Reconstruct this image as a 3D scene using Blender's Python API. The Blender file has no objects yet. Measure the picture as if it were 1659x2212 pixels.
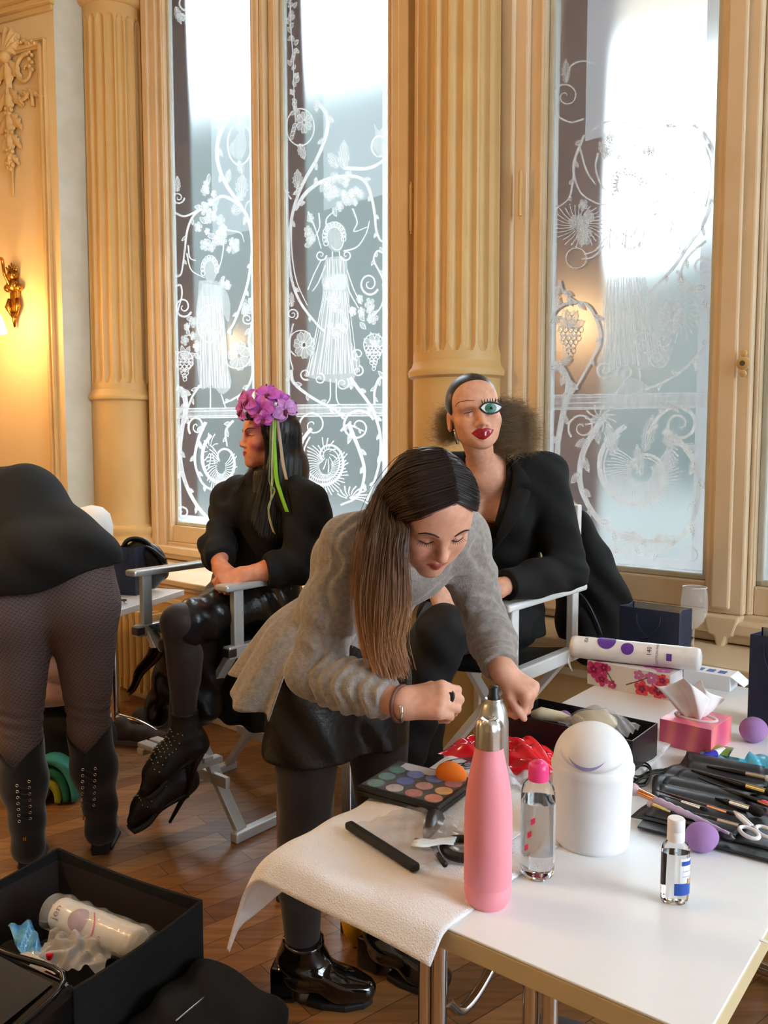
import bpy, bmesh, math, random
import numpy as np
from mathutils import Vector as V, Matrix, Euler, Quaternion
from mathutils.noise import noise as pnoise
random.seed(7); rng = np.random.default_rng(7)
SC = bpy.context.scene; COL = SC.collection
# ------------------------------------------------------------ camera, world, lights, exposure
F = 1790.0; PITCH = math.radians(4.5); CAMZ = 1.38
cam_d = bpy.data.cameras.new('camera'); cam = bpy.data.objects.new('camera', cam_d); COL.objects.link(cam)
cam.location = (0, 0, CAMZ); cam.rotation_euler = (math.pi/2 - PITCH, 0, 0)
cam_d.sensor_fit = 'VERTICAL'; cam_d.sensor_height = 24.0; cam_d.lens = 24.0*F/2212.0
cam_d.clip_start = 0.02; cam_d.clip_end = 200
SC.camera = cam
SC.view_settings.view_transform = 'Standard'; SC.view_settings.look = 'None'
SC.view_settings.gamma = 1.0; SC.view_settings.use_curve_mapping = False
SC.view_settings.exposure = 0.32
SC.cycles.use_denoising = True
SC.cycles.max_bounces = 9; SC.cycles.diffuse_bounces = 4; SC.cycles.glossy_bounces = 4
SC.cycles.transmission_bounces = 8; SC.cycles.transparent_max_bounces = 24
SC.cycles.sample_clamp_indirect = 6.0; SC.cycles.blur_glossy = 0.6
world = bpy.data.worlds.new('overcast_sky'); SC.world = world; world.use_nodes = True
_bg = world.node_tree.nodes['Background']; _bg.inputs['Color'].default_value = (0.76, 0.89, 1.0, 1); _bg.inputs['Strength'].default_value = 13.0
def point_lamp(name, loc, power, color, r=0.05):
    d = bpy.data.lights.new(name, 'POINT'); d.energy = power; d.color = color; d.shadow_soft_size = r
    o = bpy.data.objects.new(name, d); COL.objects.link(o); o.location = loc; return o
WARM = (1.0, 0.66, 0.32); SOFTWARM = (1.0, 0.76, 0.48)
SCONCE_A = (-2.285, 4.83, 2.14); SCONCE_B = (-2.33, 2.16, 2.34); CHAND = (-1.7, 1.5, 4.2)
point_lamp('sconce_lamp_light', SCONCE_A, 14, WARM, 0.06)
point_lamp('sconce_lamp_light_side', SCONCE_B, 95, WARM, 0.09)
point_lamp('chandelier_light', (CHAND[0], CHAND[1], CHAND[2]), 26, SOFTWARM, 0.35)

# ------------------------------------------------------------ geometry helpers
def ray(px, py):
    a = (px-829.5)/F; b = (1106-py)/F; c, s = math.cos(PITCH), math.sin(PITCH)
    return V((a, c+b*s, -s+b*c))
def atY(px, py, Y): d = ray(px, py); return V((0, 0, CAMZ)) + d*(Y/d.y)
def atz(px, py, z): d = ray(px, py); return V((0, 0, CAMZ)) + d*((z-CAMZ)/d.z)
WO = V((1.19, 2.95, 0)); WU = V((.754, -.657, 0)).normalized(); WN = V((-.657, -.754, 0)).normalized()
def Wl(s, o, z): return WO + WU*s + WN*o + V((0, 0, z))
def wall_sz(px, py, o=0.0):
    d = ray(px, py); c = V((0, 0, CAMZ)); t = ((WO+WN*o-c).dot(WN))/d.dot(WN); p = c+d*t
    return (p-WO).dot(WU), p.z
def frame(x, y, z, o=(0, 0, 0)):
    M = Matrix.Identity(4)
    for i, a in enumerate((V(x), V(y), V(z))):
        M[0][i], M[1][i], M[2][i] = a
    M[0][3], M[1][3], M[2][3] = V(o); return M
WALLM = frame(WU, WN, (0, 0, 1), WO)          # local x = along wall, y = into the room, z = up
def lin(c):
    c = c/255.0; return c/12.92 if c <= .04045 else ((c+.055)/1.055)**2.4
def C(r, g, b): return (lin(r), lin(g), lin(b), 1.0)

class G:
    """collects vertices and faces (world or local coordinates)"""
    def __init__(s): s.v = []; s.f = []; s.m = []; s.cm = 0
    def add(s, vs, fs):
        n = len(s.v); s.v.extend([tuple(p) for p in vs]); s.f.extend([tuple(i+n for i in f) for f in fs]); s.m.extend([s.cm]*len(fs)); return s
    def box(s, c, size, M=None):
        x, y, z = size[0]/2, size[1]/2, size[2]/2
        vs = [V((i*x, j*y, k*z)) for k in (-1, 1) for j in (-1, 1) for i in (-1, 1)]
        vs = [(V(c)+p) for p in vs]
        if M is not None: vs = [M @ p for p in vs]
        return s.add(vs, [(0, 2, 3, 1), (4, 5, 7, 6), (0, 1, 5, 4), (2, 6, 7, 3), (0, 4, 6, 2), (1, 3, 7, 5)])
    def bx(s, a, b, M=None):
        return s.box([(a[i]+b[i])/2 for i in range(3)], [abs(b[i]-a[i]) for i in range(3)], M)
    def rod(s, p, q, w, h, up=(0, 0, 1)):
        p, q = V(p), V(q); d = (q-p); L = d.length; d.normalize(); x = d.cross(V(up))
        if x.length < 1e-5: x = d.cross(V((1, 0, 0)))
        x.normalize(); z = x.cross(d); return s.box((0, L/2, 0), (w, L, h), frame(x, d, z, p))
    def tube(s, pts, r, n=10, closed=False, caps=True, flat=None):
        P = [V(p) for p in pts]; k = len(P); R = r if hasattr(r, '__len__') else [r]*k
        up = None; rings = []
        for i in range(k):
            if closed: t = P[(i+1) % k]-P[i-1]
            else: t = P[min(i+1, k-1)]-P[max(i-1, 0)]
            if t.length < 1e-9: t = V((0, 0, 1))
            t.normalize()
            if up is None:
                up = V((0, 0, 1)) if abs(t.z) < .9 else V((1, 0, 0))
                if flat is not None: up = V(flat)
            x = t.cross(up)
            if x.length < 1e-6: x = t.cross(V((.3, .9, .1)))
            x.normalize(); y = x.cross(t); up = y
            ry = 1.0
            rings.append([P[i]+(x*math.cos(a)+y*math.sin(a))*R[i] for a in (2*math.pi*j/n for j in range(n))])
        vs = [p for q in rings for p in q]; fs = []
        for i in range(k if closed else k-1):
            i2 = (i+1) % k
            for j in range(n): fs.append((i*n+j, i*n+(j+1) % n, i2*n+(j+1) % n, i2*n+j))
        if caps and not closed:
            fs.append(tuple(range(n-1, -1, -1))); fs.append(tuple((k-1)*n+j for j in range(n)))
        return s.add(vs, fs)
    def lathe(s, prof, n=32, M=None, ang=2*math.pi):
        vs = []; fs = []; full = abs(ang-2*math.pi) < 1e-6; nn = n if full else n+1
        for r, z in prof:
            for j in range(nn):
                a = ang*j/n; vs.append(V((r*math.cos(a), r*math.sin(a), z)))
        for i in range(len(prof)-1):
            for j in range(n):
                j2 = (j+1) % nn
                fs.append((i*nn+j, i*nn+j2, (i+1)*nn+j2, (i+1)*nn+j))
        if full and prof[0][0] > 1e-6: fs.append(tuple(range(nn-1, -1, -1)))
        if full and prof[-1][0] > 1e-6: fs.append(tuple((len(prof)-1)*nn+j for j in range(nn)))
        if M is not None: vs = [M @ p for p in vs]
        return s.add(vs, fs)
    def ball(s, c, r, n=16, m=10, M=None):
        r = r if hasattr(r, '__len__') else (r, r, r)
        vs = [V((0, 0, -1))]; fs = []
        for i in range(1, m):
            t = math.pi*i/m
            for j in range(n): a = 2*math.pi*j/n; vs.append(V((math.sin(t)*math.cos(a), math.sin(t)*math.sin(a), -math.cos(t))))
        vs.append(V((0, 0, 1)))
        for j in range(n): fs.append((0, 1+(j+1) % n, 1+j))
        for i in range(m-2):
            for j in range(n): fs.append((1+i*n+j, 1+i*n+(j+1) % n, 1+(i+1)*n+(j+1) % n, 1+(i+1)*n+j))
        for j in range(n): fs.append((1+(m-2)*n+j, 1+(m-2)*n+(j+1) % n, len(vs)-1))
        vs = [V((p.x*r[0], p.y*r[1], p.z*r[2])) for p in vs]
        if M is not None: vs = [M.to_3x3() @ p for p in vs] if len(M) == 3 else [(M.to_3x3() @ p) for p in vs]
        return s.add([V(c)+p for p in vs], fs)
    def prism(s, poly, z0, z1, M=None):
        n = len(poly); vs = [V((x, y, z0)) for x, y in poly]+[V((x, y, z1)) for x, y in poly]
        if M is not None: vs = [M @ p for p in vs]
        fs = [tuple(range(n-1, -1, -1)), tuple(range(n, 2*n))]+[(i, (i+1) % n, n+(i+1) % n, n+i) for i in range(n)]
        return s.add(vs, fs)
    def grid(s, fn, nu, nv, wrap_u=False):
        vs = [V(fn(i/(nu-1) if not wrap_u else i/nu, j/(nv-1))) for j in range(nv) for i in range(nu)]; fs = []
        for j in range(nv-1):
            for i in range(nu if wrap_u else nu-1):
                i2 = (i+1) % nu; fs.append((j*nu+i, j*nu+i2, (j+1)*nu+i2, (j+1)*nu+i))
        return s.add(vs, fs)
    def text(s, body, size, M, extrude=0.0):
        c = bpy.data.curves.new('t', 'FONT'); c.body = body; c.size = size; c.align_x = 'CENTER'; c.align_y = 'CENTER'; c.resolution_u = 3
        o = bpy.data.objects.new('t', c); COL.objects.link(o); bpy.context.view_layer.update()
        me = bpy.data.meshes.new_from_object(o.evaluated_get(bpy.context.evaluated_depsgraph_get()))
        vs = [M @ v.co for v in me.vertices]; fs = [tuple(p.vertices) for p in me.polygons]
        bpy.data.objects.remove(o); bpy.data.curves.remove(c); bpy.data.meshes.remove(me)
        return s.add(vs, fs)

WM = {}
def empty(name, loc=(0, 0, 0), rz=0.0):
    o = bpy.data.objects.new(name, None); COL.objects.link(o); o.location = loc; o.rotation_euler = (0, 0, rz)
    o.empty_display_size = .05
    WM[o] = Matrix.Translation(V(loc)) @ Matrix.Rotation(rz, 4, 'Z'); return o
def tag(o, label=None, cat=None, group=None, kind=None):
    if label: o['label'] = label
    if cat: o['category'] = cat
    if group: o['group'] = group
    if kind: o['kind'] = kind
    return o
def thing(name, label, cat, loc=(0, 0, 0), rz=0.0, group=None): return tag(empty(name, loc, rz), label, cat, group)
def obj(name, g, mat, parent=None, smooth=False, bevel=0, local=False, solid=0, sub=0, auto=None, base=None, label=None, segs=2):
    """link one mesh object; g holds world coordinates unless local=True"""
    me = bpy.data.meshes.new(name); vs = g.v
    Mw = WM[parent] if parent is not None else Matrix.Identity(4)
    if base is not None: Mw = Mw @ Matrix.Translation(V(base)) if local else Matrix.Translation(V(base))
    if not local: inv = Mw.inverted(); vs = [tuple(inv @ V(p)) for p in vs]
    me.from_pydata(vs, [], g.f); me.update()
    o = bpy.data.objects.new(name, me); COL.objects.link(o)
    if parent is not None: o.parent = parent
    if base is not None and parent is None: o.location = base
    WM[o] = Mw if (parent is not None or base is not None) else Matrix.Identity(4)
    if isinstance(mat, str): mat = MAT[mat]
    mats = mat if isinstance(mat, (list, tuple)) else [mat]
    for m in mats: me.materials.append(MAT[m] if isinstance(m, str) else m)
    if len(mats) > 1: me.polygons.foreach_set('material_index', g.m)
    if smooth: me.polygons.foreach_set('use_smooth', [True]*len(me.polygons))
    if auto is not None:
        me.polygons.foreach_set('use_smooth', [True]*len(me.polygons))
        try: me.set_sharp_from_angle(angle=math.radians(auto))
        except Exception: pass
    bm = bmesh.new(); bm.from_mesh(me); bmesh.ops.recalc_face_normals(bm, faces=bm.faces); bm.to_mesh(me); bm.free()
    if solid: m = o.modifiers.new('solid', 'SOLIDIFY'); m.thickness = solid; m.offset = 0
    if sub: m = o.modifiers.new('sub', 'SUBSURF'); m.levels = sub; m.render_levels = sub
    if bevel: m = o.modifiers.new('bevel', 'BEVEL'); m.width = bevel; m.segments = segs; m.limit_method = 'ANGLE'; m.angle_limit = math.radians(40); m.harden_normals = False
    if label: o['label'] = label
    return o
def setcol(o, cols, name='Col'):
    a = o.data.color_attributes.new(name, 'FLOAT_COLOR', 'POINT'); a.data.foreach_set('color', np.asarray(cols, dtype=np.float32).ravel())
def copy_tree(o, parent=None):
    c = o.copy(); COL.objects.link(c); c.parent = parent
    for ch in list(o.children): copy_tree(ch, c)
    return c
def catmull(pts, n=8):
    P = [V(p) for p in pts]; Q = [P[0]*2-P[1]]+P+[P[-1]*2-P[-2]]; out = []
    for i in range(1, len(Q)-2):
        a, b, c, d = Q[i-1], Q[i], Q[i+1], Q[i+2]
        for k in range(n):
            t = k/n; out.append(.5*((2*b)+(c-a)*t+(2*a-5*b+4*c-d)*t*t+(3*b-a-3*c+d)*t**3))
    out.append(P[-1]); return out

# ------------------------------------------------------------ materials
MAT = {}
def mat(name, col, rough=.5, metal=0.0, col2=None, nscale=8.0, bump=0.0, bscale=60.0, trans=0.0, ior=1.45, sheen=0.0, coat=0.0, spec=.5,
        emit=None, estr=0.0, vcol=False, alpha=1.0, sss=0.0, detail=4.0, stretch=None):
    m = bpy.data.materials.new(name); m.use_nodes = True; nt = m.node_tree; b = nt.nodes['Principled BSDF']
    N = nt.nodes.new; L = nt.links.new
    b.inputs['Roughness'].default_value = rough; b.inputs['Metallic'].default_value = metal
    b.inputs['Specular IOR Level'].default_value = spec; b.inputs['IOR'].default_value = ior
    b.inputs['Transmission Weight'].default_value = trans; b.inputs['Alpha'].default_value = alpha
    b.inputs['Coat Weight'].default_value = coat; b.inputs['Coat Roughness'].default_value = .08
    if sheen: b.inputs['Sheen Weight'].default_value = sheen; b.inputs['Sheen Roughness'].default_value = .5
    if sss: b.inputs['Subsurface Weight'].default_value = sss; b.inputs['Subsurface Radius'].default_value = (.012, .005, .003); b.inputs['Subsurface Scale'].default_value = 1.0
    tc = N('ShaderNodeTexCoord'); src = tc.outputs['Object']
    if stretch: mp = N('ShaderNodeMapping'); mp.inputs['Scale'].default_value = stretch; L(src, mp.inputs['Vector']); src = mp.outputs['Vector']
    no = N('ShaderNodeTexNoise'); no.inputs['Scale'].default_value = nscale; no.inputs['Detail'].default_value = detail; L(src, no.inputs['Vector'])
    if col2 is None: col2 = tuple(min(1, c*.9) for c in col[:3])+(1,)
    if vcol:
        a = N('ShaderNodeAttribute'); a.attribute_name = 'Col'; mx = N('ShaderNodeMix'); mx.data_type = 'RGBA'; mx.blend_type = 'MULTIPLY'
        rp = N('ShaderNodeValToRGB'); rp.color_ramp.elements[0].position = .35; rp.color_ramp.elements[0].color = (.86, .86, .86, 1); rp.color_ramp.elements[1].position = .65; L(no.outputs['Fac'], rp.inputs['Fac'])
        mx.inputs[0].default_value = 1.0; L(a.outputs['Color'], mx.inputs[6]); L(rp.outputs['Color'], mx.inputs[7]); L(mx.outputs[2], b.inputs['Base Color'])
    else:
        rp = N('ShaderNodeValToRGB'); rp.color_ramp.elements[0].position = .35; rp.color_ramp.elements[0].color = col2; rp.color_ramp.elements[1].position = .65; rp.color_ramp.elements[1].color = col
        L(no.outputs['Fac'], rp.inputs['Fac']); L(rp.outputs['Color'], b.inputs['Base Color'])
    if bump:
        nb = N('ShaderNodeTexNoise'); nb.inputs['Scale'].default_value = bscale; nb.inputs['Detail'].default_value = 3; L(src, nb.inputs['Vector'])
        bp = N('ShaderNodeBump'); bp.inputs['Strength'].default_value = bump; bp.inputs['Distance'].default_value = .004; L(nb.outputs['Fac'], bp.inputs['Height']); L(bp.outputs['Normal'], b.inputs['Normal'])
    if emit: b.inputs['Emission Color'].default_value = emit; b.inputs['Emission Strength'].default_value = estr
    MAT[name] = m; return m

mat('plaster', C(212, 176, 118), .5, col2=C(202, 166, 108), nscale=2.5, bump=.06, bscale=30)
mat('panel_plaster', C(226, 198, 150), .6, col2=C(220, 190, 140), nscale=2, bump=.04, bscale=25)
mat('cream_wood', C(222, 198, 164), .36, col2=C(214, 190, 154), nscale=5, bump=.03, bscale=40)
mat('ceiling_paint', C(226, 226, 222), .8)
mat('window_lit_grey', C(200, 198, 184), .45, col2=C(190, 188, 172))  # grey cast of window light put into the colour of return wall and beads
mat('room_wall', C(214, 208, 196), .7)
mat('brass', C(190, 140, 60), .28, 1.0, col2=C(120, 80, 30), nscale=20)
mat('chrome', C(210, 210, 212), .12, 1.0)
mat('alu', C(200, 202, 206), .3, 1.0, nscale=40)
mat('steel_dark', C(90, 90, 92), .35, .9)
mat('dark_brick', C(74, 50, 46), .9, col2=C(50, 36, 36), nscale=14)
mat('etch_seal', C(230, 232, 232), .6)
def m_floor():
    m = bpy.data.materials.new('parquet'); m.use_nodes = True; nt = m.node_tree; b = nt.nodes['Principled BSDF']; N = nt.nodes.new; L = nt.links.new
    tc = N('ShaderNodeTexCoord'); mp = N('ShaderNodeMapping'); mp.inputs['Rotation'].default_value = (0, 0, math.radians(-38)); L(tc.outputs['Object'], mp.inputs['Vector'])
    br = N('ShaderNodeTexBrick'); br.inputs['Scale'].default_value = 1.0; br.inputs['Brick Width'].default_value = .52; br.inputs['Row Height'].default_value = .085
    br.inputs['Mortar Size'].default_value = .0012; br.inputs['Color1'].default_value = C(164, 116, 70); br.inputs['Color2'].default_value = C(122, 80, 46); br.inputs['Mortar'].default_value = C(50, 30, 18)
    br.offset = .5; br.inputs['Bias'].default_value = 0.0; L(mp.outputs['Vector'], br.inputs['Vector'])
    mp2 = N('ShaderNodeMapping'); mp2.inputs['Rotation'].default_value = (0, 0, math.radians(-38)); mp2.inputs['Scale'].default_value = (3, 45, 1); L(tc.outputs['Object'], mp2.inputs['Vector'])
    no = N('ShaderNodeTexNoise'); no.inputs['Scale'].default_value = 1.2; no.inputs['Detail'].default_value = 6; L(mp2.outputs['Vector'], no.inputs['Vector'])
    rp = N('ShaderNodeValToRGB'); rp.color_ramp.elements[0].position = .3; rp.color_ramp.elements[0].color = (.62, .58, .55, 1); rp.color_ramp.elements[1].position = .7; rp.color_ramp.elements[1].color = (1.1, 1.1, 1.1, 1); L(no.outputs['Fac'], rp.inputs['Fac'])
    mx = N('ShaderNodeMix'); mx.data_type = 'RGBA'; mx.blend_type = 'MULTIPLY'; mx.inputs[0].default_value = 1; L(br.outputs['Color'], mx.inputs[6]); L(rp.outputs['Color'], mx.inputs[7])
    L(mx.outputs[2], b.inputs['Base Color']); b.inputs['Roughness'].default_value = .38
    bp = N('ShaderNodeBump'); bp.inputs['Strength'].default_value = .15; bp.inputs['Distance'].default_value = .002; L(br.outputs['Fac'], bp.inputs['Height']); bp.invert = True; L(bp.outputs['Normal'], b.inputs['Normal'])
    MAT['parquet'] = m
m_floor()
def m_glass():
    m = bpy.data.materials.new('frosted_glass'); m.use_nodes = True; nt = m.node_tree; nt.nodes.remove(nt.nodes['Principled BSDF']); N = nt.nodes.new; L = nt.links.new
    out = nt.nodes['Material Output']
    rf = N('ShaderNodeBsdfRefraction'); rf.inputs['Roughness'].default_value = .29; rf.inputs['IOR'].default_value = 1.42; rf.inputs['Color'].default_value = (.93, .96, .95, 1)
    tr = N('ShaderNodeBsdfTranslucent'); tr.inputs['Color'].default_value = (.80, .86, .84, 1)
    tp = N('ShaderNodeBsdfTransparent'); tp.inputs['Color'].default_value = (.9, .95, .95, 1)
    gl = N('ShaderNodeBsdfGlossy'); gl.inputs['Roughness'].default_value = .22
    m1 = N('ShaderNodeMixShader'); m1.inputs[0].default_value = .02; L(rf.outputs[0], m1.inputs[1]); L(tr.outputs[0], m1.inputs[2])
    m2 = N('ShaderNodeMixShader'); m2.inputs[0].default_value = .02; L(m1.outputs[0], m2.inputs[1]); L(tp.outputs[0], m2.inputs[2])
    no = N('ShaderNodeTexNoise'); no.inputs['Scale'].default_value = 300.0; bp = N('ShaderNodeBump'); bp.inputs['Strength'].default_value = .03; bp.inputs['Distance'].default_value = .001; L(no.outputs['Fac'], bp.inputs['Height']); L(bp.outputs['Normal'], gl.inputs['Normal'])
    m3 = N('ShaderNodeMixShader'); m3.inputs[0].default_value = .10; L(m2.outputs[0], m3.inputs[1]); L(gl.outputs[0], m3.inputs[2]); L(m3.outputs[0], out.inputs['Surface'])
    MAT['frosted_glass'] = m
m_glass()
def m_etch(name, alpha):
    m = bpy.data.materials.new(name); m.use_nodes = True; nt = m.node_tree; nt.nodes.remove(nt.nodes['Principled BSDF']); N = nt.nodes.new; L = nt.links.new
    out = nt.nodes['Material Output']; tr = N('ShaderNodeBsdfTranslucent'); tr.inputs['Color'].default_value = (.95, .96, .96, 1); df = N('ShaderNodeBsdfDiffuse'); df.inputs['Color'].default_value = (.7, .7, .7, 1)
    m1 = N('ShaderNodeMixShader'); m1.inputs[0].default_value = .12; L(tr.outputs[0], m1.inputs[1]); L(df.outputs[0], m1.inputs[2])
    no = N('ShaderNodeTexNoise'); no.inputs['Scale'].default_value = 25.0; rp = N('ShaderNodeMapRange'); rp.inputs[1].default_value = .3; rp.inputs[2].default_value = .7; rp.inputs[3].default_value = alpha*.85; rp.inputs[4].default_value = min(1, alpha*1.15); L(no.outputs['Fac'], rp.inputs[0])
    tp = N('ShaderNodeBsdfTransparent'); m2 = N('ShaderNodeMixShader'); L(rp.outputs[0], m2.inputs[0]); L(tp.outputs[0], m2.inputs[1]); L(m1.outputs[0], m2.inputs[2]); L(m2.outputs[0], out.inputs['Surface'])
    MAT[name] = m
m_etch('etching', .84); m_etch('etching_soft', .36)
def m_border():
    m = bpy.data.materials.new('border_frost'); m.use_nodes = True; nt = m.node_tree; nt.nodes.remove(nt.nodes['Principled BSDF']); N = nt.nodes.new; L = nt.links.new
    tr = N('ShaderNodeBsdfTranslucent'); tp = N('ShaderNodeBsdfTransparent'); no = N('ShaderNodeTexNoise'); no.inputs['Scale'].default_value = 12; rp = N('ShaderNodeMapRange'); rp.inputs[3].default_value = .7; rp.inputs[4].default_value = .85; L(no.outputs['Fac'], rp.inputs[0]); tr.inputs['Color'].default_value = (.86, .9, .94, 1)
    mx = N('ShaderNodeMixShader'); L(rp.outputs[0], mx.inputs[0]); L(tp.outputs[0], mx.inputs[1]); L(tr.outputs[0], mx.inputs[2]); L(mx.outputs[0], nt.nodes['Material Output'].inputs['Surface']); MAT['border_frost'] = m
m_border()
# ------------------------------------------------------------ the room
PW = V((-1.91, 5.0, 0)); PU = V((-.92, .39, 0)).normalized(); PN = V((-.39, -.92, 0)).normalized()     # panel wall, going left from its right edge
PANELM = frame(-PU, PN, (0, 0, 1), PW)      # local x to the right (negative = left part), y into the room
ZC = 5.4
def struct(name, g, m, parent=None, **k):
    o = obj(name, g, m, parent, **k)
    if parent is None: o['kind'] = 'structure'
    return o
struct('floor', G().bx((-4.2, -4.2, -.05), (5.4, 7.0, 0)), 'parquet')
struct('ceiling', G().bx((-4.2, -4.2, ZC), (5.4, 7.0, ZC+.05)), 'ceiling_paint')
g = G(); a = PW+PU*.95                      # the left wall comes back towards the camera
g.bx((-2.80, -4.0, 0), (-2.62, 5.55, ZC)); mat('ochre_wall', C(176, 142, 96), .7); struct('wall_left', g, 'ochre_wall')
struct('wall_back', G().bx((-2.8, -4.0, 0), (4.9, -3.82, ZC)), 'room_wall')
g = G()
for q in ((-4.0, 0, -3.2, ZC), (1.0, 0, 1.4, ZC), (-3.2, 0, 1.0, .8), (-3.2, 4.6, 1.0, ZC)): g.bx((4.55, q[0], q[1]), (4.73, q[2], q[3]))
struct('wall_right', g, 'room_wall')
g = G()
for y in (-3.2, -1.8, -.4, 1.0): g.bx((4.56, y-.05, .8), (4.68, y+.05, 4.6))
for z in (.85, 4.55): g.bx((4.56, -3.2, z-.05), (4.68, 1.0, z+.05))
w4 = struct('added_fill_window', g, 'cream_wood', bevel=.01)  # added out of view, unglazed, so more cool daylight reaches the table
g = G(); g.bx((-.80, -.16, 0), (0, 0, ZC), PANELM)
struct('wall_panel', g, 'panel_plaster')
g = G(); q0 = PW; q1 = V((-1.785, 5.16, 0)); d = (q1-q0); d.z = 0; L = d.length; d.normalize(); nn = V((-d.y, d.x, 0))
if nn.dot(V((1, -.3, 0))) < 0: nn = -nn
g.bx((0, -.12, 0), (L, 0, ZC), frame(d, nn, (0, 0, 1), q0))
struct('wall_return', g, 'window_lit_grey')
# window wall: piers between the openings, all in wall coordinates (s along, o into the room, z)
W1 = (-3.36, -1.42); W2 = (-.82, .82); W3 = (1.30, 2.90); ZS = .80
g = G()
for a, b in ((-6.0, W1[0]), (W1[1], W2[0]), (W2[1], W3[0]), (W3[1], 4.6)): g.bx((a, -.22, 0), (b, .03, ZC), WALLM)
for a, b in (W1, W2, W3): g.bx((a, -.22, 0), (b, .03, ZS-.02), WALLM); g.bx((a, -.22, 4.75), (b, .03, ZC), WALLM)
struct('wall_window', g, 'plaster')
# dado (radiator box) under the windows with a moulded ledge
g = G(); g.bx((-3.45, .02, 0), (-1.30, .50, .64), WALLM); g.bx((-.86, .02, 0), (3.2, .36, .64), WALLM)
struct('wall_dado', g, 'plaster')
g = G()
for s0, s1, o in ((-3.45, -1.30, .50), (-.86, 3.2, .36)):
    g.bx((s0-.02, .02, .665), (s1+.02, o+.035, .695), WALLM); g.bx((s0-.01, .02, .64), (s1+.01, o+.015, .667), WALLM); g.bx((s0, .02, .0), (s1, o+.018, .11), WALLM)
    for k in range(max(1, int((s1-s0)/.75))):
        w = (s1-s0)/max(1, int((s1-s0)/.75)); x0 = s0+k*w+.07; x1 = s0+(k+1)*w-.07
        for q in ((x0, .17, x1, .20), (x0, .56, x1, .59), (x0, .17, x0+.03, .59), (x1-.03, .17, x1, .59)): g.bx((q[0], o-.005, q[1]), (q[2], o+.012, q[3]), WALLM)
struct('trim_1', g, 'cream_wood', bevel=.006)

# ------------------------------------------------------------ windows
ZT = 4.75
def window(name, w, panes, seed_open, sill):
    root = empty(name, Wl(w[0], 0, 0)); root['kind'] = 'structure'
    f = G(); f.bx((w[0]-.02, -.20, ZS-.04), (w[0]+.055, .07, ZT), WALLM); f.bx((w[1]-.055, -.20, ZS-.04), (w[1]+.02, .07, ZT), WALLM)
    f.bx((w[0]-.06, .02, ZS-.04), (w[0]+.0, .09, ZT), WALLM); f.bx((w[1], .02, ZS-.04), (w[1]+.06, .09, ZT), WALLM)
    f.bx((w[0], -.2, ZT-.1), (w[1], .07, ZT), WALLM); f.bx((w[0], -.2, ZS-.04), (w[1], .05, ZS), WALLM)
    obj('window_frame', f, 'cream_wood', root, bevel=.008)
    for i, (a, b) in enumerate(panes):
        st = G(); t = .055
        a0, b0 = seed_open[i]
        st.bx((a0, -.03, ZS), (a, .045, ZT-.1), WALLM); st.bx((b, -.03, ZS), (b0, .045, ZT-.1), WALLM)
        st.bx((a, -.03, ZS), (b, .04, .90), WALLM); st.bx((a, -.03, ZT-.2), (b, .04, ZT-.1), WALLM)
        st.bx((a-.02, .04, ZS), (a-.006, .052, ZT-.1), WALLM); st.bx((b+.006, .04, ZS), (b+.02, .052, ZT-.1), WALLM)
        s = obj('sash', st, 'cream_wood', root, bevel=.006)
        bd = G(); e = .022
        for q in ((a, .90, a+e, ZT-.2), (b-e, .90, b, ZT-.2), (a, .90, b, .90+e)): bd.bx((q[0], -.012, q[1]), (q[2], .018, q[3]), WALLM)
        obj('glazing_bead', bd, 'window_lit_grey', root, bevel=.005)
        pn = G(); pn.add([WALLM @ V(p) for p in ((a+.01, 0, .91), (b-.01, 0, .91), (b-.01, 0, ZT-.19), (a+.01, 0, ZT-.19))], [(0, 1, 2, 3)])
        obj('glass_pane', pn, 'frosted_glass', root)
        fb = G(); wb = .045
        for q in ((b-e-wb, .92, b-e, ZT-.21), (a+e, .92, a+e+wb*.4, ZT-.21), (a+e, .92, b-e, .92+wb)): fb.add([WALLM @ V(p) for p in ((q[0], .002, q[1]), (q[2], .002, q[1]), (q[2], .002, q[3]), (q[0], .002, q[3]))], [(0, 1, 2, 3)])
        obj('frosted_border', fb, 'border_frost', root)
    sg = G(); sg.bx((w[0]-.08, .0, ZS-.065), (w[1]+.08, .115, ZS-.02), WALLM); sg.bx((w[0]-.05, .0, ZS-.10), (w[1]+.05, .085, ZS-.065), WALLM)
    obj('window_sill', sg, sill, root, bevel=.008)
    return root
PA = (-3.262, -2.475); PB = (-2.275, -1.52); PC = (-.70, -.02); PD = (.145, .76)
win1 = window('window_1', W1, (PA, PB), ((W1[0]+.05, -2.375), (-2.375, W1[1]-.05)), 'cream_wood')
win2 = window('window_2', W2, (PC, PD), ((W2[0]+.05, .06), (.06, W2[1]-.05)), 'cream_wood')
win3 = window('window_3', W3, ((1.40, 2.05), (2.15, 2.80)), ((1.35, 2.10), (2.10, 2.85)), 'cream_wood')
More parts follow.
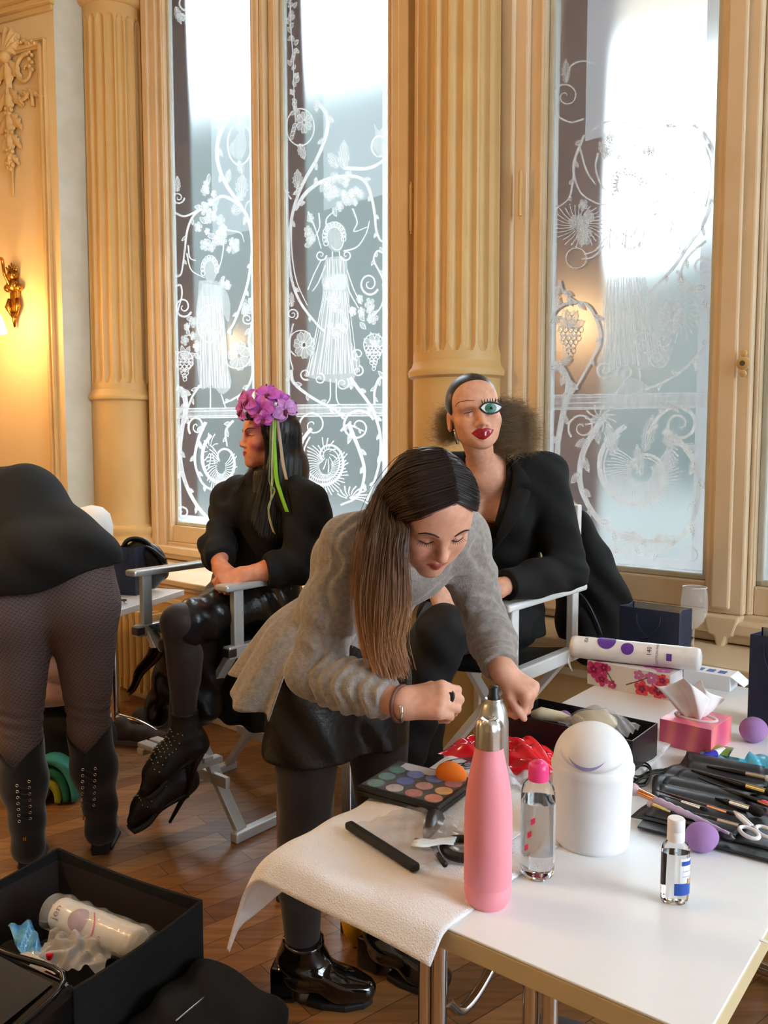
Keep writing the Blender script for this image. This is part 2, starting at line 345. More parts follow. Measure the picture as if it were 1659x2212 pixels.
# meeting stiles with beads, hinges, pointed foot of the cover strip, escutcheon
g = G(); g.bx((-2.42, .045, ZS-.02), (-2.33, .085, ZT-.1), WALLM); g.bx((-2.395, .085, ZS-.02), (-2.355, .10, ZT-.1), WALLM); obj('cover_strip', g, 'cream_wood', win1, bevel=.008)
g = G(); g.bx((.0, .045, ZS-.0), (.125, .085, ZT-.1), WALLM); g.bx((.02, .085, ZS+.02), (.085, .105, ZT-.1), WALLM)
g.prism([(.0, ZS+.0), (.125, ZS+.0), (.105, ZS-.07), (.085, ZS-.075), (.062, ZS-.145), (.04, ZS-.075), (.02, ZS-.07)], .05, .12, WALLM @ Matrix(((1, 0, 0, 0), (0, 0, 1, 0), (0, 1, 0, 0), (0, 0, 0, 1))))
obj('cover_strip', g, 'cream_wood', win2, bevel=.008)
g = G(); s, z = wall_sz(1606, 785, .105); M0 = WALLM @ Matrix.Translation((s, .106, z)) @ Matrix.Rotation(-math.pi/2, 4, 'X')
g.lathe([(.0, 0), (.022, 0), (.022, .006), (.012, .010), (0, .010)], 20, M0)
for dz in (-.034, .034): g.lathe([(0, 0), (.012, 0), (.010, .006), (0, .008)], 14, M0 @ Matrix.Translation((0, dz, 0)))
esc = obj('escutcheon', g, 'plaster', win2, auto=40)
obj('keyhole', G().lathe([(0, .0105), (.009, .0105), (.009, .012), (0, .012)], 16, M0), 'steel_dark', esc)
for px, py, h, o, w in ((890, 450, .20, .09, win1), (1125, 420, .17, .09, win2), (1588, 520, .0, .09, win2)):
    if h:
        s, z = wall_sz(px, py, o); g = G(); g.tube([WALLM @ V((s, o+.005, z-h/2)), WALLM @ V((s, o+.005, z+h/2))], .008, 10); g.tube([WALLM @ V((s, o+.005, z-h/2-.012)), WALLM @ V((s, o+.005, z+h/2+.012))], .0045, 8)
        obj('hinge', g, 'plaster', w, auto=40)
# outside: dark brick reveals beside the panes, a pale overgrown garden wall and paving
for k, (a, b) in enumerate((PA, PB, PC, PD, (1.40, 2.05), (2.15, 2.80))):
    g = G(); g.bx((a-.10, -.30, .5), (a-.005, -.035, 4.8), WALLM); o = struct('exterior_reveal', g, 'dark_brick')
mat('garden_wall', C(50, 55, 53), .9, col2=C(38, 43, 40), nscale=.6); mat('paving', C(54, 54, 50), .9)
g = G(); g.bx((-70.0, -21.0, 0), (-10.5, -20.0, 10.4), WALLM); struct('exterior_garden_wall', g, 'garden_wall'); mat('hedge_dark', C(28, 32, 29), .9, col2=C(20, 24, 21), nscale=.6); g = G(); g.bx((-10.5, -21.0, 0), (25.0, -20.3, 11.0), WALLM); struct('exterior_hedge', g, 'hedge_dark')
g = G(); g.bx((-70.0, -21.2, -.1), (25.0, -.3, -.02), WALLM); struct('exterior_paving', g, 'paving')

# ------------------------------------------------------------ etched drawings on the panes
class Etch(G):
    def __init__(s, tr): super().__init__(); s.tr = tr; s.k = 0
    def P(s, p): return s.tr(p[0], p[1])
    def put(s, poly2, fs):
        s.k += 1; o = .004+.000012*s.k; vs = []
        for x, y in poly2:
            sx, z = wall_sz(x, y); vs.append(WALLM @ V((sx, o, z)))
        s.add(vs, fs)
    def ribbon(s, pts, w0, w1=None, n=7, lens=False, raw=False):
        if w1 is None: w1 = w0
        P = [V((*(p if raw else s.P(p)), 0)) for p in pts]
        if len(P) > 2: P = catmull(P, n)
        k = len(P); out = []
        for i, p in enumerate(P):
            t = P[min(i+1, k-1)]-P[max(i-1, 0)]; t.normalize() if t.length else None; nrm = V((-t.y, t.x, 0)); f = i/(k-1)
            w = (w0+(w1-w0)*f)*.48
            if lens: w = w0/2*math.sin(math.pi*min(1, f*.97+.03))**.7+.2
            out += [(p.x+nrm.x*w, p.y+nrm.y*w), (p.x-nrm.x*w, p.y-nrm.y*w)]
        s.put(out, [(2*i, 2*i+1, 2*i+3, 2*i+2) for i in range(k-1)]); return P
    def fill(s, pts, smooth=True, raw=False):
        P = [V((*(p if raw else s.P(p)), 0)) for p in pts]
        if smooth: P = catmull(P+[P[0]], 5)[:-1]
        from mathutils.geometry import tessellate_polygon
        s.cm = 1; s.put([(p.x, p.y) for p in P], [tuple(t) for t in tessellate_polygon([P])]); s.cm = 0
    def spiral(s, c, r, turns=1.6, a0=0.0, d=1, w=4, asp=1.0, raw=False):
        cx, cy = c if raw else s.P(c); pts = []
        for i in range(int(14*turns)+1):
            t = i/(14*turns); a = a0+d*2*math.pi*turns*t; q = r*(1-t)**.8+r*.05; pts.append((cx+asp*q*math.cos(a), cy+q*math.sin(a)))
        s.ribbon(pts, w, w*.45, n=2, raw=True)
    def ell(s, c, rx, ry, w, a0=0, a1=360, raw=False):
        cx, cy = c if raw else s.P(c); s.ribbon([(cx+rx*math.cos(math.radians(a0+(a1-a0)*i/18)), cy+ry*math.sin(math.radians(a0+(a1-a0)*i/18))) for i in range(19)], w, w, n=2, raw=True)
    def leaf(s, c, ang, L, W, raw=False, asp=.8, veins=True):
        cx, cy = c if raw else s.P(c); ca, sa = math.cos(ang), math.sin(ang); out = []
        lob = [(0, .08), (.12, .42), (.2, .3), (.34, .62), (.42, .42), (.56, .6), (.64, .36), (.76, .42), (.84, .2), (1, 0)]
        side = [(x, y) for x, y in lob]+[(x, -y) for x, y in lob[-2::-1]]
        for x, y in side: out.append((cx+asp*(x*L*ca-y*W*sa), cy+x*L*sa+y*W*ca))
        s.fill(out, False, True); s.ribbon(out+[out[0]], 1.3, raw=True, n=2)
        if veins:
            for y in (-.3, 0, .3): s.ribbon([(cx, cy), (cx+asp*(.5*L*ca-y*W*sa*.8), cy+.5*L*sa+y*W*ca*.8), (cx+asp*(.9*L*ca-y*W*sa*.2), cy+.9*L*sa+y*W*ca*.2)], 1.6, .6, raw=True, n=3)
    def flower(s, c, r, n=5, raw=False, asp=.75, rot=None):
        cx, cy = c if raw else s.P(c); rot = random.random()*6 if rot is None else rot
        for k in range(n):
            a = rot+2*math.pi*k/n; out = [(cx+asp*r*q*math.cos(a+b), cy+r*q*math.sin(a+b)) for q, b in ((.15, 0), (.7, -.5), (1, -.22), (.92, 0), (1, .22), (.7, .5))]
            s.fill(out, True, True); s.ribbon(out+[out[0]], 1.2, raw=True, n=2); s.ribbon([out[0], out[3]], 1.0, raw=True)
        s.ell((cx, cy), asp*r*.18, r*.18, 1.5, raw=True)
    def acanthus(s, pts, w, L, every=3, w1=None):
        P = s.ribbon(pts, w, w1 if w1 else w*.5); s.ribbon([(p.x+w*.22, p.y) for p in P[::3]], 1.2, raw=True, n=2) if w > 8 else None
        sg = 1
        for i in range(2, len(P)-2, every):
            t = P[i+1]-P[i-1]; a = math.atan2(t.y, t.x)+sg*.75; f = 1-.5*i/len(P)
            s.leaf((P[i].x, P[i].y), a, L*f*(.8+.4*random.random()), L*.42*f, True, veins=L > 22); sg = -sg
    def cluster(s, c, rx, ry, n, r):
        cx, cy = s.P(c)
        for k in range(n):
            a = random.random()*2*math.pi; q = math.sqrt(random.random()); x, y = cx+rx*q*math.cos(a), cy+ry*q*math.sin(a)
            if k % 3 == 2: s.leaf((x, y), random.random()*6.3, r*1.6, r*.8, True, veins=False)
            else: s.flower((x, y), r*(.6+.6*random.random()), 5, True)
    def grapes(s, c, w, h, n=7):
        cx, cy = s.P(c)
        for j in range(n):
            k = max(1, round((n-j)*.6))
            for i in range(k): s.ell((cx+(i-(k-1)/2)*w/n*1.7+random.uniform(-1, 1), cy+h*j/n), w/n*.75, w/n*.95, 1.8, raw=True)
        for k in range(4): s.leaf((cx, cy-4), -2.6+k*.75, w*.8, w*.35, True, veins=False)
    def feather(s, c, rx, ry, a0, a1, n, w=2.0, curl=.5, r0=.25):
        cx, cy = s.P(c)
        for k in range(n):
            a = math.radians(a0+(a1-a0)*k/(n-1)); q = .85+.15*((k*7) % 5)/4
            s.ribbon([(cx+rx*f*math.cos(a+curl*(f-r0)), cy+ry*f*math.sin(a+curl*(f-r0))) for f in (r0, r0+(q-r0)*.5, q)], w, w*2.0, raw=True, n=3)
T2 = lambda x, y: (350+x/3.016, y/3.016)
T6 = lambda x, y: (350+x/3.016, 600+y/3.016)
T3 = lambda x, y: (850+x/2.0507, y/2.0507)
T5 = lambda x, y: (1100+x/2.968, 600+y/2.968)
def folds(e, top, bot, n, w=1.6):
    for k in range(n):
        f = (k+.5)/n+random.uniform(-.03, .03); a = (top[0][0]+(top[1][0]-top[0][0])*f, top[0][1]+(top[1][1]-top[0][1])*f); b = (bot[0][0]+(bot[1][0]-bot[0][0])*f, bot[0][1]+(bot[1][1]-bot[0][1])*f)
        e.ribbon([a, ((a[0]+b[0])/2+random.uniform(-12, 12), (a[1]+b[1])/2), b], w, w*1.6, n=4)
def bars(e, x0, y0, x1, y1, off, w=2.0):
    for o in off: e.ribbon([(x0, y0+o), (x1, y1+o)], w)
    e.fill([(x0, y0+off[0]), (x1, y1+off[0]), (x1, y1+off[-1]), (x0, y0+off[-1])], False)
# -- pane B (right sash of the left window)
e = Etch(T2)
e.acanthus([(985, 640), (1060, 720), (1085, 800), (1060, 920), (1010, 1040), (930, 1180), (870, 1330), (840, 1480), (830, 1640), (850, 1830), (910, 1980), (1010, 2110), (1060, 2160)], 9, 26, 9, 5)
e.ribbon([(880, 1300), (850, 1440), (850, 1640), (880, 1830), (950, 1990)], 4, 2)
e.ell((905, 830), 30, 40, 3); e.leaf((900, 940), 1.2, 36, 18); e.flower((930, 800), 24, 6); e.leaf((890, 1230), -1.6, 42, 24); e.ribbon([(880, 1250), (890, 1180)], 3)
e.acanthus([(870, 1370), (950, 1250), (1080, 1170), (1250, 1150), (1330, 1190), (1370, 1290), (1390, 1400), (1400, 1500), (1430, 1570), (1470, 1560)], 9, 24, 8, 4)
e.ribbon([(1190, 1095), (1330, 1100), (1430, 1060), (1480, 990), (1470, 930)], 9, 4); e.fill([(1370, 950), (1395, 890), (1385, 810), (1420, 850), (1465, 800), (1450, 890), (1475, 950), (1425, 1020)]); e.ell((1422, 955), 17, 22, 4)
e.leaf((1190, 1100), -1.57, 62, 26); e.leaf((1150, 1090), -2.3, 40, 22); e.cluster((1160, 1250), 40, 42, 16, 13); e.cluster((960, 1520), 12, 38, 6, 13); e.cluster((1250, 1290), 22, 30, 6, 11)
for p in ([(960, 1380), (1010, 1500), (1045, 1620)], [(1030, 1390), (1035, 1480), (1000, 1560)], [(1250, 1360), (1280, 1450), (1260, 1510), (1350, 1480)], [(1190, 1640), (1280, 1610), (1340, 1520), (1360, 1440)], [(850, 1300), (810, 1240), (840, 1260)], [(1085, 1500), (1080, 1430), (1130, 1380)]): e.ribbon(p, 4, 2.2)
for i in range(34):
    y = i*27; x = 850+14*math.sin(i*.7)+i*.9; e.leaf((x, y), random.choice((-.9, -2.2, .6, 2.6)), 15, 8, veins=False)
e.ribbon([(845, 0), (850, 200), (865, 400), (870, 620), (880, 800)], 2.5)
e.spiral((1360, 1850), 24, 1.7, .5, 1, 5, .85); e.acanthus([(1455, 1650), (1410, 1640), (1390, 1700), (1430, 1780), (1460, 1870), (1440, 1990), (1380, 2070)], 5, 14, 6, 3)
e.fill([(1070, 1560), (1085, 1470), (1140, 1455), (1195, 1490), (1195, 1580), (1165, 1640), (1110, 1630)])
for k in range(13): a = 2.6+k*.32; e.ell((1132+62*math.cos(a), 1545+80*math.sin(a)), 5, 6, 2.2)
e.ell((1150, 1570), 14, 20, 2, -60, 150); e.ribbon([(1120, 1640), (1120, 1690)], 3); e.ribbon([(1165, 1640), (1170, 1690)], 3)
e.fill([(1080, 1680), (1200, 1680), (1218, 1790), (1200, 1890), (1070, 1890), (1050, 1790)]); e.spiral((1045, 1665), 12, 1.3, 0, 1, 4); e.spiral((1210, 1665), 12, 1.3, 3, -1, 4); folds(e, ((1080, 1690), (1200, 1690)), ((1060, 1890), (1210, 1890)), 8)
for p in ([(1045, 1700), (1000, 1790), (960, 1890)], [(1075, 1730), (1030, 1840), (990, 1900)], [(1215, 1760), (1260, 1890), (1310, 1985)], [(1200, 1800), (1235, 1910), (1290, 2010)]): e.ribbon(p, 2.6)
e.tr = T6
e.fill([(1060, 0), (1220, 0), (1228, 360), (1300, 540), (1270, 640), (1220, 720), (1150, 690), (1060, 670), (940, 620), (1030, 420)]); folds(e, ((1060, 90), (1220, 90)), ((940, 640), (1290, 620)), 26, 1.1)
e.cluster((1110, 110), 14, 40, 10, 11); e.cluster((1150, 300), 22, 30, 10, 11); e.cluster((1330, 200), 30, 34, 10, 13)
for c, r in (((1290, 500), 13), ((1190, 690), 14), ((950, 630), 12), ((1040, 660), 12), ((1290, 610), 12)): e.spiral(c, r, 1.4, random.random()*6, 1, 4)
e.ribbon([(1110, 660), (1110, 780), (1090, 820)], 3); e.ribbon([(1150, 660), (1150, 780), (1170, 830)], 3); e.flower((940, 440), 30, 7); e.spiral((930, 420), 32, 1.3, 2, 1, 3); e.grapes((1395, 460), 40, 50, 8); e.ell((1395, 440), 22, 24, 2.5)
e.ribbon([(870, 300), (850, 400), (850, 520), (870, 600)], 4, 3); e.spiral((865, 240), 12, 1.6, 1, -1, 4); e.leaf((858, 190), -1.57, 32, 14)
e.acanthus([(855, 600), (870, 680), (960, 760), (1060, 820), (1130, 850), (1200, 920)], 8, 22, 6, 5); e.acanthus([(1240, 650), (1290, 720), (1370, 830), (1410, 920), (1440, 1060), (1420, 1250), (1350, 1450)], 8, 24, 6, 5); e.acanthus([(1470, 650), (1430, 660), (1400, 740), (1400, 830)], 7, 20, 5, 5)
bars(e, 830, 0, 1482, -6, (830, 850, 888, 905)); e.spiral((1140, 850), 12, 1.2, 0, 1, 3)
e.spiral((1085, 1180), 72, 1.25, 4.2, -1, 8, .85); e.spiral((1085, 1180), 60, 1.1, 4.0, -1, 4, .85); e.feather((1080, 1230), 52, 66, -20, 250, 34, 1.4, -.5); e.feather((1090, 1150), 24, 40, 0, 360, 12, 1.5, .4)
e.spiral((1000, 960), 30, 1.5, 2.4, 1, 5); e.spiral((1290, 970), 36, 1.5, -.4, -1, 6); e.acanthus([(1180, 1000), (1230, 960), (1330, 1000)], 6, 18, 5)
e.acanthus([(1230, 950), (1300, 1120), (1335, 1270), (1290, 1420), (1180, 1480)], 9, 26, 5, 4); e.acanthus([(880, 930), (900, 1030), (890, 1150), (930, 1300)], 7, 22, 5, 4); e.feather((1250, 1440), 40, 30, -170, 0, 10, 1.8, .5)
e.spiral((1430, 1400), 16, 1.4, 0, 1, 4); e.acanthus([(1450, 1100), (1460, 1250), (1440, 1400), (1380, 1500)], 6, 22, 4)
et_b = obj('etched_ornament', e, ['etching', 'etching_soft'], win1)
# -- pane A
e = Etch(T2)
e.acanthus([(430, 770), (372, 900), (365, 1050), (420, 1200), (500, 1320), (560, 1420), (590, 1560), (585, 1700), (560, 1850), (520, 1980), (470, 2110), (430, 2170)], 9, 24, 8, 5)
e.ell((510, 940), 26, 45, 4); e.fill([(500, 860), (545, 880), (555, 960), (520, 1040), (480, 1030), (440, 970), (480, 900)]); e.leaf((525, 1130), -1.9, 30, 15); e.leaf((520, 1290), -1.5, 52, 30); e.leaf((430, 1190), -1.4, 30, 14)
e.fill([(490, 850), (480, 760), (490, 600), (540, 640), (545, 800), (540, 870)]); e.leaf((460, 1380), -.4, 30, 22)
e.acanthus([(520, 1340), (400, 1280), (300, 1340), (215, 1400), (170, 1500), (150, 1650), (130, 1780), (95, 1810)], 7, 20, 7, 3); e.ribbon([(85, 1385), (150, 1410), (230, 1375), (290, 1320)], 5, 4)
e.cluster((300, 1300), 16, 48, 12, 12); e.cluster((320, 1500), 30, 46, 16, 13); e.cluster((465, 1620), 12, 28, 6, 12)
for p in ([(170, 1650), (200, 1760), (285, 1812)], [(180, 1600), (190, 1680), (230, 1700)], [(400, 1500), (410, 1600), (390, 1720), (355, 1800)], [(430, 1500), (520, 1520), (545, 1580)], [(600, 1300), (560, 1330), (550, 1400)]): e.ribbon(p, 3.5, 2)
e.fill([(270, 1740), (290, 1690), (340, 1680), (370, 1720), (365, 1790), (340, 1840), (300, 1830)])
for k in range(11): a = 2.8+k*.36; e.ell((320+46*math.cos(a), 1755+72*math.sin(a)), 4, 6, 2)
e.spiral((115, 1290), 13, 1.6, 0, 1, 4); e.leaf((110, 1250), -1.6, 34, 14); e.spiral((170, 20), 20, 1.5, 0, 1, 5); e.feather((170, 90), 24, 22, 10, 170, 9, 2.4, .1); e.leaf((100, 50), 1.2, 40, 16)
e.cluster((420, 1830), 12, 14, 4, 9); e.fill([(280, 1850), (370, 1860), (430, 1900), (455, 2000), (440, 2100), (390, 2010), (380, 2120), (250, 2120), (235, 1990)])
e.spiral((150, 2000), 22, 1.6, .5, 1, 5, .85); e.ribbon([(95, 1870), (130, 1860), (140, 1920), (120, 2000), (95, 2100)], 5, 3)
e.tr = T6
e.fill([(250, 20), (390, 40), (415, 250), (425, 400), (440, 560), (460, 700), (400, 760), (330, 700), (260, 710), (230, 400)]); folds(e, ((270, 120), (400, 120)), ((255, 720), (455, 720)), 20, 1.1); e.cluster((310, 330), 24, 40, 12, 11); e.cluster((195, 390), 18, 44, 9, 11)
e.ell((320, 300), 26, 40, 3); e.grapes((160, 540), 38, 46, 7); e.ell((155, 540), 20, 20, 2.5); e.flower((515, 510), 32, 7); e.spiral((515, 500), 34, 1.2, 3, -1, 3); e.acanthus([(600, 300), (580, 420), (600, 540), (600, 640), (560, 730), (480, 790), (410, 820)], 6, 22, 6, 4); e.cluster((570, 200), 11, 30, 5, 11); e.spiral((570, 270), 12, 1.5, 0, 1, 3.5)
e.acanthus([(105, 720), (150, 740), (170, 850), (145, 980), (130, 1150), (165, 1330), (240, 1480), (335, 1590)], 13, 28, 5, 7); e.spiral((150, 1530), 17, 1.7, .4, 1, 6); e.acanthus([(260, 700), (210, 780), (180, 860)], 6, 18, 5); e.ribbon([(330, 700), (330, 860)], 3); e.ribbon([(400, 760), (430, 850)], 3)
bars(e, 95, 6, 525, 0, (848, 866, 898, 910)); e.spiral((405, 1190), 60, 1.25, 4.2, -1, 8, .75); e.feather((400, 1230), 36, 62, -20, 250, 28, 1.4, -.5); e.spiral((240, 970), 22, 1.5, 2.4, 1, 5, .8); e.acanthus([(300, 940), (250, 1060), (230, 1200), (280, 1340), (380, 1400)], 8, 24, 5, 4); e.acanthus([(480, 930), (430, 1000), (440, 1100)], 6, 20, 4); e.feather((330, 1120), 20, 40, 0, 360, 10, 1.4, .5)
et_a = obj('etched_ornament', e, ['etching', 'etching_soft'], win1)
# -- pane C (right window)
e = Etch(T3)
e.acanthus([(1180, 560), (1290, 550), (1370, 590), (1420, 680), (1430, 780), (1410, 900), (1370, 1000), (1300, 1100), (1240, 1190), (1130, 1300)], 14, 34, 8, 6); e.ribbon([(1240, 560), (1340, 600), (1400, 690), (1408, 800), (1385, 920)], 5, 3)
e.cluster((1040, 640), 70, 36, 20, 17); e.leaf((1270, 770), -1.6, 74, 44); e.leaf((1335, 860), -1.6, 44, 32); e.leaf((1240, 850), -1.4, 34, 22); e.leaf((1270, 1110), -1.5, 52, 26)
for p in ([(910, 680), (900, 750), (930, 830), (985, 870)], [(1190, 600), (1215, 680), (1210, 780), (1160, 860), (1100, 890)], [(1150, 750), (1190, 760), (1250, 800)], [(830, 650), (800, 740), (830, 850), (900, 900), (960, 910)], [(830, 660), (860, 760), (900, 820)], [(870, 590), (960, 540), (1080, 560)]): e.ribbon(p, 5, 3)
e.acanthus([(850, 600), (810, 700), (800, 800), (780, 880), (720, 930)], 6, 22, 6, 3)
e.fill([(975, 840), (985, 780), (1045, 755), (1105, 790), (1110, 850), (1080, 920), (1070, 960), (1010, 960), (1010, 900)])
for k in range(15): a = 2.5+k*.27; e.ell((1045+66*math.cos(a), 825+64*math.sin(a)), 8, 8, 3.5)
e.ell((1040, 860), 14, 22, 2.2, -80, 120); e.cluster((840, 990), 40, 44, 14, 17); e.feather((830, 1000), 60, 52, 0, 360, 30, 1.2, .3); e.ell((815, 1145), 22, 22, 2.5)
e.fill([(980, 950), (1100, 940), (1130, 1000), (1105, 1100), (960, 1100), (950, 1010)]); folds(e, ((980, 960), (1110, 960)), ((960, 1130), (1105, 1130)), 11, 2)
for p in ([(1120, 1000), (1105, 1070), (1050, 1105), (1000, 1060), (960, 1010)], [(1090, 1000), (1060, 1050), (1010, 1030), (980, 985)], [(950, 1050), (900, 1110), (850, 1130)], [(940, 1090), (890, 1140), (840, 1150)], [(1110, 920), (1180, 895), (1215, 920), (1200, 940)], [(1130, 960), (1200, 950), (1245, 1000), (1230, 1060), (1190, 1080)], [(1150, 1000), (1210, 990), (1220, 1040)]): e.ribbon(p, 4, 3)
e.spiral((1190, 1010), 22, 1.4, 0, 1, 5); e.spiral((1150, 925), 16, 1.3, 2, -1, 4); e.spiral((1375, 1185), 22, 1.8, 1, -1, 6); e.acanthus([(1390, 1070), (1310, 1140), (1280, 1220), (1320, 1290), (1390, 1330)], 6, 26, 6, 4)
e.spiral((770, 430), 29, 1.5, 2.6, 1, 4); e.leaf((770, 370), -1.57, 52, 20); e.ribbon([(770, 370), (790, 300), (840, 275), (900, 290)], 4); e.ribbon([(715, 430), (730, 510), (790, 545), (850, 530)], 4)
e.tr = T5
e.fill([(640, 0), (880, 0), (885, 330), (1040, 400), (1040, 530), (880, 590), (760, 560), (590, 640), (570, 540), (620, 430), (605, 200)]); folds(e, ((640, 0), (880, 0)), ((610, 600), (1000, 540)), 24, 1.3)
for c, r in (((960, 520), 24), ((880, 430), 26), ((990, 400), 22), ((620, 590), 18), ((750, 610), 18)): e.spiral(c, r, 1.5, random.random()*6, 1, 5)
e.ribbon([(740, 600), (740, 680), (640, 790)], 4); e.ribbon([(840, 580), (860, 740), (880, 800)], 4); e.fill([(700, 740), (780, 640), (900, 700), (910, 800), (640, 800)])
e.feather((1060, 255), 60, 58, 0, 360, 26, 1.8, .6, .12); e.flower((1050, 250), 38, 7); e.ell((1060, 255), 56, 62, 4, 120, 380); e.acanthus([(1080, -40), (1180, 60), (1270, 140), (1290, 300), (1260, 440), (1150, 570), (1020, 660), (880, 720)], 8, 34, 6, 5)
e.acanthus([(270, 330), (290, 230), (370, 170), (500, 170), (570, 280), (590, 400), (540, 520), (440, 700), (400, 760)], 7, 26, 8, 5); e.acanthus([(330, 20), (360, 100), (430, 150)], 6, 30, 4, 4); e.grapes((385, 330), 52, 72, 8)
e.acanthus([(260, 590), (320, 560), (375, 640), (390, 720), (350, 900), (320, 1100), (340, 1300), (440, 1500)], 18, 36, 5, 10)
bars(e, 250, 10, 1298, -8, (745, 762, 798, 828, 838), 2.4)
e.spiral((850, 1235), 96, 1.2, 4.4, -1, 12, 1.0); e.spiral((850, 1235), 84, 1.1, 4.2, -1, 5, 1.0); e.feather((860, 1250), 88, 82, -30, 240, 44, 1.6, -.4); e.leaf((850, 1270), -1.7, 70, 26); e.leaf((880, 1110), -1.3, 82, 30); e.leaf((690, 1130), -1.9, 70, 32); e.feather((990, 1100), 40, 60, -80, 60, 12, 2, .5)
e.spiral((1100, 940), 38, 1.7, 4.2, 1, 8); e.acanthus([(900, 1000), (980, 880), (1090, 830), (1190, 880)], 8, 26, 5, 5); e.acanthus([(1000, 980), (1130, 1080), (1210, 1220), (1220, 1400), (1160, 1600), (1000, 1740), (850, 1770), (660, 1720)], 14, 40, 5, 8)
e.spiral((480, 960), 30, 1.5, 2.4, 1, 5); e.acanthus([(640, 870), (560, 980), (480, 1140), (470, 1330), (560, 1520), (700, 1640), (860, 1680), (1010, 1690)], 14, 42, 4, 10); e.feather((900, 1640), 70, 40, 0, 180, 16, 2.2, .3); e.feather((600, 900), 40, 30, 0, 360, 12, 2, .5)
e.spiral((1170, 1780), 22, 1.4, 3, 1, 4); e.ribbon([(690, 1830), (1270, 1880)], 2)
et_c = obj('etched_ornament', e, ['etching', 'etching_soft'], win2)

# ------------------------------------------------------------ fluted columns
def column(px, label, zr=(1.70, 3.98)):
    d = ray(px, 700); c = V((0, 0, CAMZ)); t = ((WO+WN*.13-c).dot(WN))/d.dot(WN); p = c+d*t; x, y = p.x, p.y
    t_ = thing('fluted_column', label, 'column', (x, y, 0)); t_['kind'] = 'thing'
    R = .19; zb, zt = zr; NF = 20; nth = 240
    zs = [zb+.02, zb+.05]+[zb+.065+.05*(k/8) for k in range(9)]+list(np.linspace(zb+.2, zt-.2, 6))+[zt-.115+.05*(k/8) for k in range(9)]+[zt-.05, zt]
    vs = []; fs = []
    for z in zs:
        for j in range(nth):
            a = 2*math.pi*j/nth; ph = (a*NF/(2*math.pi)) % 1.0-.5; half = .36
            dd = 0.0
            if abs(ph) < half:
                prof = math.sqrt(max(0, 1-(ph/half)**2)); w = half*2*math.pi*R/NF
                ez = min(z-(zb+.065), (zt-.065)-z)
                if ez > 0: e_ = min(1, ez/.05); lim = math.sqrt(max(0, 1-(1-e_)**2)); dd = .020*max(0, prof*lim if abs(ph) < half*lim or e_ >= 1 else 0)
            r = R*(1-.04*(z-zb)/(zt-zb))-dd; vs.append((x+r*math.cos(a), y+r*math.sin(a), z))
    for i in range(len(zs)-1):
        for j in range(nth): fs.append((i*nth+j, i*nth+(j+1) % nth, (i+1)*nth+(j+1) % nth, (i+1)*nth+j))
    g = G(); g.add(vs, fs); obj('shaft', g, 'plaster', t_, auto=45)
    M = Matrix.Translation((x, y, 0)); g = G()
    g.lathe([(R+.002, .74), (R+.07, .74), (R+.075, .77), (R+.06, .80), (R+.035, .815), (R+.03, .84), (R+.045, .86), (R+.04, .885), (R+.012, .90), (R+.004, .94), (R, 1.0), (R, zb-.04), (R+.006, zb-.035), (R+.018, zb-.03), (R+.022, zb-.012), (R+.016, zb), (R+.006, zb+.012), (R, zb+.03)], 64, M)
    obj('drum', g, 'plaster', t_, auto=50)
    g = G(); g.bx((-.27, -.02, 0), (.27, .30, .74), frame(WU, WN, (0, 0, 1), (x, y, 0)) @ Matrix.Translation((0, -.10, 0))); g.bx((-.285, -.02, 0), (.285, .315, .13), frame(WU, WN, (0, 0, 1), (x, y, 0)) @ Matrix.Translation((0, -.10, 0)))
    obj('pedestal', g, 'plaster', t_, bevel=.008)
    g = G(); r1 = R*.96; g.lathe([(r1, zt), (r1+.012, zt+.005), (r1+.03, zt+.02), (r1+.032, zt+.04), (r1+.012, zt+.055), (r1-.005, zt+.06), (r1-.005, zt+.2), (r1+.03, zt+.4), (r1+.10, zt+.58), (r1+.12, zt+.60), (r1+.12, zt+.68), (0, zt+.68)], 64, M)
    cp = obj('capital', g, 'plaster', t_, auto=50)
    g = G()
    for row, (z0, h, nl, off) in enumerate(((zt+.06, .20, 12, 0), (zt+.12, .34, 12, .5), (zt+.32, .26, 8, 0))):
        for k in range(nl):
            a = 2*math.pi*(k+off)/nl; ca, sa = math.cos(a), math.sin(a)
            def leaf(u, v, a=a, h=h, z0=z0, row=row):
                w = (.062 if row < 2 else .07)*math.sin(math.pi*min(1, .12+.88*v)**.8)*(1+.22*math.cos(v*28)) if v < .97 else .01
                out = r1+.008+row*.012+.02*v+.07*max(0, v-.6)**1.2*2.2-.02*abs(2*u-1)+.006*math.cos(u*12.5)
                zz = z0+h*(v if v < .85 else .85-(v-.85)*.6); aa = a+(2*u-1)*w/(r1+.02)
                return (x+out*math.cos(aa), y+out*math.sin(aa), zz)
            g.grid(leaf, 9, 14)
    obj('acanthus_leaves', g, 'plaster', cp, smooth=True, solid=.008)
    return t_
column(262, 'cream fluted half round column beside the orange lit panel, left of all windows')
column(990, 'cream fluted column behind the seated person in the black blazer, between the windows')

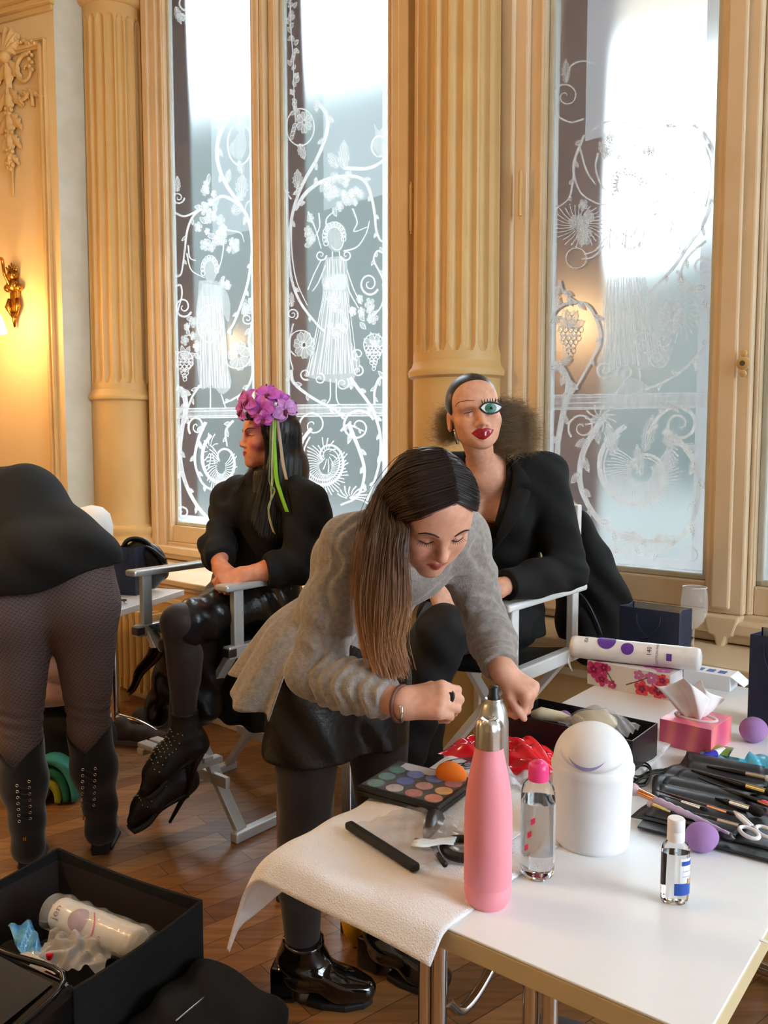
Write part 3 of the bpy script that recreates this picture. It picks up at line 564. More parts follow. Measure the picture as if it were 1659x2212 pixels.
# ------------------------------------------------------------ panel wall mouldings and ornament
def pl(px, py, o=0.0):
    d = ray(px, py); c = V((0, 0, CAMZ)); p0 = PW+PN*o; t = (p0-c).dot(PN)/d.dot(PN); p = c+d*t-PW
    return (-p.dot(PU), p.z)
xr, zt_ = pl(98, 88); xc = pl(25, 200)[0]; xl = 2*xc-xr
g = G()
for k, (i, w, h) in enumerate(((0, .045, .022), (.012, .02, .034), (-.01, .01, .028))):
    x0, x1, z1, z0 = xl+i, xr-i, zt_-i, .55+i
    g.bx((x0, 0, z0), (x0+w, h, z1), PANELM); g.bx((x1-w, 0, z0), (x1, h, z1), PANELM); g.bx((x0, 0, z1-w), (x1, h, z1), PANELM); g.bx((x0, 0, z0), (x1, h, z0+w), PANELM)
struct('trim_2', g, 'plaster', bevel=.004)
g = G(); zc0 = pl(140, 16)[1]
for i in range(4): g.bx((-.9, 0, zc0+.0+i*.03), (.0+.012*i, .02+.03*i, zc0+.03+i*.03), PANELM)
g.bx((-.9, -.05, zc0+.12), (.0, .09, zc0+.5), PANELM)
for i in range(26): g.bx((-.88+i*.034, .08, zc0+.17), (-.88+i*.034+.02, .1, zc0+.34), PANELM)
g2 = frame(d, V((0, 0, 0)), (0, 0, 1), PW); struct('trim_3', g, 'plaster', bevel=.004)
root = thing('plaster_ornament', 'carved cream plaster spray of leaves and scrolls at the top of the wall panel', 'ornament', PANELM @ V((xc, 0, zt_)))
def orn(name, fn):
    gg = G(); fn(gg); return obj(name, gg, 'plaster', root, smooth=True)
def rleaf(gg, x, z, ang, L, W, th=.02):
    ca, sa = math.cos(ang), math.sin(ang)
    def f(u, v):
        w = W*math.sin(math.pi*min(1, .08+.92*v))**.8*(1+.25*math.cos(v*22)); a = (2*u-1)*w; l = v*L+abs(2*u-1)*.12*L*(1-v)
        return PANELM @ V((x+l*ca-a*sa, .006+th*(1-(2*u-1)**2)*(1-.4*v)+.012*math.sin(v*3), z+l*sa+a*ca))
    gg.grid(f, 9, 16)
def pend(gg):
    z = zt_-.06
    for k, (dz, L, W) in enumerate(((0, .17, .05), (-.16, .16, .045), (-.30, .15, .05), (-.42, .13, .04), (-.54, .10, .03))):
        for sg in (-1, 1): rleaf(gg, xc, z+dz, -math.pi/2+sg*.62, L, W*.6)
        rleaf(gg, xc, z+dz, -math.pi/2, L*1.1, W*.7, .035)
    for dz in (-.30, -.43, -.54, -.62):
        for k in range(5): gg.ball(PANELM @ V((xc+.022*math.cos(k*1.26), .03, z+dz+.022*math.sin(k*1.26))), .014, 8, 6)
    gg.tube([PANELM @ V((xc, .015, z-.62)), PANELM @ V((xc, .012, z-.80))], [.012, .003], 8)
def crown(gg):
    z = zt_
    for k in range(7): rleaf(gg, xc, z-.05, math.pi/2+(k-3)*.33, .17-.012*abs(k-3), .028, .05)
    gg.ball(PANELM @ V((xc, .04, z-.06)), .035, 12, 8)
    for sg in (-1, 1):
        for k in range(9): gg.ball(PANELM @ V((xc+sg*(.06+.02*k), .03, z+.035-.05*(k/8.)**.7+.008*math.sin(k*2))), .013, 8, 6)
def scrolls(gg):
    for sg in (-1, 1):
        cx, cz = xc+sg*.135, zt_-.15
        gg.tube([PANELM @ V((cx+sg*(.075*(1-t)**.9+.01)*math.cos(7.5*t+1.2), .02, cz+(.085*(1-t)**.9+.01)*math.sin(7.5*t+1.2))) for t in np.linspace(0, 1, 34)], [.013-.006*t for t in np.linspace(0, 1, 34)], 8)
        gg.tube(catmull([PANELM @ V((xc+sg*q[0], .02, zt_+q[1])) for q in ((.02, -.24), (.06, -.30), (.12, -.31), (.17, -.27), (.185, -.36))], 6), .011, 8)
        for k in range(5): rleaf(gg, xc+sg*(.07+.035*k), zt_-.28+.03*math.sin(k), -math.pi/2+sg*(.5+.2*k), .075, .016)
        for k in range(6): gg.ball(PANELM @ V((xc+sg*(.17+.02*(k % 2)), .022, zt_-.055-.02*k)), .012, 8, 6)
orn('leaf_pendant', pend); orn('crown_spray', crown); orn('scroll', scrolls)

# ------------------------------------------------------------ wall sconces
mat('lamp_glass', C(255, 236, 200), .35, emit=(1.0, .72, .36, 1), estr=9.0, alpha=.35)
def sconce(name, base, lamp, out, label):
    t = thing(name, label, 'wall lamp', base); B = V(base); O = V(out).normalized(); S = V((0, 0, 1)).cross(O); Mz = frame(S, O, (0, 0, 1), B)
    g = G(); g.ball((0, .02, 0), (.035, .022, .12), 14, 10, None); g.v = [tuple(Mz @ V(p)) for p in g.v]; g.ball(Mz @ V((0, .03, .12)), .035, 12, 8); g.ball(Mz @ V((0, .03, .055)), .042, 12, 8)
    for sg in (-1, 1): g.ball(Mz @ V((sg*.045, .03, .045)), .024, 10, 8); g.tube([Mz @ V((sg*.03, .03, -.02)), Mz @ V((sg*.04, .04, -.07)), Mz @ V((sg*.015, .03, -.13))], [.014, .018, .006], 8)
    for k in range(5): g.tube([Mz @ V((.0+.012*(k-2), .03, .14)), Mz @ V((.022*(k-2), .04, .19-.01*abs(k-2)))], [.012, .004], 6)
    g.tube([Mz @ V((0, .03, -.10)), Mz @ V((0, .03, -.19))], [.022, .006], 8)
    obj('backplate', g, 'brass', t, smooth=True)
    Lp = V(lamp); g = G(); mid = (B+Lp)/2; g.tube(catmull([B+O*.04+V((0, 0, .03)), B+O*.07+V((0, 0, .13))+(Lp-B)*.1, mid+V((0, 0, .27)), Lp+V((0, 0, .20)), Lp+V((0, 0, .085))], 8), .009, 10); g.lathe([(.0, .09), (.02, .09), (.03, .07), (.02, .055), (0, .055)], 16, Matrix.Translation(Lp))
    obj('arm', g, 'brass', t, smooth=True)
    g = G(); g.lathe([(.03, .06), (.06, .03), (.085, -.02), (.1+.0, -.07), (.108, -.10)], 28, Matrix.Translation(Lp)); g.v = [tuple(V(p)+V((0, 0, .01*math.sin(9*math.atan2(p[1]-Lp.y, p[0]-Lp.x))*max(0, (Lp.z-p[2])*8)))) for p in g.v]
    obj('lamp_shade', g, 'lamp_glass', t, smooth=True, solid=.003)
    return t
bs = PANELM @ V((pl(38, 640)[0], .0, pl(38, 640)[1]))
sconce('wall_sconce', bs, SCONCE_A, PN, 'ornate brass wall lamp with lit glass shade on the cream panel')
sconce('wall_sconce', (-2.62, 2.16, 2.40), SCONCE_B, (1, 0, 0), 'second brass wall lamp on the left side wall, nearer the viewer')
# ------------------------------------------------------------ furniture
mat('table_white', C(236, 237, 238), .3, col2=C(230, 231, 232), nscale=3)
mat('table_edge', C(205, 186, 146), .45, nscale=6)
mat('chair_white', C(232, 232, 230), .35, col2=C(222, 222, 220))
mat('chair_grey', C(196, 197, 196), .33, .35, col2=C(184, 185, 184))
mat('black_canvas', C(22, 22, 24), .85, bump=.2, bscale=300)
mat('black_rubber', C(24, 24, 25), .6)
TZ = .72
TU = V((.784, -.621, 0)).normalized(); TV = V((.621, .784, 0)).normalized(); TO = V((-.174, 1.299, 0)); TABM = frame(TU, TV, (0, 0, 1), TO)
TW, TL = .68, 1.46
tb = thing('white_table', 'long white folding table in the foreground covered with make-up supplies', 'table', TABM @ V((TW/2, TL/2, 0)))
obj('tabletop', G().bx((0, 0, TZ-.004), (TW, TL, TZ), TABM), 'table_white', tb, bevel=.0015)
obj('edge_band', G().bx((.0, 0.0, TZ-.034), (TW, TL, TZ-.004), TABM), 'table_edge', tb, bevel=.002)
for yy in (.13, TL-.16):
    for xx in (.205, .232, TW-.285, TW-.255):
        g = G(); g.tube([TABM @ V((xx, yy, .03)), TABM @ V((xx, yy, TZ-.034))], .0125, 14)
        obj('leg', g, 'chrome', tb, auto=40)
    g = G(); g.tube(catmull([TABM @ V(p) for p in ((.10, yy, .02), (.15, yy, .035), (TW-.20, yy, .035), (TW-.15, yy, .02))], 5), .017, 12); obj('foot_bar', g, 'chrome', tb, auto=40)
    sg = 1 if yy < .5 else -1
    g = G(); g.tube(catmull([TABM @ V(p) for p in ((.245, yy+.005*sg, .50), (.25, yy+.04*sg, .47), (.26, yy+.10*sg, .50), (.27, yy+.22*sg, .60), (.28, yy+.36*sg, TZ-.05))], 8), .0085, 10); obj('brace', g, 'chrome', tb, auto=40)

def director_chair(name, label, c, fx, mt, w=.53, seat=.70, arm=.915, post_h=None):
    """c = seat centre on the floor, fx = facing direction"""
    fx = V((fx[0], fx[1], 0)).normalized(); sx = V((fx.y, -fx.x, 0)); M = frame(sx, fx, (0, 0, 1), (c[0], c[1], 0)); h = w/2; D = .23
    t = thing(name, label, 'chair', (c[0], c[1], 0))
    for s in (-1, 1):
        g = G(); g.bx((s*h-.032, -D-.02, arm-.024), (s*h+.032, D+.04, arm), M); obj('armrest', g, mt, t, bevel=.009, segs=3)
        for y in (D-.03, -D+.03):
            g = G(); g.bx((s*h-.013, y-.021, seat-.03), (s*h+.013, y+.021, arm-.022), M); obj('post', g, mt, t, bevel=.004)
        g = G(); g.bx((s*h-.018, -D, seat-.045), (s*h+.018, D+.02, seat-.0), M); obj('seat_rail', g, mt, t, bevel=.005)
        g = G(); g.bx((s*h-.018, -D, .0), (s*h+.018, D, .035), M); obj('floor_rail', g, mt, t, bevel=.005)
        g = G(); g.bx((s*h-.014, -D-.0, arm-.02), (s*h+.014, -D+.03, arm+.27), M); obj('back_post', g, mt, t, bevel=.004)
        g = G(); g.bx((s*h-.02, D-.035, seat-.037), (s*h+.02, D+.0, seat-.008), M @ Matrix.Translation((0, .024, 0))); obj('bracket', g, 'steel_dark', t, bevel=.003)
    for y in (D-.03, -D+.03):
        for s in (-1, 1):
            g = G(); g.rod(M @ V((s*(h-.01), y+.012*s, .03)), M @ V((-s*(h-.01), y+.012*s, seat-.03)), .022, .044, up=fx); obj('leg', g, mt, t, bevel=.003)
    for z in (.17,):
        for y in (D-.03, -D+.03):
            g = G(); g.bx((-h+.06, y-.010, z), (h-.06, y+.010, z+.04), M); obj('stretcher', g, mt, t, bevel=.003)
    g = G()
    for k in range(2): g.bx((-h+.10, D+.0+.05*k, .27), (h-.10, D+.04+.05*k, .288), M)
    for s in (-1, 1): g.bx((s*(h-.13)-.02, D-.05, .25), (s*(h-.13)+.02, D+.10, .272), M)
    obj('footrest', g, mt, t, bevel=.003)
    g = G(); g.grid(lambda u, v: M @ V(((u-.5)*(w-.01), (v-.5)*.40, seat-.005-.03*math.sin(math.pi*u))), 13, 5); obj('seat', g, 'black_canvas', t, smooth=True, solid=.005)
    g = G(); g.grid(lambda u, v: M @ V(((u-.5)*(w+.02), -D+.01-.035*math.sin(math.pi*u), arm+.10+.165*v)), 13, 4); obj('backrest', g, 'black_canvas', t, smooth=True, solid=.005)
    return t
CH1 = (-.585, 3.14); CHF = (-.63, -.77); CH2 = (.31, 2.80)
director_chair('director_chair', 'grey folding director chair under the seated person with pink orchids', CH1, CHF, 'chair_grey')
director_chair('director_chair', 'white folding director chair under the seated person in the black blazer', CH2, CHF, 'chair_white')

# side table on the left with curved chrome foot
ST = V((-.925, 3.80, 0)); sd = V((-.29, -.957, 0)).normalized(); se = V((-.957, .29, 0)).normalized(); STM = frame(se, sd, (0, 0, 1), ST)
t = thing('side_table', 'small white side table with chrome leg behind the bent person in leggings', 'table', STM @ V((.33, .25, 0)))
obj('tabletop', G().bx((0, 0, .692), (.70, .52, .72), STM), 'table_white', t, bevel=.003)
g = G(); g.tube([STM @ V((.33, .08, .10)), STM @ V((.33, .08, .70))], .019, 16); obj('leg', g, 'chrome', t, auto=40)
for s in (-1, 1):
    g = G(); g.tube(catmull([STM @ V((.33, .08, .115)), STM @ V((.33-s*.10, .08, .10)), STM @ V((.33-s*.20, .08, .065)), STM @ V((.33-s*.28, .085, .015))], 7), [.017]*22, 12); obj('foot', g, 'chrome', t, auto=40)
# radiator
rs = [wall_sz(px, 1400, .56)[0] for px in (283, 345)]
t = thing('radiator', 'cream ribbed radiator under the left window beside the side table', 'radiator', Wl(rs[0], .6, 0))
for k in range(7):
    s = rs[0]+k*.062-.05; g = G(); g.tube([WALLM @ V((s, .57, .11)), WALLM @ V((s, .57, .52))], .02, 10); g.tube([WALLM @ V((s, .63, .11)), WALLM @ V((s, .63, .52))], .02, 10); g.box((s, .60, .50), (.036, .09, .05), WALLM); g.box((s, .60, .12), (.036, .09, .05), WALLM); obj('rib', g, 'plaster', t, auto=50)
g = G(); g.tube([WALLM @ V((rs[0]-.10, .60, .12)), WALLM @ V((rs[0]+.42, .60, .12))], .015, 10); obj('pipe', g, 'plaster', t, auto=50)
for s in (rs[0]-.02, rs[0]+.28): obj('foot', G().bx((s-.015, .57, 0), (s+.015, .63, .11), WALLM), 'plaster', t)

# make-up case on thin metal legs, open, between the bending person and the blazer
mat('case_black', C(26, 25, 26), .35, col2=C(18, 18, 19))
mc = V((-.14, 2.42, 0)); MCM = frame(TU, TV, (0, 0, 1), mc) @ Matrix.Diagonal((.79, .8, 1, 1))
t = thing('makeup_case', 'open black make-up case on metal legs behind the bending person in grey', 'make-up case', mc)
g = G(); z0, z1 = .565, .66
g.bx((-.19, -.15, z0), (.19, .15, z0+.012), MCM)
for q in ((-.19, -.15, .19, -.138), (-.19, .138, .19, .15), (-.19, -.15, -.178, .15), (.178, -.15, .19, .15), (-.01, -.14, 0, .14)): g.bx((q[0], q[1], z0), (q[2], q[3], z1), MCM)
obj('body', g, 'case_black', t, bevel=.003)
g = G(); 
for q in ((-.192, -.152, .192, -.15), (-.192, -.152, -.19, .152), (.19, -.152, .192, .152)): g.bx((q[0], q[1], z1-.012), (q[2], q[3], z1+.001), MCM)
obj('metal_rim', g, 'alu', t)
for x in (-.165, .165):
    for y in (-.12, .12):
        lg = obj('leg', G().bx((x-.022, y-.022, .03), (x+.022, y+.022, z0), MCM), 'alu', t, bevel=.004); obj('foot_cap', G().bx((x-.025, y-.025, 0), (x+.025, y+.025, .032), MCM), 'black_rubber', lg, bevel=.003)
# ------------------------------------------------------------ things on the foreground table
def T0(px, py, dz=0.0): return atz(px, py, TZ+dz)
def pxm(px, py, dz=0.0): return atz(px, py, TZ+dz).y/F          # metres per pixel there
mat('pink_coating', C(234, 146, 158), .55, col2=C(230, 140, 152), bump=.03, bscale=400)
mat('brushed_steel', C(206, 204, 200), .22, 1.0, nscale=60)
p = T0(1053, 1948); k = pxm(1053, 1948); r = 53.5*k; hb = .268; M = Matrix.Translation(p)
t = thing('water_bottle', 'matte pink steel water bottle with silver cap at the front edge', 'bottle', p)
g = G(); g.lathe([(0, 0), (r*.80, 0), (r*.93, .007), (r*.985, .018), (r*.985, .030), (r*.97, .0315), (r, .033), (r, .115), (r*.985, .14), (r*.93, .165), (r*.82, .19), (r*.70, .21), (r*.625, .222), (r*.60, .228), (r*.59, .232), (0, .232)], 48, M); obj('body', g, 'pink_coating', t, auto=50)
g = G(); vs = []; rc = r*.60
g.lathe([(0, .232), (rc, .232), (rc, .258), (rc*.97, .263), (rc*.86, .269), (rc*.6, .273), (rc*.3, .270), (0, .269)], 96, M)
g.v = [tuple(p+V(((q[0]-p.x), (q[1]-p.y), q[2]-p.z))*1.0) if q[2]-p.z < .2575 else (p.x+(q[0]-p.x)*(1-.035*(1+math.cos(8*math.atan2(q[1]-p.y, q[0]-p.x)+(q[2]-p.z)*60))), p.y+(q[1]-p.y)*(1-.035*(1+math.cos(8*math.atan2(q[1]-p.y, q[0]-p.x)+(q[2]-p.z)*60))), q[2]) for q in g.v]
obj('cap', g, 'brushed_steel', t, auto=50)
# silver spray can
mat('can_silver', C(196, 196, 196), .3, .95, nscale=30); mat('black_plastic', C(20, 20, 22), .4)
p = T0(1063, 1835); k = pxm(1063, 1835); r = 34*k; M = Matrix.Translation(p); zt = (1835-1497)*k*1.0
t = thing('spray_can', 'tall silver spray can without cap behind the pink bottle', 'spray can', p)
g = G(); g.lathe([(0, .004), (r*.93, 0), (r, .005), (r, zt-.045), (r*.97, zt-.03), (r*.86, zt-.014), (r*.70, zt-.004), (r*.58, zt), (r*.60, zt+.003), (r*.56, zt+.006), (r*.45, zt+.004), (0, zt+.002)], 40, M); obj('can_body', g, 'can_silver', t, auto=50)
g = G(); g.lathe([(0, zt), (r*.40, zt+.002), (r*.40, zt+.010), (r*.33, zt+.012), (r*.33, zt+.024), (r*.26, zt+.026), (0, zt+.026)], 24, M); obj('nozzle', g, 'black_plastic', t, auto=50)
# clear bottle with pink cap
mat('clear_plastic', (1, 1, 1, 1), .03, trans=1.0, ior=1.25, col2=(.97, .98, .98, 1)); mat('water', (1, 1, 1, 1), 0.0, trans=1.0, ior=1.33, col2=(.98, .99, 1, 1))
mat('pink_cap', C(236, 62, 128), .35); mat('label_white', C(240, 240, 242), .5); mat('label_red', C(226, 60, 96), .5)
p = T0(1160, 1890); k = pxm(1160, 1890); r = 38*k; M = Matrix.Translation(p)
t = thing('clear_bottle', 'clear liquid bottle with bright pink cap between pink bottle and white bin', 'bottle', p)
H0 = 270*k*.98
g = G(); g.lathe([(0, .004), (r*.75, 0), (r*.92, .004), (r, .014), (r, H0*.70), (r*.97, H0*.745), (r*.86, H0*.79), (r*.68, H0*.82), (r*.55, H0*.835), (r*.5, H0*.84), (r*.5, H0*.86)], 40, M); obj('body', g, 'clear_plastic', t, auto=50)
g = G(); g.lathe([(0, .007), (r*.72, .004), (r*.9, .008), (r*.965, .016), (r*.965, H0*.66), (0, H0*.662)], 40, M); obj('liquid', g, 'water', t, auto=50)
g = G(); rc = r*.60; g.lathe([(0, H0*.835), (rc, H0*.835), (rc*1.0, H0*.93), (rc*.93, H0*.965), (rc*.7, H0*.985), (0, H0*.99)], 28, M); g.ball(p+V((0, -rc*.3, H0*.985)), (rc*.5, rc*.4, .006)); obj('cap', g, 'pink_cap', t, auto=45)
mat('clear_label', C(240, 240, 244), .4, alpha=.35)
g = G(); g.grid(lambda u, v: M @ V(((r+.0006)*math.cos(-1.5+2.3*u+.8), (r+.0006)*math.sin(-1.5+2.3*u+.8), H0*(.15+.5*v))), 14, 6); lb = obj('label', g, 'clear_label', t, smooth=True)
g = G()
for q in range(3): g.grid(lambda u, v: M @ V(((r+.001)*math.cos(-2.55+.25*u+.2*q), (r+.001)*math.sin(-2.55+.25*u+.2*q), H0*(.25+.12*q+.05*v+.03*u))), 4, 3)
obj('print', g, 'label_red', t)
# white table bin with domed swing lid
def m_pp():
    m = mat('white_polypropylene', C(238, 238, 240), .38, sss=0.0, spec=.4); b = m.node_tree.nodes['Principled BSDF']; b.inputs['Subsurface Weight'].default_value = .25; b.inputs['Subsurface Radius'].default_value = (.02, .02, .02)
m_pp()
p = T0(1277, 1815); k = pxm(1277, 1815); r = 86*k; M = Matrix.Translation(p); Hb = (1835-1672)*k*1.06
t = thing('table_bin', 'frosted white table bin with domed swing lid', 'bin', p)
g = G(); g.lathe([(0, .003), (r*.88, 0), (r*.93, .004), (r*.94, .01), (r*1.0, Hb-.004), (r*1.0, Hb)], 56, M); obj('bin_body', g, 'white_polypropylene', t, auto=50, solid=.002)
g = G(); g.lathe([(r*1.0, Hb-.006), (r*1.035, Hb-.006), (r*1.04, Hb+.004), (r*1.0, Hb+.008)]+[(r*.99*math.cos(a), Hb+.008+r*.98*math.sin(a)) for a in np.linspace(0.03, math.pi/2, 16)], 56, M); lid = obj('lid', g, 'white_polypropylene', t, auto=60, solid=.0015)
fd = V((-p.x, -p.y, 0)).normalized(); fs_ = V((-fd.y, fd.x, 0)); g = G()
def flap(u, v):
    a = (u-.5)*2.1; b = .38+.95*v-.30*(1-(2*u-1)**2)*(1-v)
    return p+V((0, 0, Hb+.006))+(fd*math.cos(a)*math.cos(b)+fs_*math.sin(a)*math.cos(b))*r*1.003+V((0, 0, r*.985*math.sin(b)))
g.grid(flap, 24, 10); obj('swing_flap', g, 'white_polypropylene', lid, smooth=True, solid=.002)
mat('flap_gap', C(150, 146, 190), .6)
g = G()
def gap(u, v):
    a = (u-.5)*1.0-.18; q = 1-(2*u-1)**2; b = .36-.26*q-.02+.085*q*v+.03
    return p+V((0, 0, Hb+.006))+(fd*math.cos(a)*math.cos(b)+fs_*math.sin(a)*math.cos(b))*r*1.022+V((0, 0, r*1.012*math.sin(b)))
g.grid(gap, 18, 4); obj('lid_opening', g, 'flap_gap', lid, smooth=True)
# small hand-gel bottle
mat('blue_print', C(28, 78, 168), .45); mat('tan_print', C(196, 150, 104), .5)
p = T0(1456, 1948); k = pxm(1456, 1948); w = 31*k; H0 = 195*k; rz = math.atan2(p.x, p.y); M = Matrix.Translation(p) @ Matrix.Rotation(-rz+.25, 4, 'Z') @ Matrix.Diagonal((1, .62, 1, 1))
t = thing('gel_bottle', 'small clear hand gel bottle with white flip cap and blue label', 'bottle', p)
g = G(); g.lathe([(0, .003), (w*.8, 0), (w*.95, .004), (w, .012), (w, H0*.62), (w*.9, H0*.69), (w*.6, H0*.735), (w*.5, H0*.75)], 36, M); obj('body', g, 'clear_plastic', t, auto=50)
g = G(); g.lathe([(0, .006), (w*.86, .005), (w*.93, .012), (w*.93, H0*.60), (0, H0*.602)], 36, M); obj('gel', g, 'water', t, auto=50)
M2 = Matrix.Translation(p); wc = 19*k
g = G(); g.lathe([(0, H0*.74), (wc, H0*.74), (wc, H0*.85), (wc*.96, H0*.855), (wc*.96, H0*.865), (wc, H0*.87), (wc, H0*.985), (wc*.9, H0), (0, H0)], 28, M2); obj('cap', g, 'label_white', t, auto=45)
def lab(name, m, a0, a1, z0, z1, off=.0006):
    g = G(); g.grid(lambda u, v: M @ V(((w+off)*math.cos(a0+(a1-a0)*u), (w+off*1.6)*math.sin(a0+(a1-a0)*u), H0*(z0+(z1-z0)*v))), 14, 3); return obj(name, g, m, t, smooth=True)
lab('label', 'label_white', -1.35, .25, .16, .56); lab('label_band', 'blue_print', -1.25, .2, .48, .53, .0012); lab('label_block', 'blue_print', -1.75, .2, .13, .27, .0012); lab('label_emblem', 'tan_print', -.75, .15, .26, .32, .0014)
for q in range(4): lab('label_line', 'blue_print' if q % 2 else 'label_white', -1.2, -.1, .30+.03*q+.02, .304+.03*q+.02, .0013)
# make-up sponges
mat('sponge_purple', C(160, 122, 172), .85, col2=C(148, 108, 162), bump=.15, bscale=600); mat('sponge_orange', C(246, 132, 34), .8, col2=C(240, 122, 26), bump=.12, bscale=600)
def sponge(label, px, py, rpx, m, elong=1.25, ang=0.0, z=None, group=None, up=0):
    p = T0(px, py) if z is None else atz(px, py, z); k = p.y/F; r = rpx*k
    g = G(); d = V((math.cos(ang), math.sin(ang), up)).normalized(); Q = d.to_track_quat('Z', 'Y').to_matrix().to_4x4()
    g.lathe([(r*math.sin(a)*(1-.14*math.cos(a)*(1 if math.cos(a) > 0 else .3)), -r*elong*math.cos(math.pi-a)) for a in np.linspace(0, math.pi, 20)], 28, Matrix.Translation(p+V((0, 0, r*.98))) @ Q)
    o = obj('makeup_sponge', g, m, None, smooth=True, base=p); return tag(o, label, 'make-up sponge')
sponge('purple egg sponge beside the small hand gel bottle', 1516, 1838, 33, 'sponge_purple', 1.18, .3)
sponge('purple egg sponge at the right edge beside the pink tissue box', 1628, 1602, 28, 'sponge_purple', 1.2, .5)
sponge('orange egg sponge behind the colour palette on the towel', 975, 1697, 27, 'sponge_orange', 1.35, -.5, z=TZ+.012)

# white terry towel draped over the near left corner
def m_towel():
    m = mat('terry', C(250, 249, 252), .95, col2=C(244, 240, 240), nscale=7, bump=.9, bscale=420, sheen=.3, detail=2)
m_towel()
def towel(u, v):
    a = -.125+.46*u; b = -.05+1.02*v                 # table x, table y before bending
    a += .02*math.sin(b*3.1)-.012*v; b += -.012*u+.02*(1-u)*0
    z = .006+.0035*math.sin(a*31+b*9)*math.sin(b*17+1)+.002*math.sin(b*53+a*20)
    x, y = a, b
    R = .035
    if a < 0:
        q = -a; th = min(q/R, 1.25); x = -R*math.sin(th)-max(0, q-R*1.25)*math.cos(1.25); z -= R*(1-math.cos(th))+max(0, q-R*1.25)*math.sin(1.25)
    if b < 0:
        q = -b; f = .8; th = min(q/.03, 1.0); y = -.03*math.sin(th)-max(0, q-.03)*.55; z -= .03*(1-math.cos(th))+max(0, q-.03)*.8
    if a < 0 and b < .2: z -= .10*min(1, -a/.10)*max(0, .2-b)*2.2; x -= .06*min(1, -a/.10)*max(0, .22-b)*1.6; y += .0
    return TABM @ V((x, y, TZ+max(z, -1)))
g = G(); g.grid(towel, 70, 150); o = obj('towel', g, 'terry', None, smooth=True, solid=.006, base=TABM @ V((.1, .4, TZ))); tag(o, 'white terry towel draped over the near left corner of the table', 'towel')
o.modifiers['solid'].offset = 1

# eyeshadow palette
mat('lid_film', (1, 1, 1, 1), .08, alpha=.10, spec=.9, coat=.3)
ZP = TZ+.010; pc = [(771, 1697), (853, 1667), (1006, 1703), (946, 1744)]
a0 = atz(771, 1697, ZP+.018); a1 = atz(853, 1667, ZP+.018); a3 = atz(946, 1744, ZP+.018)
ex = (a3-a0); Lx = ex.length; ex.normalize(); ey = V((-ex.y, ex.x, 0)); Ly = .15
PM = frame(ex, ey, (0, 0, 1), (a0.x, a0.y, ZP))
t = thing('eyeshadow_palette', 'black make-up palette with round coloured pans lying on the towel', 'make-up palette', PM @ V((Lx/2, Ly/2, 0)))
obj('tray', G().bx((0, 0, 0), (Lx, Ly, .009), PM), 'black_plastic', t, bevel=.002); 
obj('case', G().bx((0, 0, .0095), (Lx, Ly, .018), PM), 'case_black', t, bevel=.002)
mat('pan_white', C(214, 206, 206), .7); obj('paper_strip', G().bx((.02*1, Ly-.035, .0175), (Lx*.60, Ly-.006, .0186), PM), 'pan_white', t)
cols = [(84, 128, 120), (172, 160, 160), (170, 96, 90), (190, 110, 84), (78, 128, 132), (66, 84, 160), (176, 120, 110), (214, 150, 84), (60, 120, 118), (88, 104, 170), (70, 92, 168), (168, 90, 100)]
for i, c in enumerate(cols):
    nm = 'pan_colour_%d' % i; mat(nm, C(*c), .75, col2=C(*[int(q*.85) for q in c]), nscale=80)
    x = Lx*(.14+.24*(i % 4)); y = (.028+.038*(i//4)); g = G(); g.lathe([(0, .0192), (.0165, .0192), (.0165, .0175), (0, .0175)], 24, PM @ Matrix.Translation((x, y, 0)))
    obj('pan', g, nm, t)
mat('clear_film', C(196, 188, 188), .10, trans=.0, alpha=.36, spec=.9); MAT['clear_film'].node_tree.nodes['Principled BSDF'].inputs['Coat Weight'].default_value = .6
obj('clear_lid', G().grid(lambda u, v: PM @ V((.006+(Lx-.012)*u, .006+(Ly-.012)*v, .0205+.001*math.sin(u*7)*math.sin(v*5))), 12, 12), 'lid_film', t, smooth=True)
# blue pencil cap
mat('cap_blue', C(30, 34, 170), .4); p = atz(924, 1690, TZ+.018); g = G(); g.tube([p+V((-.016, .012, -.004)), p+V((-.01, .007, -.004)), p+V((.02, -.014, -.004))], [.004, .005, .005], 10); tag(obj('pencil', g, 'cap_blue', None, auto=40, base=p), 'short blue pencil beside the orange sponge', 'pencil')
# wire hair clips
mat('wire_dark', C(60, 52, 60), .35, .8)
for q, (px, py, s, rz, lb) in enumerate(((1003, 1645, .030, .3, 'thin dark wire hair clip on the towel beside the red packet'), (1018, 1650, .022, .9, 'smaller dark wire hair clip, nearer the pink bottle'))):
    p = atz(px, py, TZ+.014); g = G(); g.tube([p+Matrix.Rotation(rz, 3, 'Z') @ V((s*math.cos(a)*1.5*(1-.25*kk), s*.62*math.sin(a)*(1-.3*kk), .002*kk)) for kk in range(2) for a in np.linspace(.4+kk*.3, 5.9, 26)], .0011, 6); tag(obj('hair_clip', g, 'wire_dark', None, base=p), lb, 'hair clip')
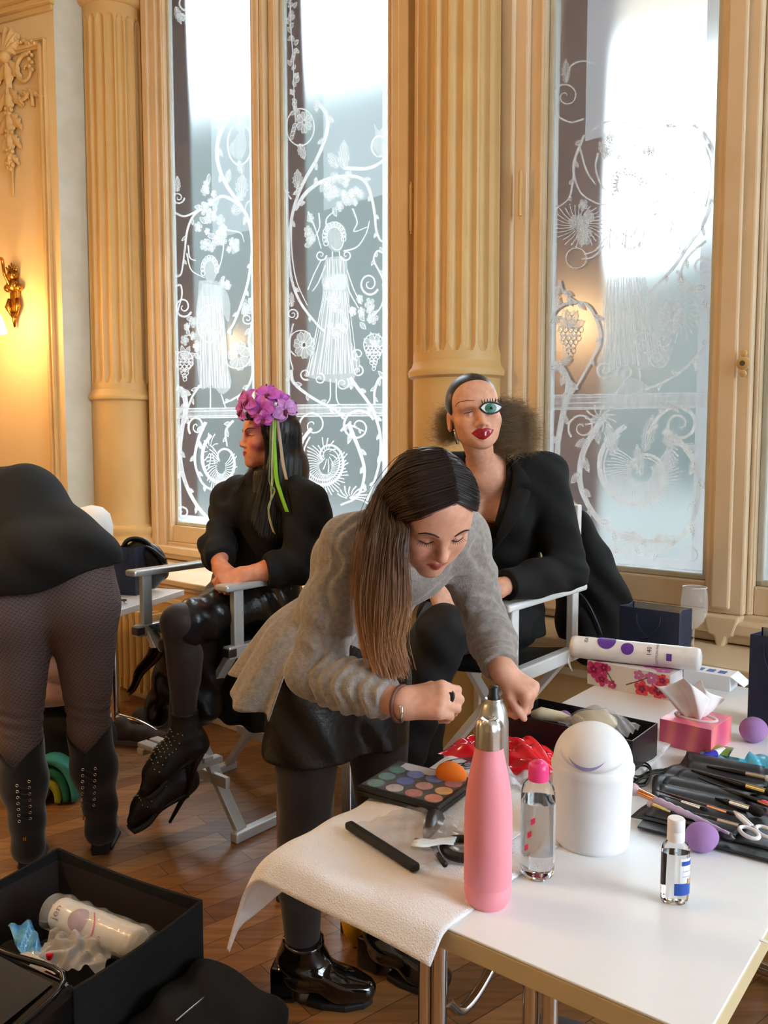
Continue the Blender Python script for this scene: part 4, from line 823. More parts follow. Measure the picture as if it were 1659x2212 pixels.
# clear zip bag with black slider
mat('zip_black', C(18, 18, 19), .55)
zp = TZ+.012; za, zb = atz(752, 1788, zp), atz(900, 1884, zp); zd = (zb-za).normalized(); zn = V((-zd.y, zd.x, 0)); ZL = (zb-za).length; ZM = frame(zd, zn, (0, 0, 1), za)
t = thing('zip_bag', 'clear plastic zip bag with thick black slider lying on the towel', 'bag', ZM @ V((ZL/2, .08, 0)))
g = G(); g.box((ZL/2, 0, .006), (ZL, .016, .013), ZM); obj('slider', g, 'zip_black', t, bevel=.004)
g = G(); g.grid(lambda u, v: ZM @ V((ZL*(.03+.94*u)+.0*v, .005+.155*v, .005+.010*math.sin(math.pi*u)*math.sin(math.pi*min(1, v*1.1))+.0035*math.sin(u*23+v*9)*math.sin(v*19+u*5))), 40, 40); obj('film', g, 'clear_film', t, smooth=True)
# what lies in the bag
def flatitem(name, label, cat, m, fn, **k):
    g = G(); fn(g); o = obj(name, g, m, None, base=g.v and V(g.v[0]) or None, **k); return tag(o, label, cat)
zq = lambda u, v, z=.004: ZM @ V((ZL*u, .16*v, z))
flatitem('hair_tie', 'black fabric hair tie ring inside the clear zip bag', 'hair tie', 'zip_black', lambda g: g.tube([zq(.98+.17*math.cos(a), .62+.17*math.sin(a)*1.1, .006) for a in np.linspace(0, 2*math.pi, 24, endpoint=False)], .008, 8, closed=True), smooth=True)
flatitem('black_brush_head', 'dark wedge shaped brush seen through the clear zip bag', 'brush', 'steel_dark', lambda g: g.tube([zq(.28, .92), zq(.36, .86), zq(.52, .62), zq(.60, .5)], [.004, .017, .011, .005], 8), smooth=True)
flatitem('strap', 'narrow black strap inside the zip bag beside the hair tie', 'strap', 'zip_black', lambda g: g.tube(catmull([zq(.60, .35), zq(.75, .44), zq(.9, .36), zq(1.08, .28)], 5), .005, 6), smooth=True)
mat('glint_white', C(226, 240, 246), .25); flatitem('white_glint', 'small white reflection piece under the film of the clear zip bag', 'reflection', 'glint_white', lambda g: g.grid(lambda u, v: ZM @ V((ZL*(.70+.08*u+.18*v), .16*(.25+.0*u)+.062*v-.02*u, .017+.002*math.sin(u*14+v*9))), 8, 8), smooth=True, solid=.001)  # the film's white reflection, modelled as a pale piece
# paper on the towel
mat('paper', C(232, 232, 240), .7); flatitem('paper_sheet', 'small white paper slip behind the palette end and the pink bottle', 'paper', 'paper', lambda g: g.bx((0, 0, 0), (.09, .06, .0012), frame(TU, TV, (0, 0, 1), atz(985, 1795, TZ+.014))))
# red crumpled wipes packet
mat('red_film', C(222, 12, 34), .18, col2=C(206, 6, 26), coat=.8); mat('pale_blue', C(170, 200, 222), .5)
rm = frame(TU, TV, (0, 0, 1), atz(1098, 1640, TZ+.006)); t = thing('wipes_packet', 'shiny red crumpled wipes packet behind the spray can', 'packet', rm @ V((0, 0, 0)))
def red(top):
    def f(u, v):
        x = (u-.5)*.27; y = (v-.5)*.13; e = (1-abs(2*u-1)**3)*(1-abs(2*v-1)**3); h = .034*e*(1+.3*math.sin(9*u+3*v)+.22*math.sin(21*u-17*v)+.15*math.sin(37*v+11*u)); return rm @ V((x, y, h if top else 0))
    return f
g = G(); g.grid(red(True), 44, 30); g.grid(red(False), 6, 6); obj('film', g, 'red_film', t, smooth=True)
obj('sticker', G().grid(lambda u, v: rm @ V((-.045+.07*u, .052+.012*v, .018)), 3, 3), 'pale_blue', t)
# crinkled clear bag behind the clear bottle
mat('crinkle', C(226, 224, 226), .15, alpha=.55, coat=.5)
flatitem('plastic_wrap', 'crinkled clear plastic wrap between red packet and pink capped bottle', 'plastic wrap', 'crinkle', lambda g: g.grid(lambda u, v: TABM @ (TABM.inverted() @ T0(1135, 1690)+V(((u-.5)*.16, (v-.5)*.12, .012+.02*pnoise(V((u*6, v*6, 3)))+.012*math.sin(u*17)*math.sin(v*13)))), 30, 24), smooth=True)

# black tray with brushes and puffs
mat('tray_black', C(24, 20, 22), .35); zr = TZ+.072
c0, c1, c2 = atz(1097, 1540, zr), atz(1132, 1502, zr), atz(1347, 1547, zr); bx_ = TU; tc = c0
TM = frame(TU, TV, (0, 0, 1), (c0.x-.00, c0.y, TZ)); tw, tl = .285, .14
t = thing('black_tray', 'black open box of brushes and puffs behind the white bin', 'box', TM @ V((tw/2, tl/2, 0)))
g = G(); th = .003
g.bx((0, 0, 0), (tw, tl, .004), TM)
for q in ((0, 0, tw, th), (0, tl-th, tw, tl), (0, 0, th, tl), (tw-th, 0, tw, tl)): g.bx((q[0], q[1], 0), (q[2], q[3], .072), TM)
obj('tray_body', g, 'tray_black', t, bevel=.001)
mat('bone', C(226, 214, 180), .6); mat('puff', C(226, 208, 168), .8)
def item(name, label, cat, m, fn, smooth=True, **k): return flatitem(name, label, cat, m, fn, smooth=smooth, **k)
item('bristle_brush', 'cream handled brush lying in the black open box', 'brush', 'bone', lambda g: g.tube([TM @ V(p) for p in ((.03, .05, .062), (.05, .06, .066), (.09, .075, .062), (.13, .08, .056))], [.006, .014, .012, .006], 10))
p = TM @ V((.085, .105, .05)); g = G(); g.ball(p, .0175, 18, 12); tag(obj('makeup_sponge', g, 'sponge_purple', None, smooth=True, base=p), 'small purple sponge inside the black open box', 'make-up sponge')
item('powder_puff', 'round cream powder puff in a clear bag inside the black open box', 'powder puff', 'puff', lambda g: g.ball(TM @ V((.165, .085, .065)), (.05, .042, .022), 24, 14))
item('clear_bag', 'clear plastic bag around the cream puff in the black open box', 'bag', 'clear_film', lambda g: g.grid(lambda u, v: TM @ V((.105+.15*u, .03+.10*v, .062+.038*math.sin(math.pi*u)*math.sin(math.pi*v)+.004*math.sin(u*19+v*23))), 26, 20))

# boxes of tissues, cotton pads
def m_pinkbox():
    m = bpy.data.materials.new('pink_box'); m.use_nodes = True; nt = m.node_tree; b = nt.nodes['Principled BSDF']; N = nt.nodes.new; L = nt.links.new
    tc = N('ShaderNodeTexCoord'); w = N('ShaderNodeTexWave'); w.inputs['Scale'].default_value = 7; w.inputs['Distortion'].default_value = 5; w.inputs['Detail'].default_value = 1; w.inputs['Detail Scale'].default_value = .6; L(tc.outputs['Object'], w.inputs['Vector'])
    r = N('ShaderNodeValToRGB'); e = r.color_ramp.elements; e[0].color = C(206, 84, 118); e[1].color = C(240, 130, 128); x = e.new(.5); x.color = C(222, 96, 128); L(w.outputs['Fac'], r.inputs['Fac']); L(r.outputs['Color'], b.inputs['Base Color']); b.inputs['Roughness'].default_value = .35; MAT['pink_box'] = m
m_pinkbox()
zr = TZ+.058; b0, b1, b2 = atz(1425, 1552, zr), atz(1537, 1577, zr), atz(1621, 1531, zr)
ex = (b1-b0); bw = ex.length; ex.normalize(); ey = V((-ex.y, ex.x, 0)); bd = .125; BM = frame(ex, ey, (0, 0, 1), (b0.x, b0.y, TZ))
t = thing('tissue_box', 'pink tissue box with a white tissue pulled out', 'tissue box', BM @ V((bw/2, bd/2, 0)))
obj('box', G().bx((0, 0, 0), (bw, bd, .058), BM), 'pink_box', t, bevel=.001)
mat('tissue', C(246, 240, 242), .9, nscale=30); mat('tissue_slot', C(222, 206, 208), .4)
g = G(); g.tube([BM @ V((bw/2+.045*math.cos(a), bd/2+.026*math.sin(a), .0585)) for a in np.linspace(0, 2*math.pi, 28, endpoint=False)], .0035, 8, closed=True); obj('slot_rim', g, 'tissue_slot', t, smooth=True)
def tis(k):
    def f(u, v):
        x = 2*u-1; sp = .016+.046*v**.8; lean = (-.026 if k == 0 else .012)*v
        top = 1-.30*x*x+.12*math.sin(x*4+k*2)
        return BM @ V((bw/2-.008+lean+x*sp*(1.0 if k == 0 else .75), bd/2+(.010 if k else -.004)+.014*math.sin(x*5.5+k+v*2.2)*(.3+v)+.02*v*(1 if k else -1)*.6, .05+.088*v*top*(1.0 if k == 0 else .86)))
    return f
for k in (0, 1): g = G(); g.grid(tis(k), 40, 20); obj('tissue_sheet', g, 'tissue', t, smooth=True, solid=.0008)
# flowered long box
mat('box_white', C(226, 224, 226), .4); mat('bloom_pink', C(214, 72, 132), .5, col2=C(176, 40, 110), nscale=60); mat('bloom_red', C(232, 80, 96), .5, col2=C(206, 50, 80), nscale=60); mat('bloom_violet', C(196, 110, 176), .5); mat('print_dark_pink', C(150, 24, 80), .5); mat('twig', C(110, 70, 50), .7)
f0, f1 = T0(1268, 1477), T0(1446, 1514); ex = (f1-f0); fl = ex.length; ex.normalize(); ey = V((-ex.y, ex.x, 0)); FM = frame(ex, ey, (0, 0, 1), f0); fh, fd_ = .068, .085
t = thing('flower_print_box', 'long white tissue box printed with pink orchids under the cotton roll', 'tissue box', FM @ V((fl/2, fd_/2, 0)))
obj('box', G().bx((0, 0, 0), (fl, fd_, fh), FM), 'box_white', t, bevel=.001)
def bloom(g, x, z, r, n=5, rot=0, face='f'):
    for k in range(n):
        a = rot+2*math.pi*k/n; pts = []
        for q in range(9): b = q/9*2*math.pi; u = r*.55+r*.42*math.cos(b); vv = r*.38*math.sin(b); pts.append((x+u*math.cos(a)-vv*math.sin(a), z+u*math.sin(a)+vv*math.cos(a)))
        g.add([FM @ (V((min(max(px_, .001), fl-.001), -.0006-.0001*k, min(max(pz, .001), fh-.001)) if face == 'f' else (px_, pz, fh+.0006+.0001*k))) for px_, pz in pts], [tuple(range(9))])
g = G(); [bloom(g, x, z, r, 5, x*50) for x, z, r in ((.02, .045, .026), (.05, .055, .022), (.045, .022, .022), (.075, .012, .014))]; obj('orchid_print', g, 'bloom_pink', t)
g = G(); [bloom(g, fl-x, z, r, 5, x*70) for x, z, r in ((.03, .022, .030), (.075, .018, .024), (.02, .05, .02))]; obj('orchid_print', g, 'bloom_red', t)
g = G(); [bloom(g, x, z, r, 5, x*50+.6) for x, z, r in ((.02, .045, .013), (.05, .055, .012), (.045, .022, .011), (fl-.03, .022, .015), (fl-.075, .018, .012), (fl-.02, .05, .01))]; g.v = [tuple(V(p)-FM.to_3x3() @ V((0, .0008, 0))) for p in g.v]; obj('orchid_print', g, 'print_dark_pink', t)
g = G(); [bloom(g, fl-x, z, r, 5, x*60) for x, z, r in ((.05, .052, .020), (.085, .052, .016))]; obj('orchid_print', g, 'bloom_violet', t)
g = G(); [bloom(g, x, y, .026, 5, x*40, 't') for x, y in ((.03, .02), (.07, .05), (fl-.03, .03), (fl-.07, .05))]; obj('orchid_print', g, 'bloom_violet', t)
g = G(); g.tube([FM @ V(p) for p in ((.055, -.0005, .05), (.07, -.0005, .03), (.085, -.0005, .004))], .0012, 6); g.tube([FM @ V(p) for p in ((fl-.12, -.0005, .02), (fl-.09, -.0005, .034), (fl-.06, -.0005, .05))], .0014, 6); obj('stem_print', g, 'twig', t)
# roll of cotton pads in film on the long box
mat('cotton_film', C(240, 240, 240), .3, col2=C(230, 230, 232), nscale=30, coat=.3, bump=.15, bscale=60); mat('print_purple', C(96, 52, 156), .5); mat('print_dark', C(40, 30, 70), .5)
rr = .031; zc = TZ+fh+rr; r0, r1 = atz(1236, 1396, zc), atz(1512, 1425, zc); d = (r1-r0); RL = d.length; d.normalize(); y_ = V((0, 0, 1)).cross(d).normalized(); RM = frame(d, y_, (0, 0, 1), r0)
def cotton_roll(name, label, RM, RL, rr, face, tail=True, circ=(), texts=(), band=None):
    base = RM @ V((RL/2, 0, 0)); t = thing(name, label, 'cotton pads', base)
    g = G(); R2 = RM @ Matrix.Rotation(math.pi/2, 4, 'Y')
    g.lathe([(0, 0), (rr*.6, -.004), (rr*.92, .0), (rr, .008)]+[(rr*(1+.012*math.sin(z*160)), z) for z in np.linspace(.014, RL-.014, 30)]+[(rr, RL-.008), (rr*.92, RL), (rr*.6, RL+.004), (0, RL)], 36, R2); obj('wrapped_roll', g, 'cotton_film', t, smooth=True)
    def patch(g, x0, x1, a0, a1, nu=8, nv=8, off=.0012):
        g.grid(lambda u, v: RM @ V((x0+(x1-x0)*u, -(rr+off)*math.cos(a0+(a1-a0)*v), (rr+off)*math.sin(a0+(a1-a0)*v))), nu, nv)
    for (x, a, r) in circ:
        g = G(); n = 28; vs = [RM @ V((x*RL, -(rr+.0014)*math.cos(a), (rr+.0014)*math.sin(a)))]
        for rg in range(1, 6):
            for q in range(n): b = 2*math.pi*q/n; aa = a+r*rg/5*math.sin(b)/rr; vs.append(RM @ V((x*RL+r*rg/5*math.cos(b), -(rr+.0014)*math.cos(aa), (rr+.0014)*math.sin(aa))))
        g.add(vs, [(0, 1+q, 1+(q+1) % n) for q in range(n)]+[(1+rg*n+q, 1+rg*n+(q+1) % n, 1+(rg+1)*n+(q+1) % n, 1+(rg+1)*n+q) for rg in range(4) for q in range(n)]); obj('round_print', g, 'print_purple' if face != 'kit' else 'print_lilac', t)
    if band: g = G(); patch(g, band[0]*RL, band[1]*RL, band[2], band[3]); obj('band_print', g, band[4], t)
    for body, x, a, sz, rot, mt in texts:
        g = G(); g.text(body, sz, Matrix.Identity(4)); vs = []
        for q in g.v:
            X, Y = (q[0], q[1]) if not rot else (-q[1], q[0])
            aa = a+Y/rr; vs.append(tuple(RM @ V((x*RL+X, -(rr+.0018)*math.cos(aa), (rr+.0018)*math.sin(aa)))))
        g.v = vs; obj('lettering', g, mt, t)
    if tail:
        g = G()
        for q in (0, 1): g.tube(catmull([RM @ V((-.002, -rr*.6+.012*q, -rr*.5)), RM @ V((-.006, -rr*.7+.013*q, -rr*1.2)), RM @ V((.002, -rr*.75+.02*q, -rr*1.9-.012*q))], 5), .0012, 6)
        obj('drawstring', g, 'label_white', t)
    return t
mat('print_lilac', C(180, 156, 190), .6); mat('print_pink', C(226, 62, 132), .5)
cotton_roll('cotton_pad_roll', 'long white cotton pad roll lying on the flower printed box', RM, RL, rr, 'a', True, ((.29, 1.12, .025), (.46, .55, .017)),
    (('ISA', .13, 1.0, .014, True, 'print_dark'), ('140', .63, .5, .017, True, 'print_dark'), ('COTTON PADS', .69, .4, .009, True, 'print_dark')), (.76, .80, -.15, .45, 'print_purple'))
# small white carton behind
p = T0(1535, 1488); CM_ = frame(TU, TV, (0, 0, 1), p); t = thing('white_carton', 'small white carton behind the tissue, near the far table edge', 'box', p)
obj('carton', G().bx((-.075, 0, 0), (.05, .075, .042), CM_), 'label_white', t, bevel=.001)
g = G(); g.add([CM_ @ V(q) for q in ((.05, .0, .042), (.05, .075, .042), (.085, .07, .018), (.085, .005, .018))], [(0, 1, 2, 3)]); obj('flap', g, 'label_white', t, solid=.001)
g = G()
for q in range(3): g.bx((-.05+.03*q, .02, .0421), (-.03+.03*q, .05, .0426), CM_)
obj('print', g, 'blue_print', t)
# navy gift bags
mat('navy_paper', C(30, 40, 66), .5, col2=C(26, 35, 58), nscale=12); mat('navy_inside', C(176, 170, 160), .7)
def gift_bag(label, M, w, d, h, open_top=True, text=None):
    t = thing('gift_bag', label, 'gift bag', M @ V((w/2, d/2, 0)))
    g = G(); i = .004
    V8 = [(0, 0, 0), (w, 0, 0), (w, d, 0), (0, d, 0), (0, 0, h), (w, 0, h), (w, d, h), (0, d, h), (w+.0, d/2, 0), (0, d/2, 0), (w-.012, d/2, h), (.012, d/2, h)]
    g.add([M @ V(p) for p in V8], [(0, 1, 2, 3), (0, 1, 5, 4), (3, 2, 6, 7), (1, 8, 10, 5), (8, 2, 6, 10), (0, 9, 11, 4), (9, 3, 7, 11)]); obj('bag_body', g, 'navy_paper', t, solid=.001)
    g = G(); g.add([M @ V(p) for p in ((.004, d-.002, h*.2), (w-.004, d-.002, h*.2), (w-.004, d-.002, h-.001), (.004, d-.002, h-.001))], [(0, 1, 2, 3)]); obj('inner_face', g, 'navy_inside', t)
    g = G(); g.tube(catmull([M @ V(p) for p in ((w*.3, -.002, h-.02), (w*.33, -.004, h-.05), (w*.5, -.006, h-.085), (w*.67, -.004, h-.05), (w*.7, -.002, h-.02))], 6), .0018, 6); obj('handle', g, 'navy_paper', t)
    if text:
        g = G(); g.text(text, w*.12, M @ Matrix.Translation((w*.5, -.0012, h*.30)) @ Matrix.Rotation(math.pi/2, 4, 'X')); obj('lettering', g, 'label_white', t)
    return t
LZ = .696
bp = atz(1336, 1432, LZ); bq = atz(1474, 1444, LZ); bh = 122*bp.y/F; GM = frame(WU, -WN, (0, 0, 1), bp+WN*.0); wbag = (bq-bp).length
gift_bag('navy paper gift bag on the window ledge behind the cotton roll', GM, wbag, .10, .185)
p = T0(1614, 1570); GM = frame(TU, TV, (0, 0, 1), p); gift_bag('tall navy paper bag on the table at the right edge, behind a purple sponge', GM, .10, .10, .222)
p = atz(293, 1287, TZ); e1 = V((-.957, .29, 0)).normalized(); GM = frame(-e1, V((.29, .957, 0)), (0, 0, 1), p+e1*.115); gift_bag('navy paper gift bag on the side table at left', GM, .115, .10, .215)
# wine glass on the ledge
def m_clear():
    m = mat('thin_glass', (1, 1, 1, 1), .02, alpha=.14, spec=1.0)
m_clear()
p = Wl(*( (wall_sz(1497, 1400, .30)[0], .30) ), .695); t = thing('wine_glass', 'clear stemmed wine glass on the window ledge behind the gift bag', 'glass', p); M = Matrix.Translation(p)
k = p.y/F; zr = (LZ+ (1) )*0; topz = atY(1497, 1268, p.y).z-p.z; R = 26*k
g = G(); hb = 92*k; g.lathe([(R*.96, topz), (R*1.08, topz-hb*.35), (R*1.06, topz-hb*.6), (R*.8, topz-hb*.82), (R*.35, topz-hb*.97), (.004, topz-hb), (.0035, .03), (.006, .012), (R*.95, .003), (R*.98, 0)], 36, M); obj('glass_body', g, 'thin_glass', t, smooth=True, solid=.0012)
g = G(); g.tube([p+V((R*.97*math.cos(a), R*.97*math.sin(a), topz)) for a in np.linspace(0, 6.283, 30, endpoint=False)], .0011, 6, closed=True); obj('rim', g, 'label_white', t, smooth=True)
g = G(); g.lathe([(0, topz-hb*.95), (R*.35, topz-hb*.93), (R*.78, topz-hb*.8), (R*1.02, topz-hb*.62), (R*1.03, topz-hb*.58), (0, topz-hb*.58)], 30, M); mat('pale_drink', C(232, 226, 206), .05, alpha=.25); obj('drink', g, 'pale_drink', t, smooth=True)
# lip balm, sachet packet, paper scrap
p = T0(1540, 1634); q0, q1 = atz(1512, 1640, TZ+.009), atz(1563, 1622, TZ+.009); d = (q1-q0); t = thing('lip_balm', 'dark blue and white lip balm tube in front of the pink tissue box', 'lip balm', q0)
g = G(); g.tube([q0, q0+d*.62], .009, 16); obj('tube_body', g, 'cap_blue', t, auto=40); g = G(); g.tube([q0+d*.62, q1], .0088, 16); obj('cap', g, 'label_white', t, auto=40)
mat('packet_blue', C(70, 176, 210), .25, col2=C(120, 206, 226), nscale=9, coat=.4); mat('packet_green', C(120, 160, 70), .4)
p = T0(1612, 1642); t = thing('sachet_packet', 'pale blue and green foil packet in front of the right purple sponge', 'packet', p); SMx = frame(TU, TV, (0, 0, 1), p)
g = G(); g.grid(lambda u, v: SMx @ V(((u-.5)*.17, (v-.5)*.075, .004+.010*math.sin(math.pi*u)*math.sin(math.pi*v)+.003*math.sin(u*30+v*8))), 28, 14); obj('film', g, 'packet_blue', t, smooth=True, solid=.001)
g = G(); g.grid(lambda u, v: SMx @ V((-.075+.045*u, -.03+.06*v, .0095+.006*math.sin(math.pi*v)+.001*math.sin(u*9))), 8, 8); obj('green_print', g, 'packet_green', t, smooth=True)
g = G(); g.grid(lambda u, v: SMx @ V((-.025+.03*u, -.035+.07*v, .0135+.006*math.sin(math.pi*v))), 8, 8); obj('white_print', g, 'label_white', t, smooth=True)
flatitem('paper_scrap', 'tiny white paper scrap near the right table edge', 'paper', 'label_white', lambda g: g.bx((0, 0, 0), (.014, .006, .0008), frame(TU, TV, (0, 0, 1), T0(1640, 2032))))

# brush roll
mat('roll_vinyl', C(44, 47, 50), .38, col2=C(36, 38, 42), nscale=14, bump=.25, bscale=40)
zz = TZ+.006; A = atz(1477, 1629, zz); Bq = atz(1363, 1768, zz); dl = (Bq-A); LA = dl.length; dl.normalize(); dr = V((-dl.y, dl.x, 0)); 
if dr.x < 0: dr = -dr
BRM = frame(dr, -dl, (0, 0, 1), Bq); RWd = .335     # x along the brushes (to the right), y from the near edge to the far edge
t = thing('brush_roll', 'open black vinyl brush roll filled with make-up brushes', 'brush roll', BRM @ V((.2, LA/2, 0)))
def rollf(u, v):
    y = LA*v; x = RWd*u+.012*math.sin(v*9); return BRM @ V((x, y, .003+.006*abs(math.sin(v*math.pi*5))*(1 if u < .42 else .3)+.002*math.sin(u*13)))
g = G(); g.grid(rollf, 30, 60); obj('mat', g, 'roll_vinyl', t, smooth=True, solid=.003)
g = G(); g.grid(lambda u, v: BRM @ V((.02+.15*u+.01*math.sin(v*11), LA*(.02+.96*v), .009+.007*abs(math.sin(v*math.pi*7)))), 12, 70); obj('pocket_strip', g, 'roll_vinyl', t, smooth=True, solid=.002)
g = G(); g.box((.17, -.012, .001), (.30, .035, .004), BRM); obj('flap', g, 'roll_vinyl', t, bevel=.001)
mat('brush_black', C(18, 18, 20), .25); mat('ferrule_silver', C(214, 210, 204), .2, 1.0); mat('ferrule_gold', C(206, 186, 120), .25, 1.0); mat('ferrule_copper', C(214, 150, 110), .2, 1.0); mat('bristle_black', C(24, 22, 22), .9); mat('bristle_pink', C(216, 190, 196), .95, bump=.4, bscale=500); mat('handle_lilac', C(190, 168, 200), .4); mat('handle_brown', C(70, 40, 34), .3)
def brush(label, x0, y0, x1, y1, r, hm, fm, bm_, flip=False, bl=.03, br=1.3, twist=False, z=.014):
    a, b = BRM @ V((x0, y0, z)), BRM @ V((x1, y1, z))
    if flip: a, b = b, a
    d = b-a; L = d.length; d.normalize(); t = thing('makeup_brush', label, 'make-up brush', a, 0, None)
    hl = L-bl-.035
    n = 24; g = G(); pts = [a+d*(hl*i/n) for i in range(n+1)]; rad = [r*(.35+.65*min(1, (i/n)*1.6))*(1+(.16*math.sin(i*2.1) if twist else 0)) for i in range(n+1)]
    g.tube(pts, rad, 10); obj('handle', g, hm, t, smooth=True)
    g = G(); g.tube([a+d*hl, a+d*(hl+.012), a+d*(hl+.035)], [r*1.02, r*1.05, r*1.12], 12); obj('ferrule', g, fm, t, auto=40)
    g = G(); g.tube([a+d*(L-bl), a+d*(L-bl*.6), a+d*(L-bl*.25), a+d*L], [r*1.1, r*br, r*br*.85, r*.35], 12); obj('bristles', g, bm_, t, smooth=True)
    return t
B_ = 'brush_black'
def bpx(p1, p2, dz): 
    a = BRM.inverted() @ atz(p1[0], p1[1], TZ+dz); b = BRM.inverted() @ atz(p2[0], p2[1], TZ+dz); return a.x, a.y, b.x, b.y
for lb, p1, p2, r, hm, fm, bm_, kw in (
    ('large lilac twisted handle brush with copper ferrule and pink bristles', (1574, 1800), (1350, 1697), .0062, 'handle_lilac', 'ferrule_copper', 'bristle_pink', dict(bl=.035, br=1.9, twist=True, z=.026)),
    ('black brush with silver ferrule in the topmost pocket of the roll', (1527, 1655), (1668, 1684), .0052, B_, 'ferrule_silver', 'label_white', dict(bl=.012, z=.018)),
    ('thick black brush with gold printed handle, second from the top of the roll', (1494, 1664), (1690, 1722), .0060, B_, 'ferrule_gold', 'bristle_black', dict(bl=.03, z=.018)),
    ('thin black brush with copper tip, third from the top of the roll', (1508, 1680), (1700, 1756), .0032, B_, 'ferrule_copper', 'bristle_black', dict(bl=.02, z=.017)),
    ('black brush with silver ferrule and short fluffy head in the middle of the roll', (1545, 1724), (1652, 1758), .0056, B_, 'ferrule_silver', 'bristle_black', dict(bl=.026, br=1.7, z=.018)),
    ('slim brown brush beside the lilac handle', (1415, 1706), (1590, 1762), .0034, 'handle_brown', 'ferrule_copper', 'bristle_black', dict(bl=.016, z=.016)),
    ('slim black brush with bright silver ferrule under the lilac handle', (1425, 1718), (1530, 1752), .0040, B_, 'ferrule_silver', 'bristle_black', dict(bl=.014, z=.015)),
    ('long black brush with silver ferrule pointing to the white scissors', (1500, 1758), (1612, 1790), .0042, B_, 'ferrule_silver', 'bristle_black', dict(bl=.012, z=.016)),
    ('brush with fanned grey bristles at the near edge of the roll', (1470, 1772), (1588, 1812), .0044, 'handle_brown', 'ferrule_silver', 'steel_dark', dict(bl=.026, br=1.9, z=.015)),
    ('thick black handled brush with gold ferrule lying under the lilac brush', (1530, 1782), (1398, 1734), .0060, B_, 'ferrule_gold', 'bristle_pink', dict(bl=.014, z=.0165)),
    ('black brush half in a pocket at the upper left of the roll', (1545, 1700), (1660, 1738), .0048, B_, B_, 'label_red', dict(bl=.012, z=.015))):
    brush(lb, *bpx(p1, p2, .006+kw['z']), r, hm, fm, bm_, **kw)
# white scissors
mat('scissor_white', C(236, 236, 240), .3)
sp, sh = atz(1586, 1752, TZ+.03), atz(1622, 1785, TZ+.03); d = (sh-sp).normalized(); n_ = V((-d.y, d.x, 0)); t = thing('scissors', 'small white handled scissors lying on the brush roll', 'scissors', sp)
for s in (-1, 1):
    g = G(); g.tube([sp+n_*.001*s, sp+d*.02+n_*.003*s, sh+n_*.002*s], [.0012, .0034, .004], 8); c = sh+d*.022+n_*.014*s; bl = obj('blade', g, 'scissor_white', t, smooth=True)
    g = G(); g.tube([c+d*.021*math.cos(a)+n_*.0125*math.sin(a) for a in np.linspace(0, 6.283, 22, endpoint=False)], .0034, 8, closed=True); obj('finger_ring', g, 'scissor_white', bl, smooth=True)
# black elastic loops
t = thing('elastic_cord', 'loose black elastic cord loops beside the white bin', 'cord', T0(1410, 1680))
for q in range(2):
    g = G(); pts = [atz(x, y+6*q, TZ+.006+.006*q) for x, y in ((1440, 1660), (1405, 1672), (1370, 1676), (1366, 1655), (1392, 1648), (1406, 1662), (1394, 1690), (1368, 1690), (1400, 1668), (1430, 1662))]; g.tube(catmull(pts[q:], 6), .0021, 8); obj('loop', g, 'zip_black', t, smooth=True)

# ------------------------------------------------------------ things in the make-up case
def cs(x, y, z=.0): return MCM @ V((x, y, z1-.03+z))
z1 = .66
for q, (x, y, z, r, lb) in enumerate(((.04, .03, .04, .026, 'purple sponge in the black make-up case'), (-.13, .06, .04, .022, 'pale lilac sponge at the left end of the make-up case'))):
    g = G(); g.ball(cs(x, y, z), (r*1.25, r, r), 18, 12); tag(obj('makeup_sponge', g, 'sponge_purple', None, smooth=True, base=cs(x, y, z)), lb, 'make-up sponge')
for q, (x, y, m, lb) in enumerate(((-.10, -.04, 'bone', 'cream brush end sticking out of the make-up case'), (-.05, .09, 'bone', 'second cream brush leaning in the make-up case'), (.09, -.05, 'chrome', 'silver brush leaning in the make-up case'), (.13, .03, 'label_white', 'white tube standing in the make-up case'))):
    g = G(); a = cs(x, y, 0.0); g.tube([a, a+V((.012*(q-1), .01, .06)), a+V((.02*(q-1), .015, .10))], [.006, .009, .005], 10); tag(obj('makeup_tool', g, m, None, smooth=True, base=a), lb, 'make-up tool')
# ------------------------------------------------------------ smooth bodies: signed distance shapes meshed with surface nets
def cap(a, b, ra, rb, k=.02, op='u'):
    a, b = np.array(a, float), np.array(b, float); c = (a+b)/2; return dict(t='c', a=a, b=b, ra=ra, rb=rb, k=k, op=op, c=c, R=np.linalg.norm(b-a)/2+max(ra, rb))
def ell(c, r, M=None, k=.02, op='u'):
    c = np.array(c, float); r = np.array(r if hasattr(r, '__len__') else (r, r, r), float); Q = np.eye(3) if M is None else np.array(M.to_3x3()) if hasattr(M, 'to_3x3') else np.array(M)
    return dict(t='e', r=r, M=Q, k=k, op=op, c=c, R=r.max())
def chain(pts, rad, k=.02): return [cap(pts[i], pts[i+1], rad[i], rad[i+1], k) for i in range(len(pts)-1)]
def infl(prims, t):
    out = []
    for p in prims:
        q = dict(p)
        if q['op'] != 'u': continue
        if q['t'] == 'c': q['ra'] += t; q['rb'] += t
        else: q['r'] = q['r']+t
        q['R'] += t; out.append(q)
    return out
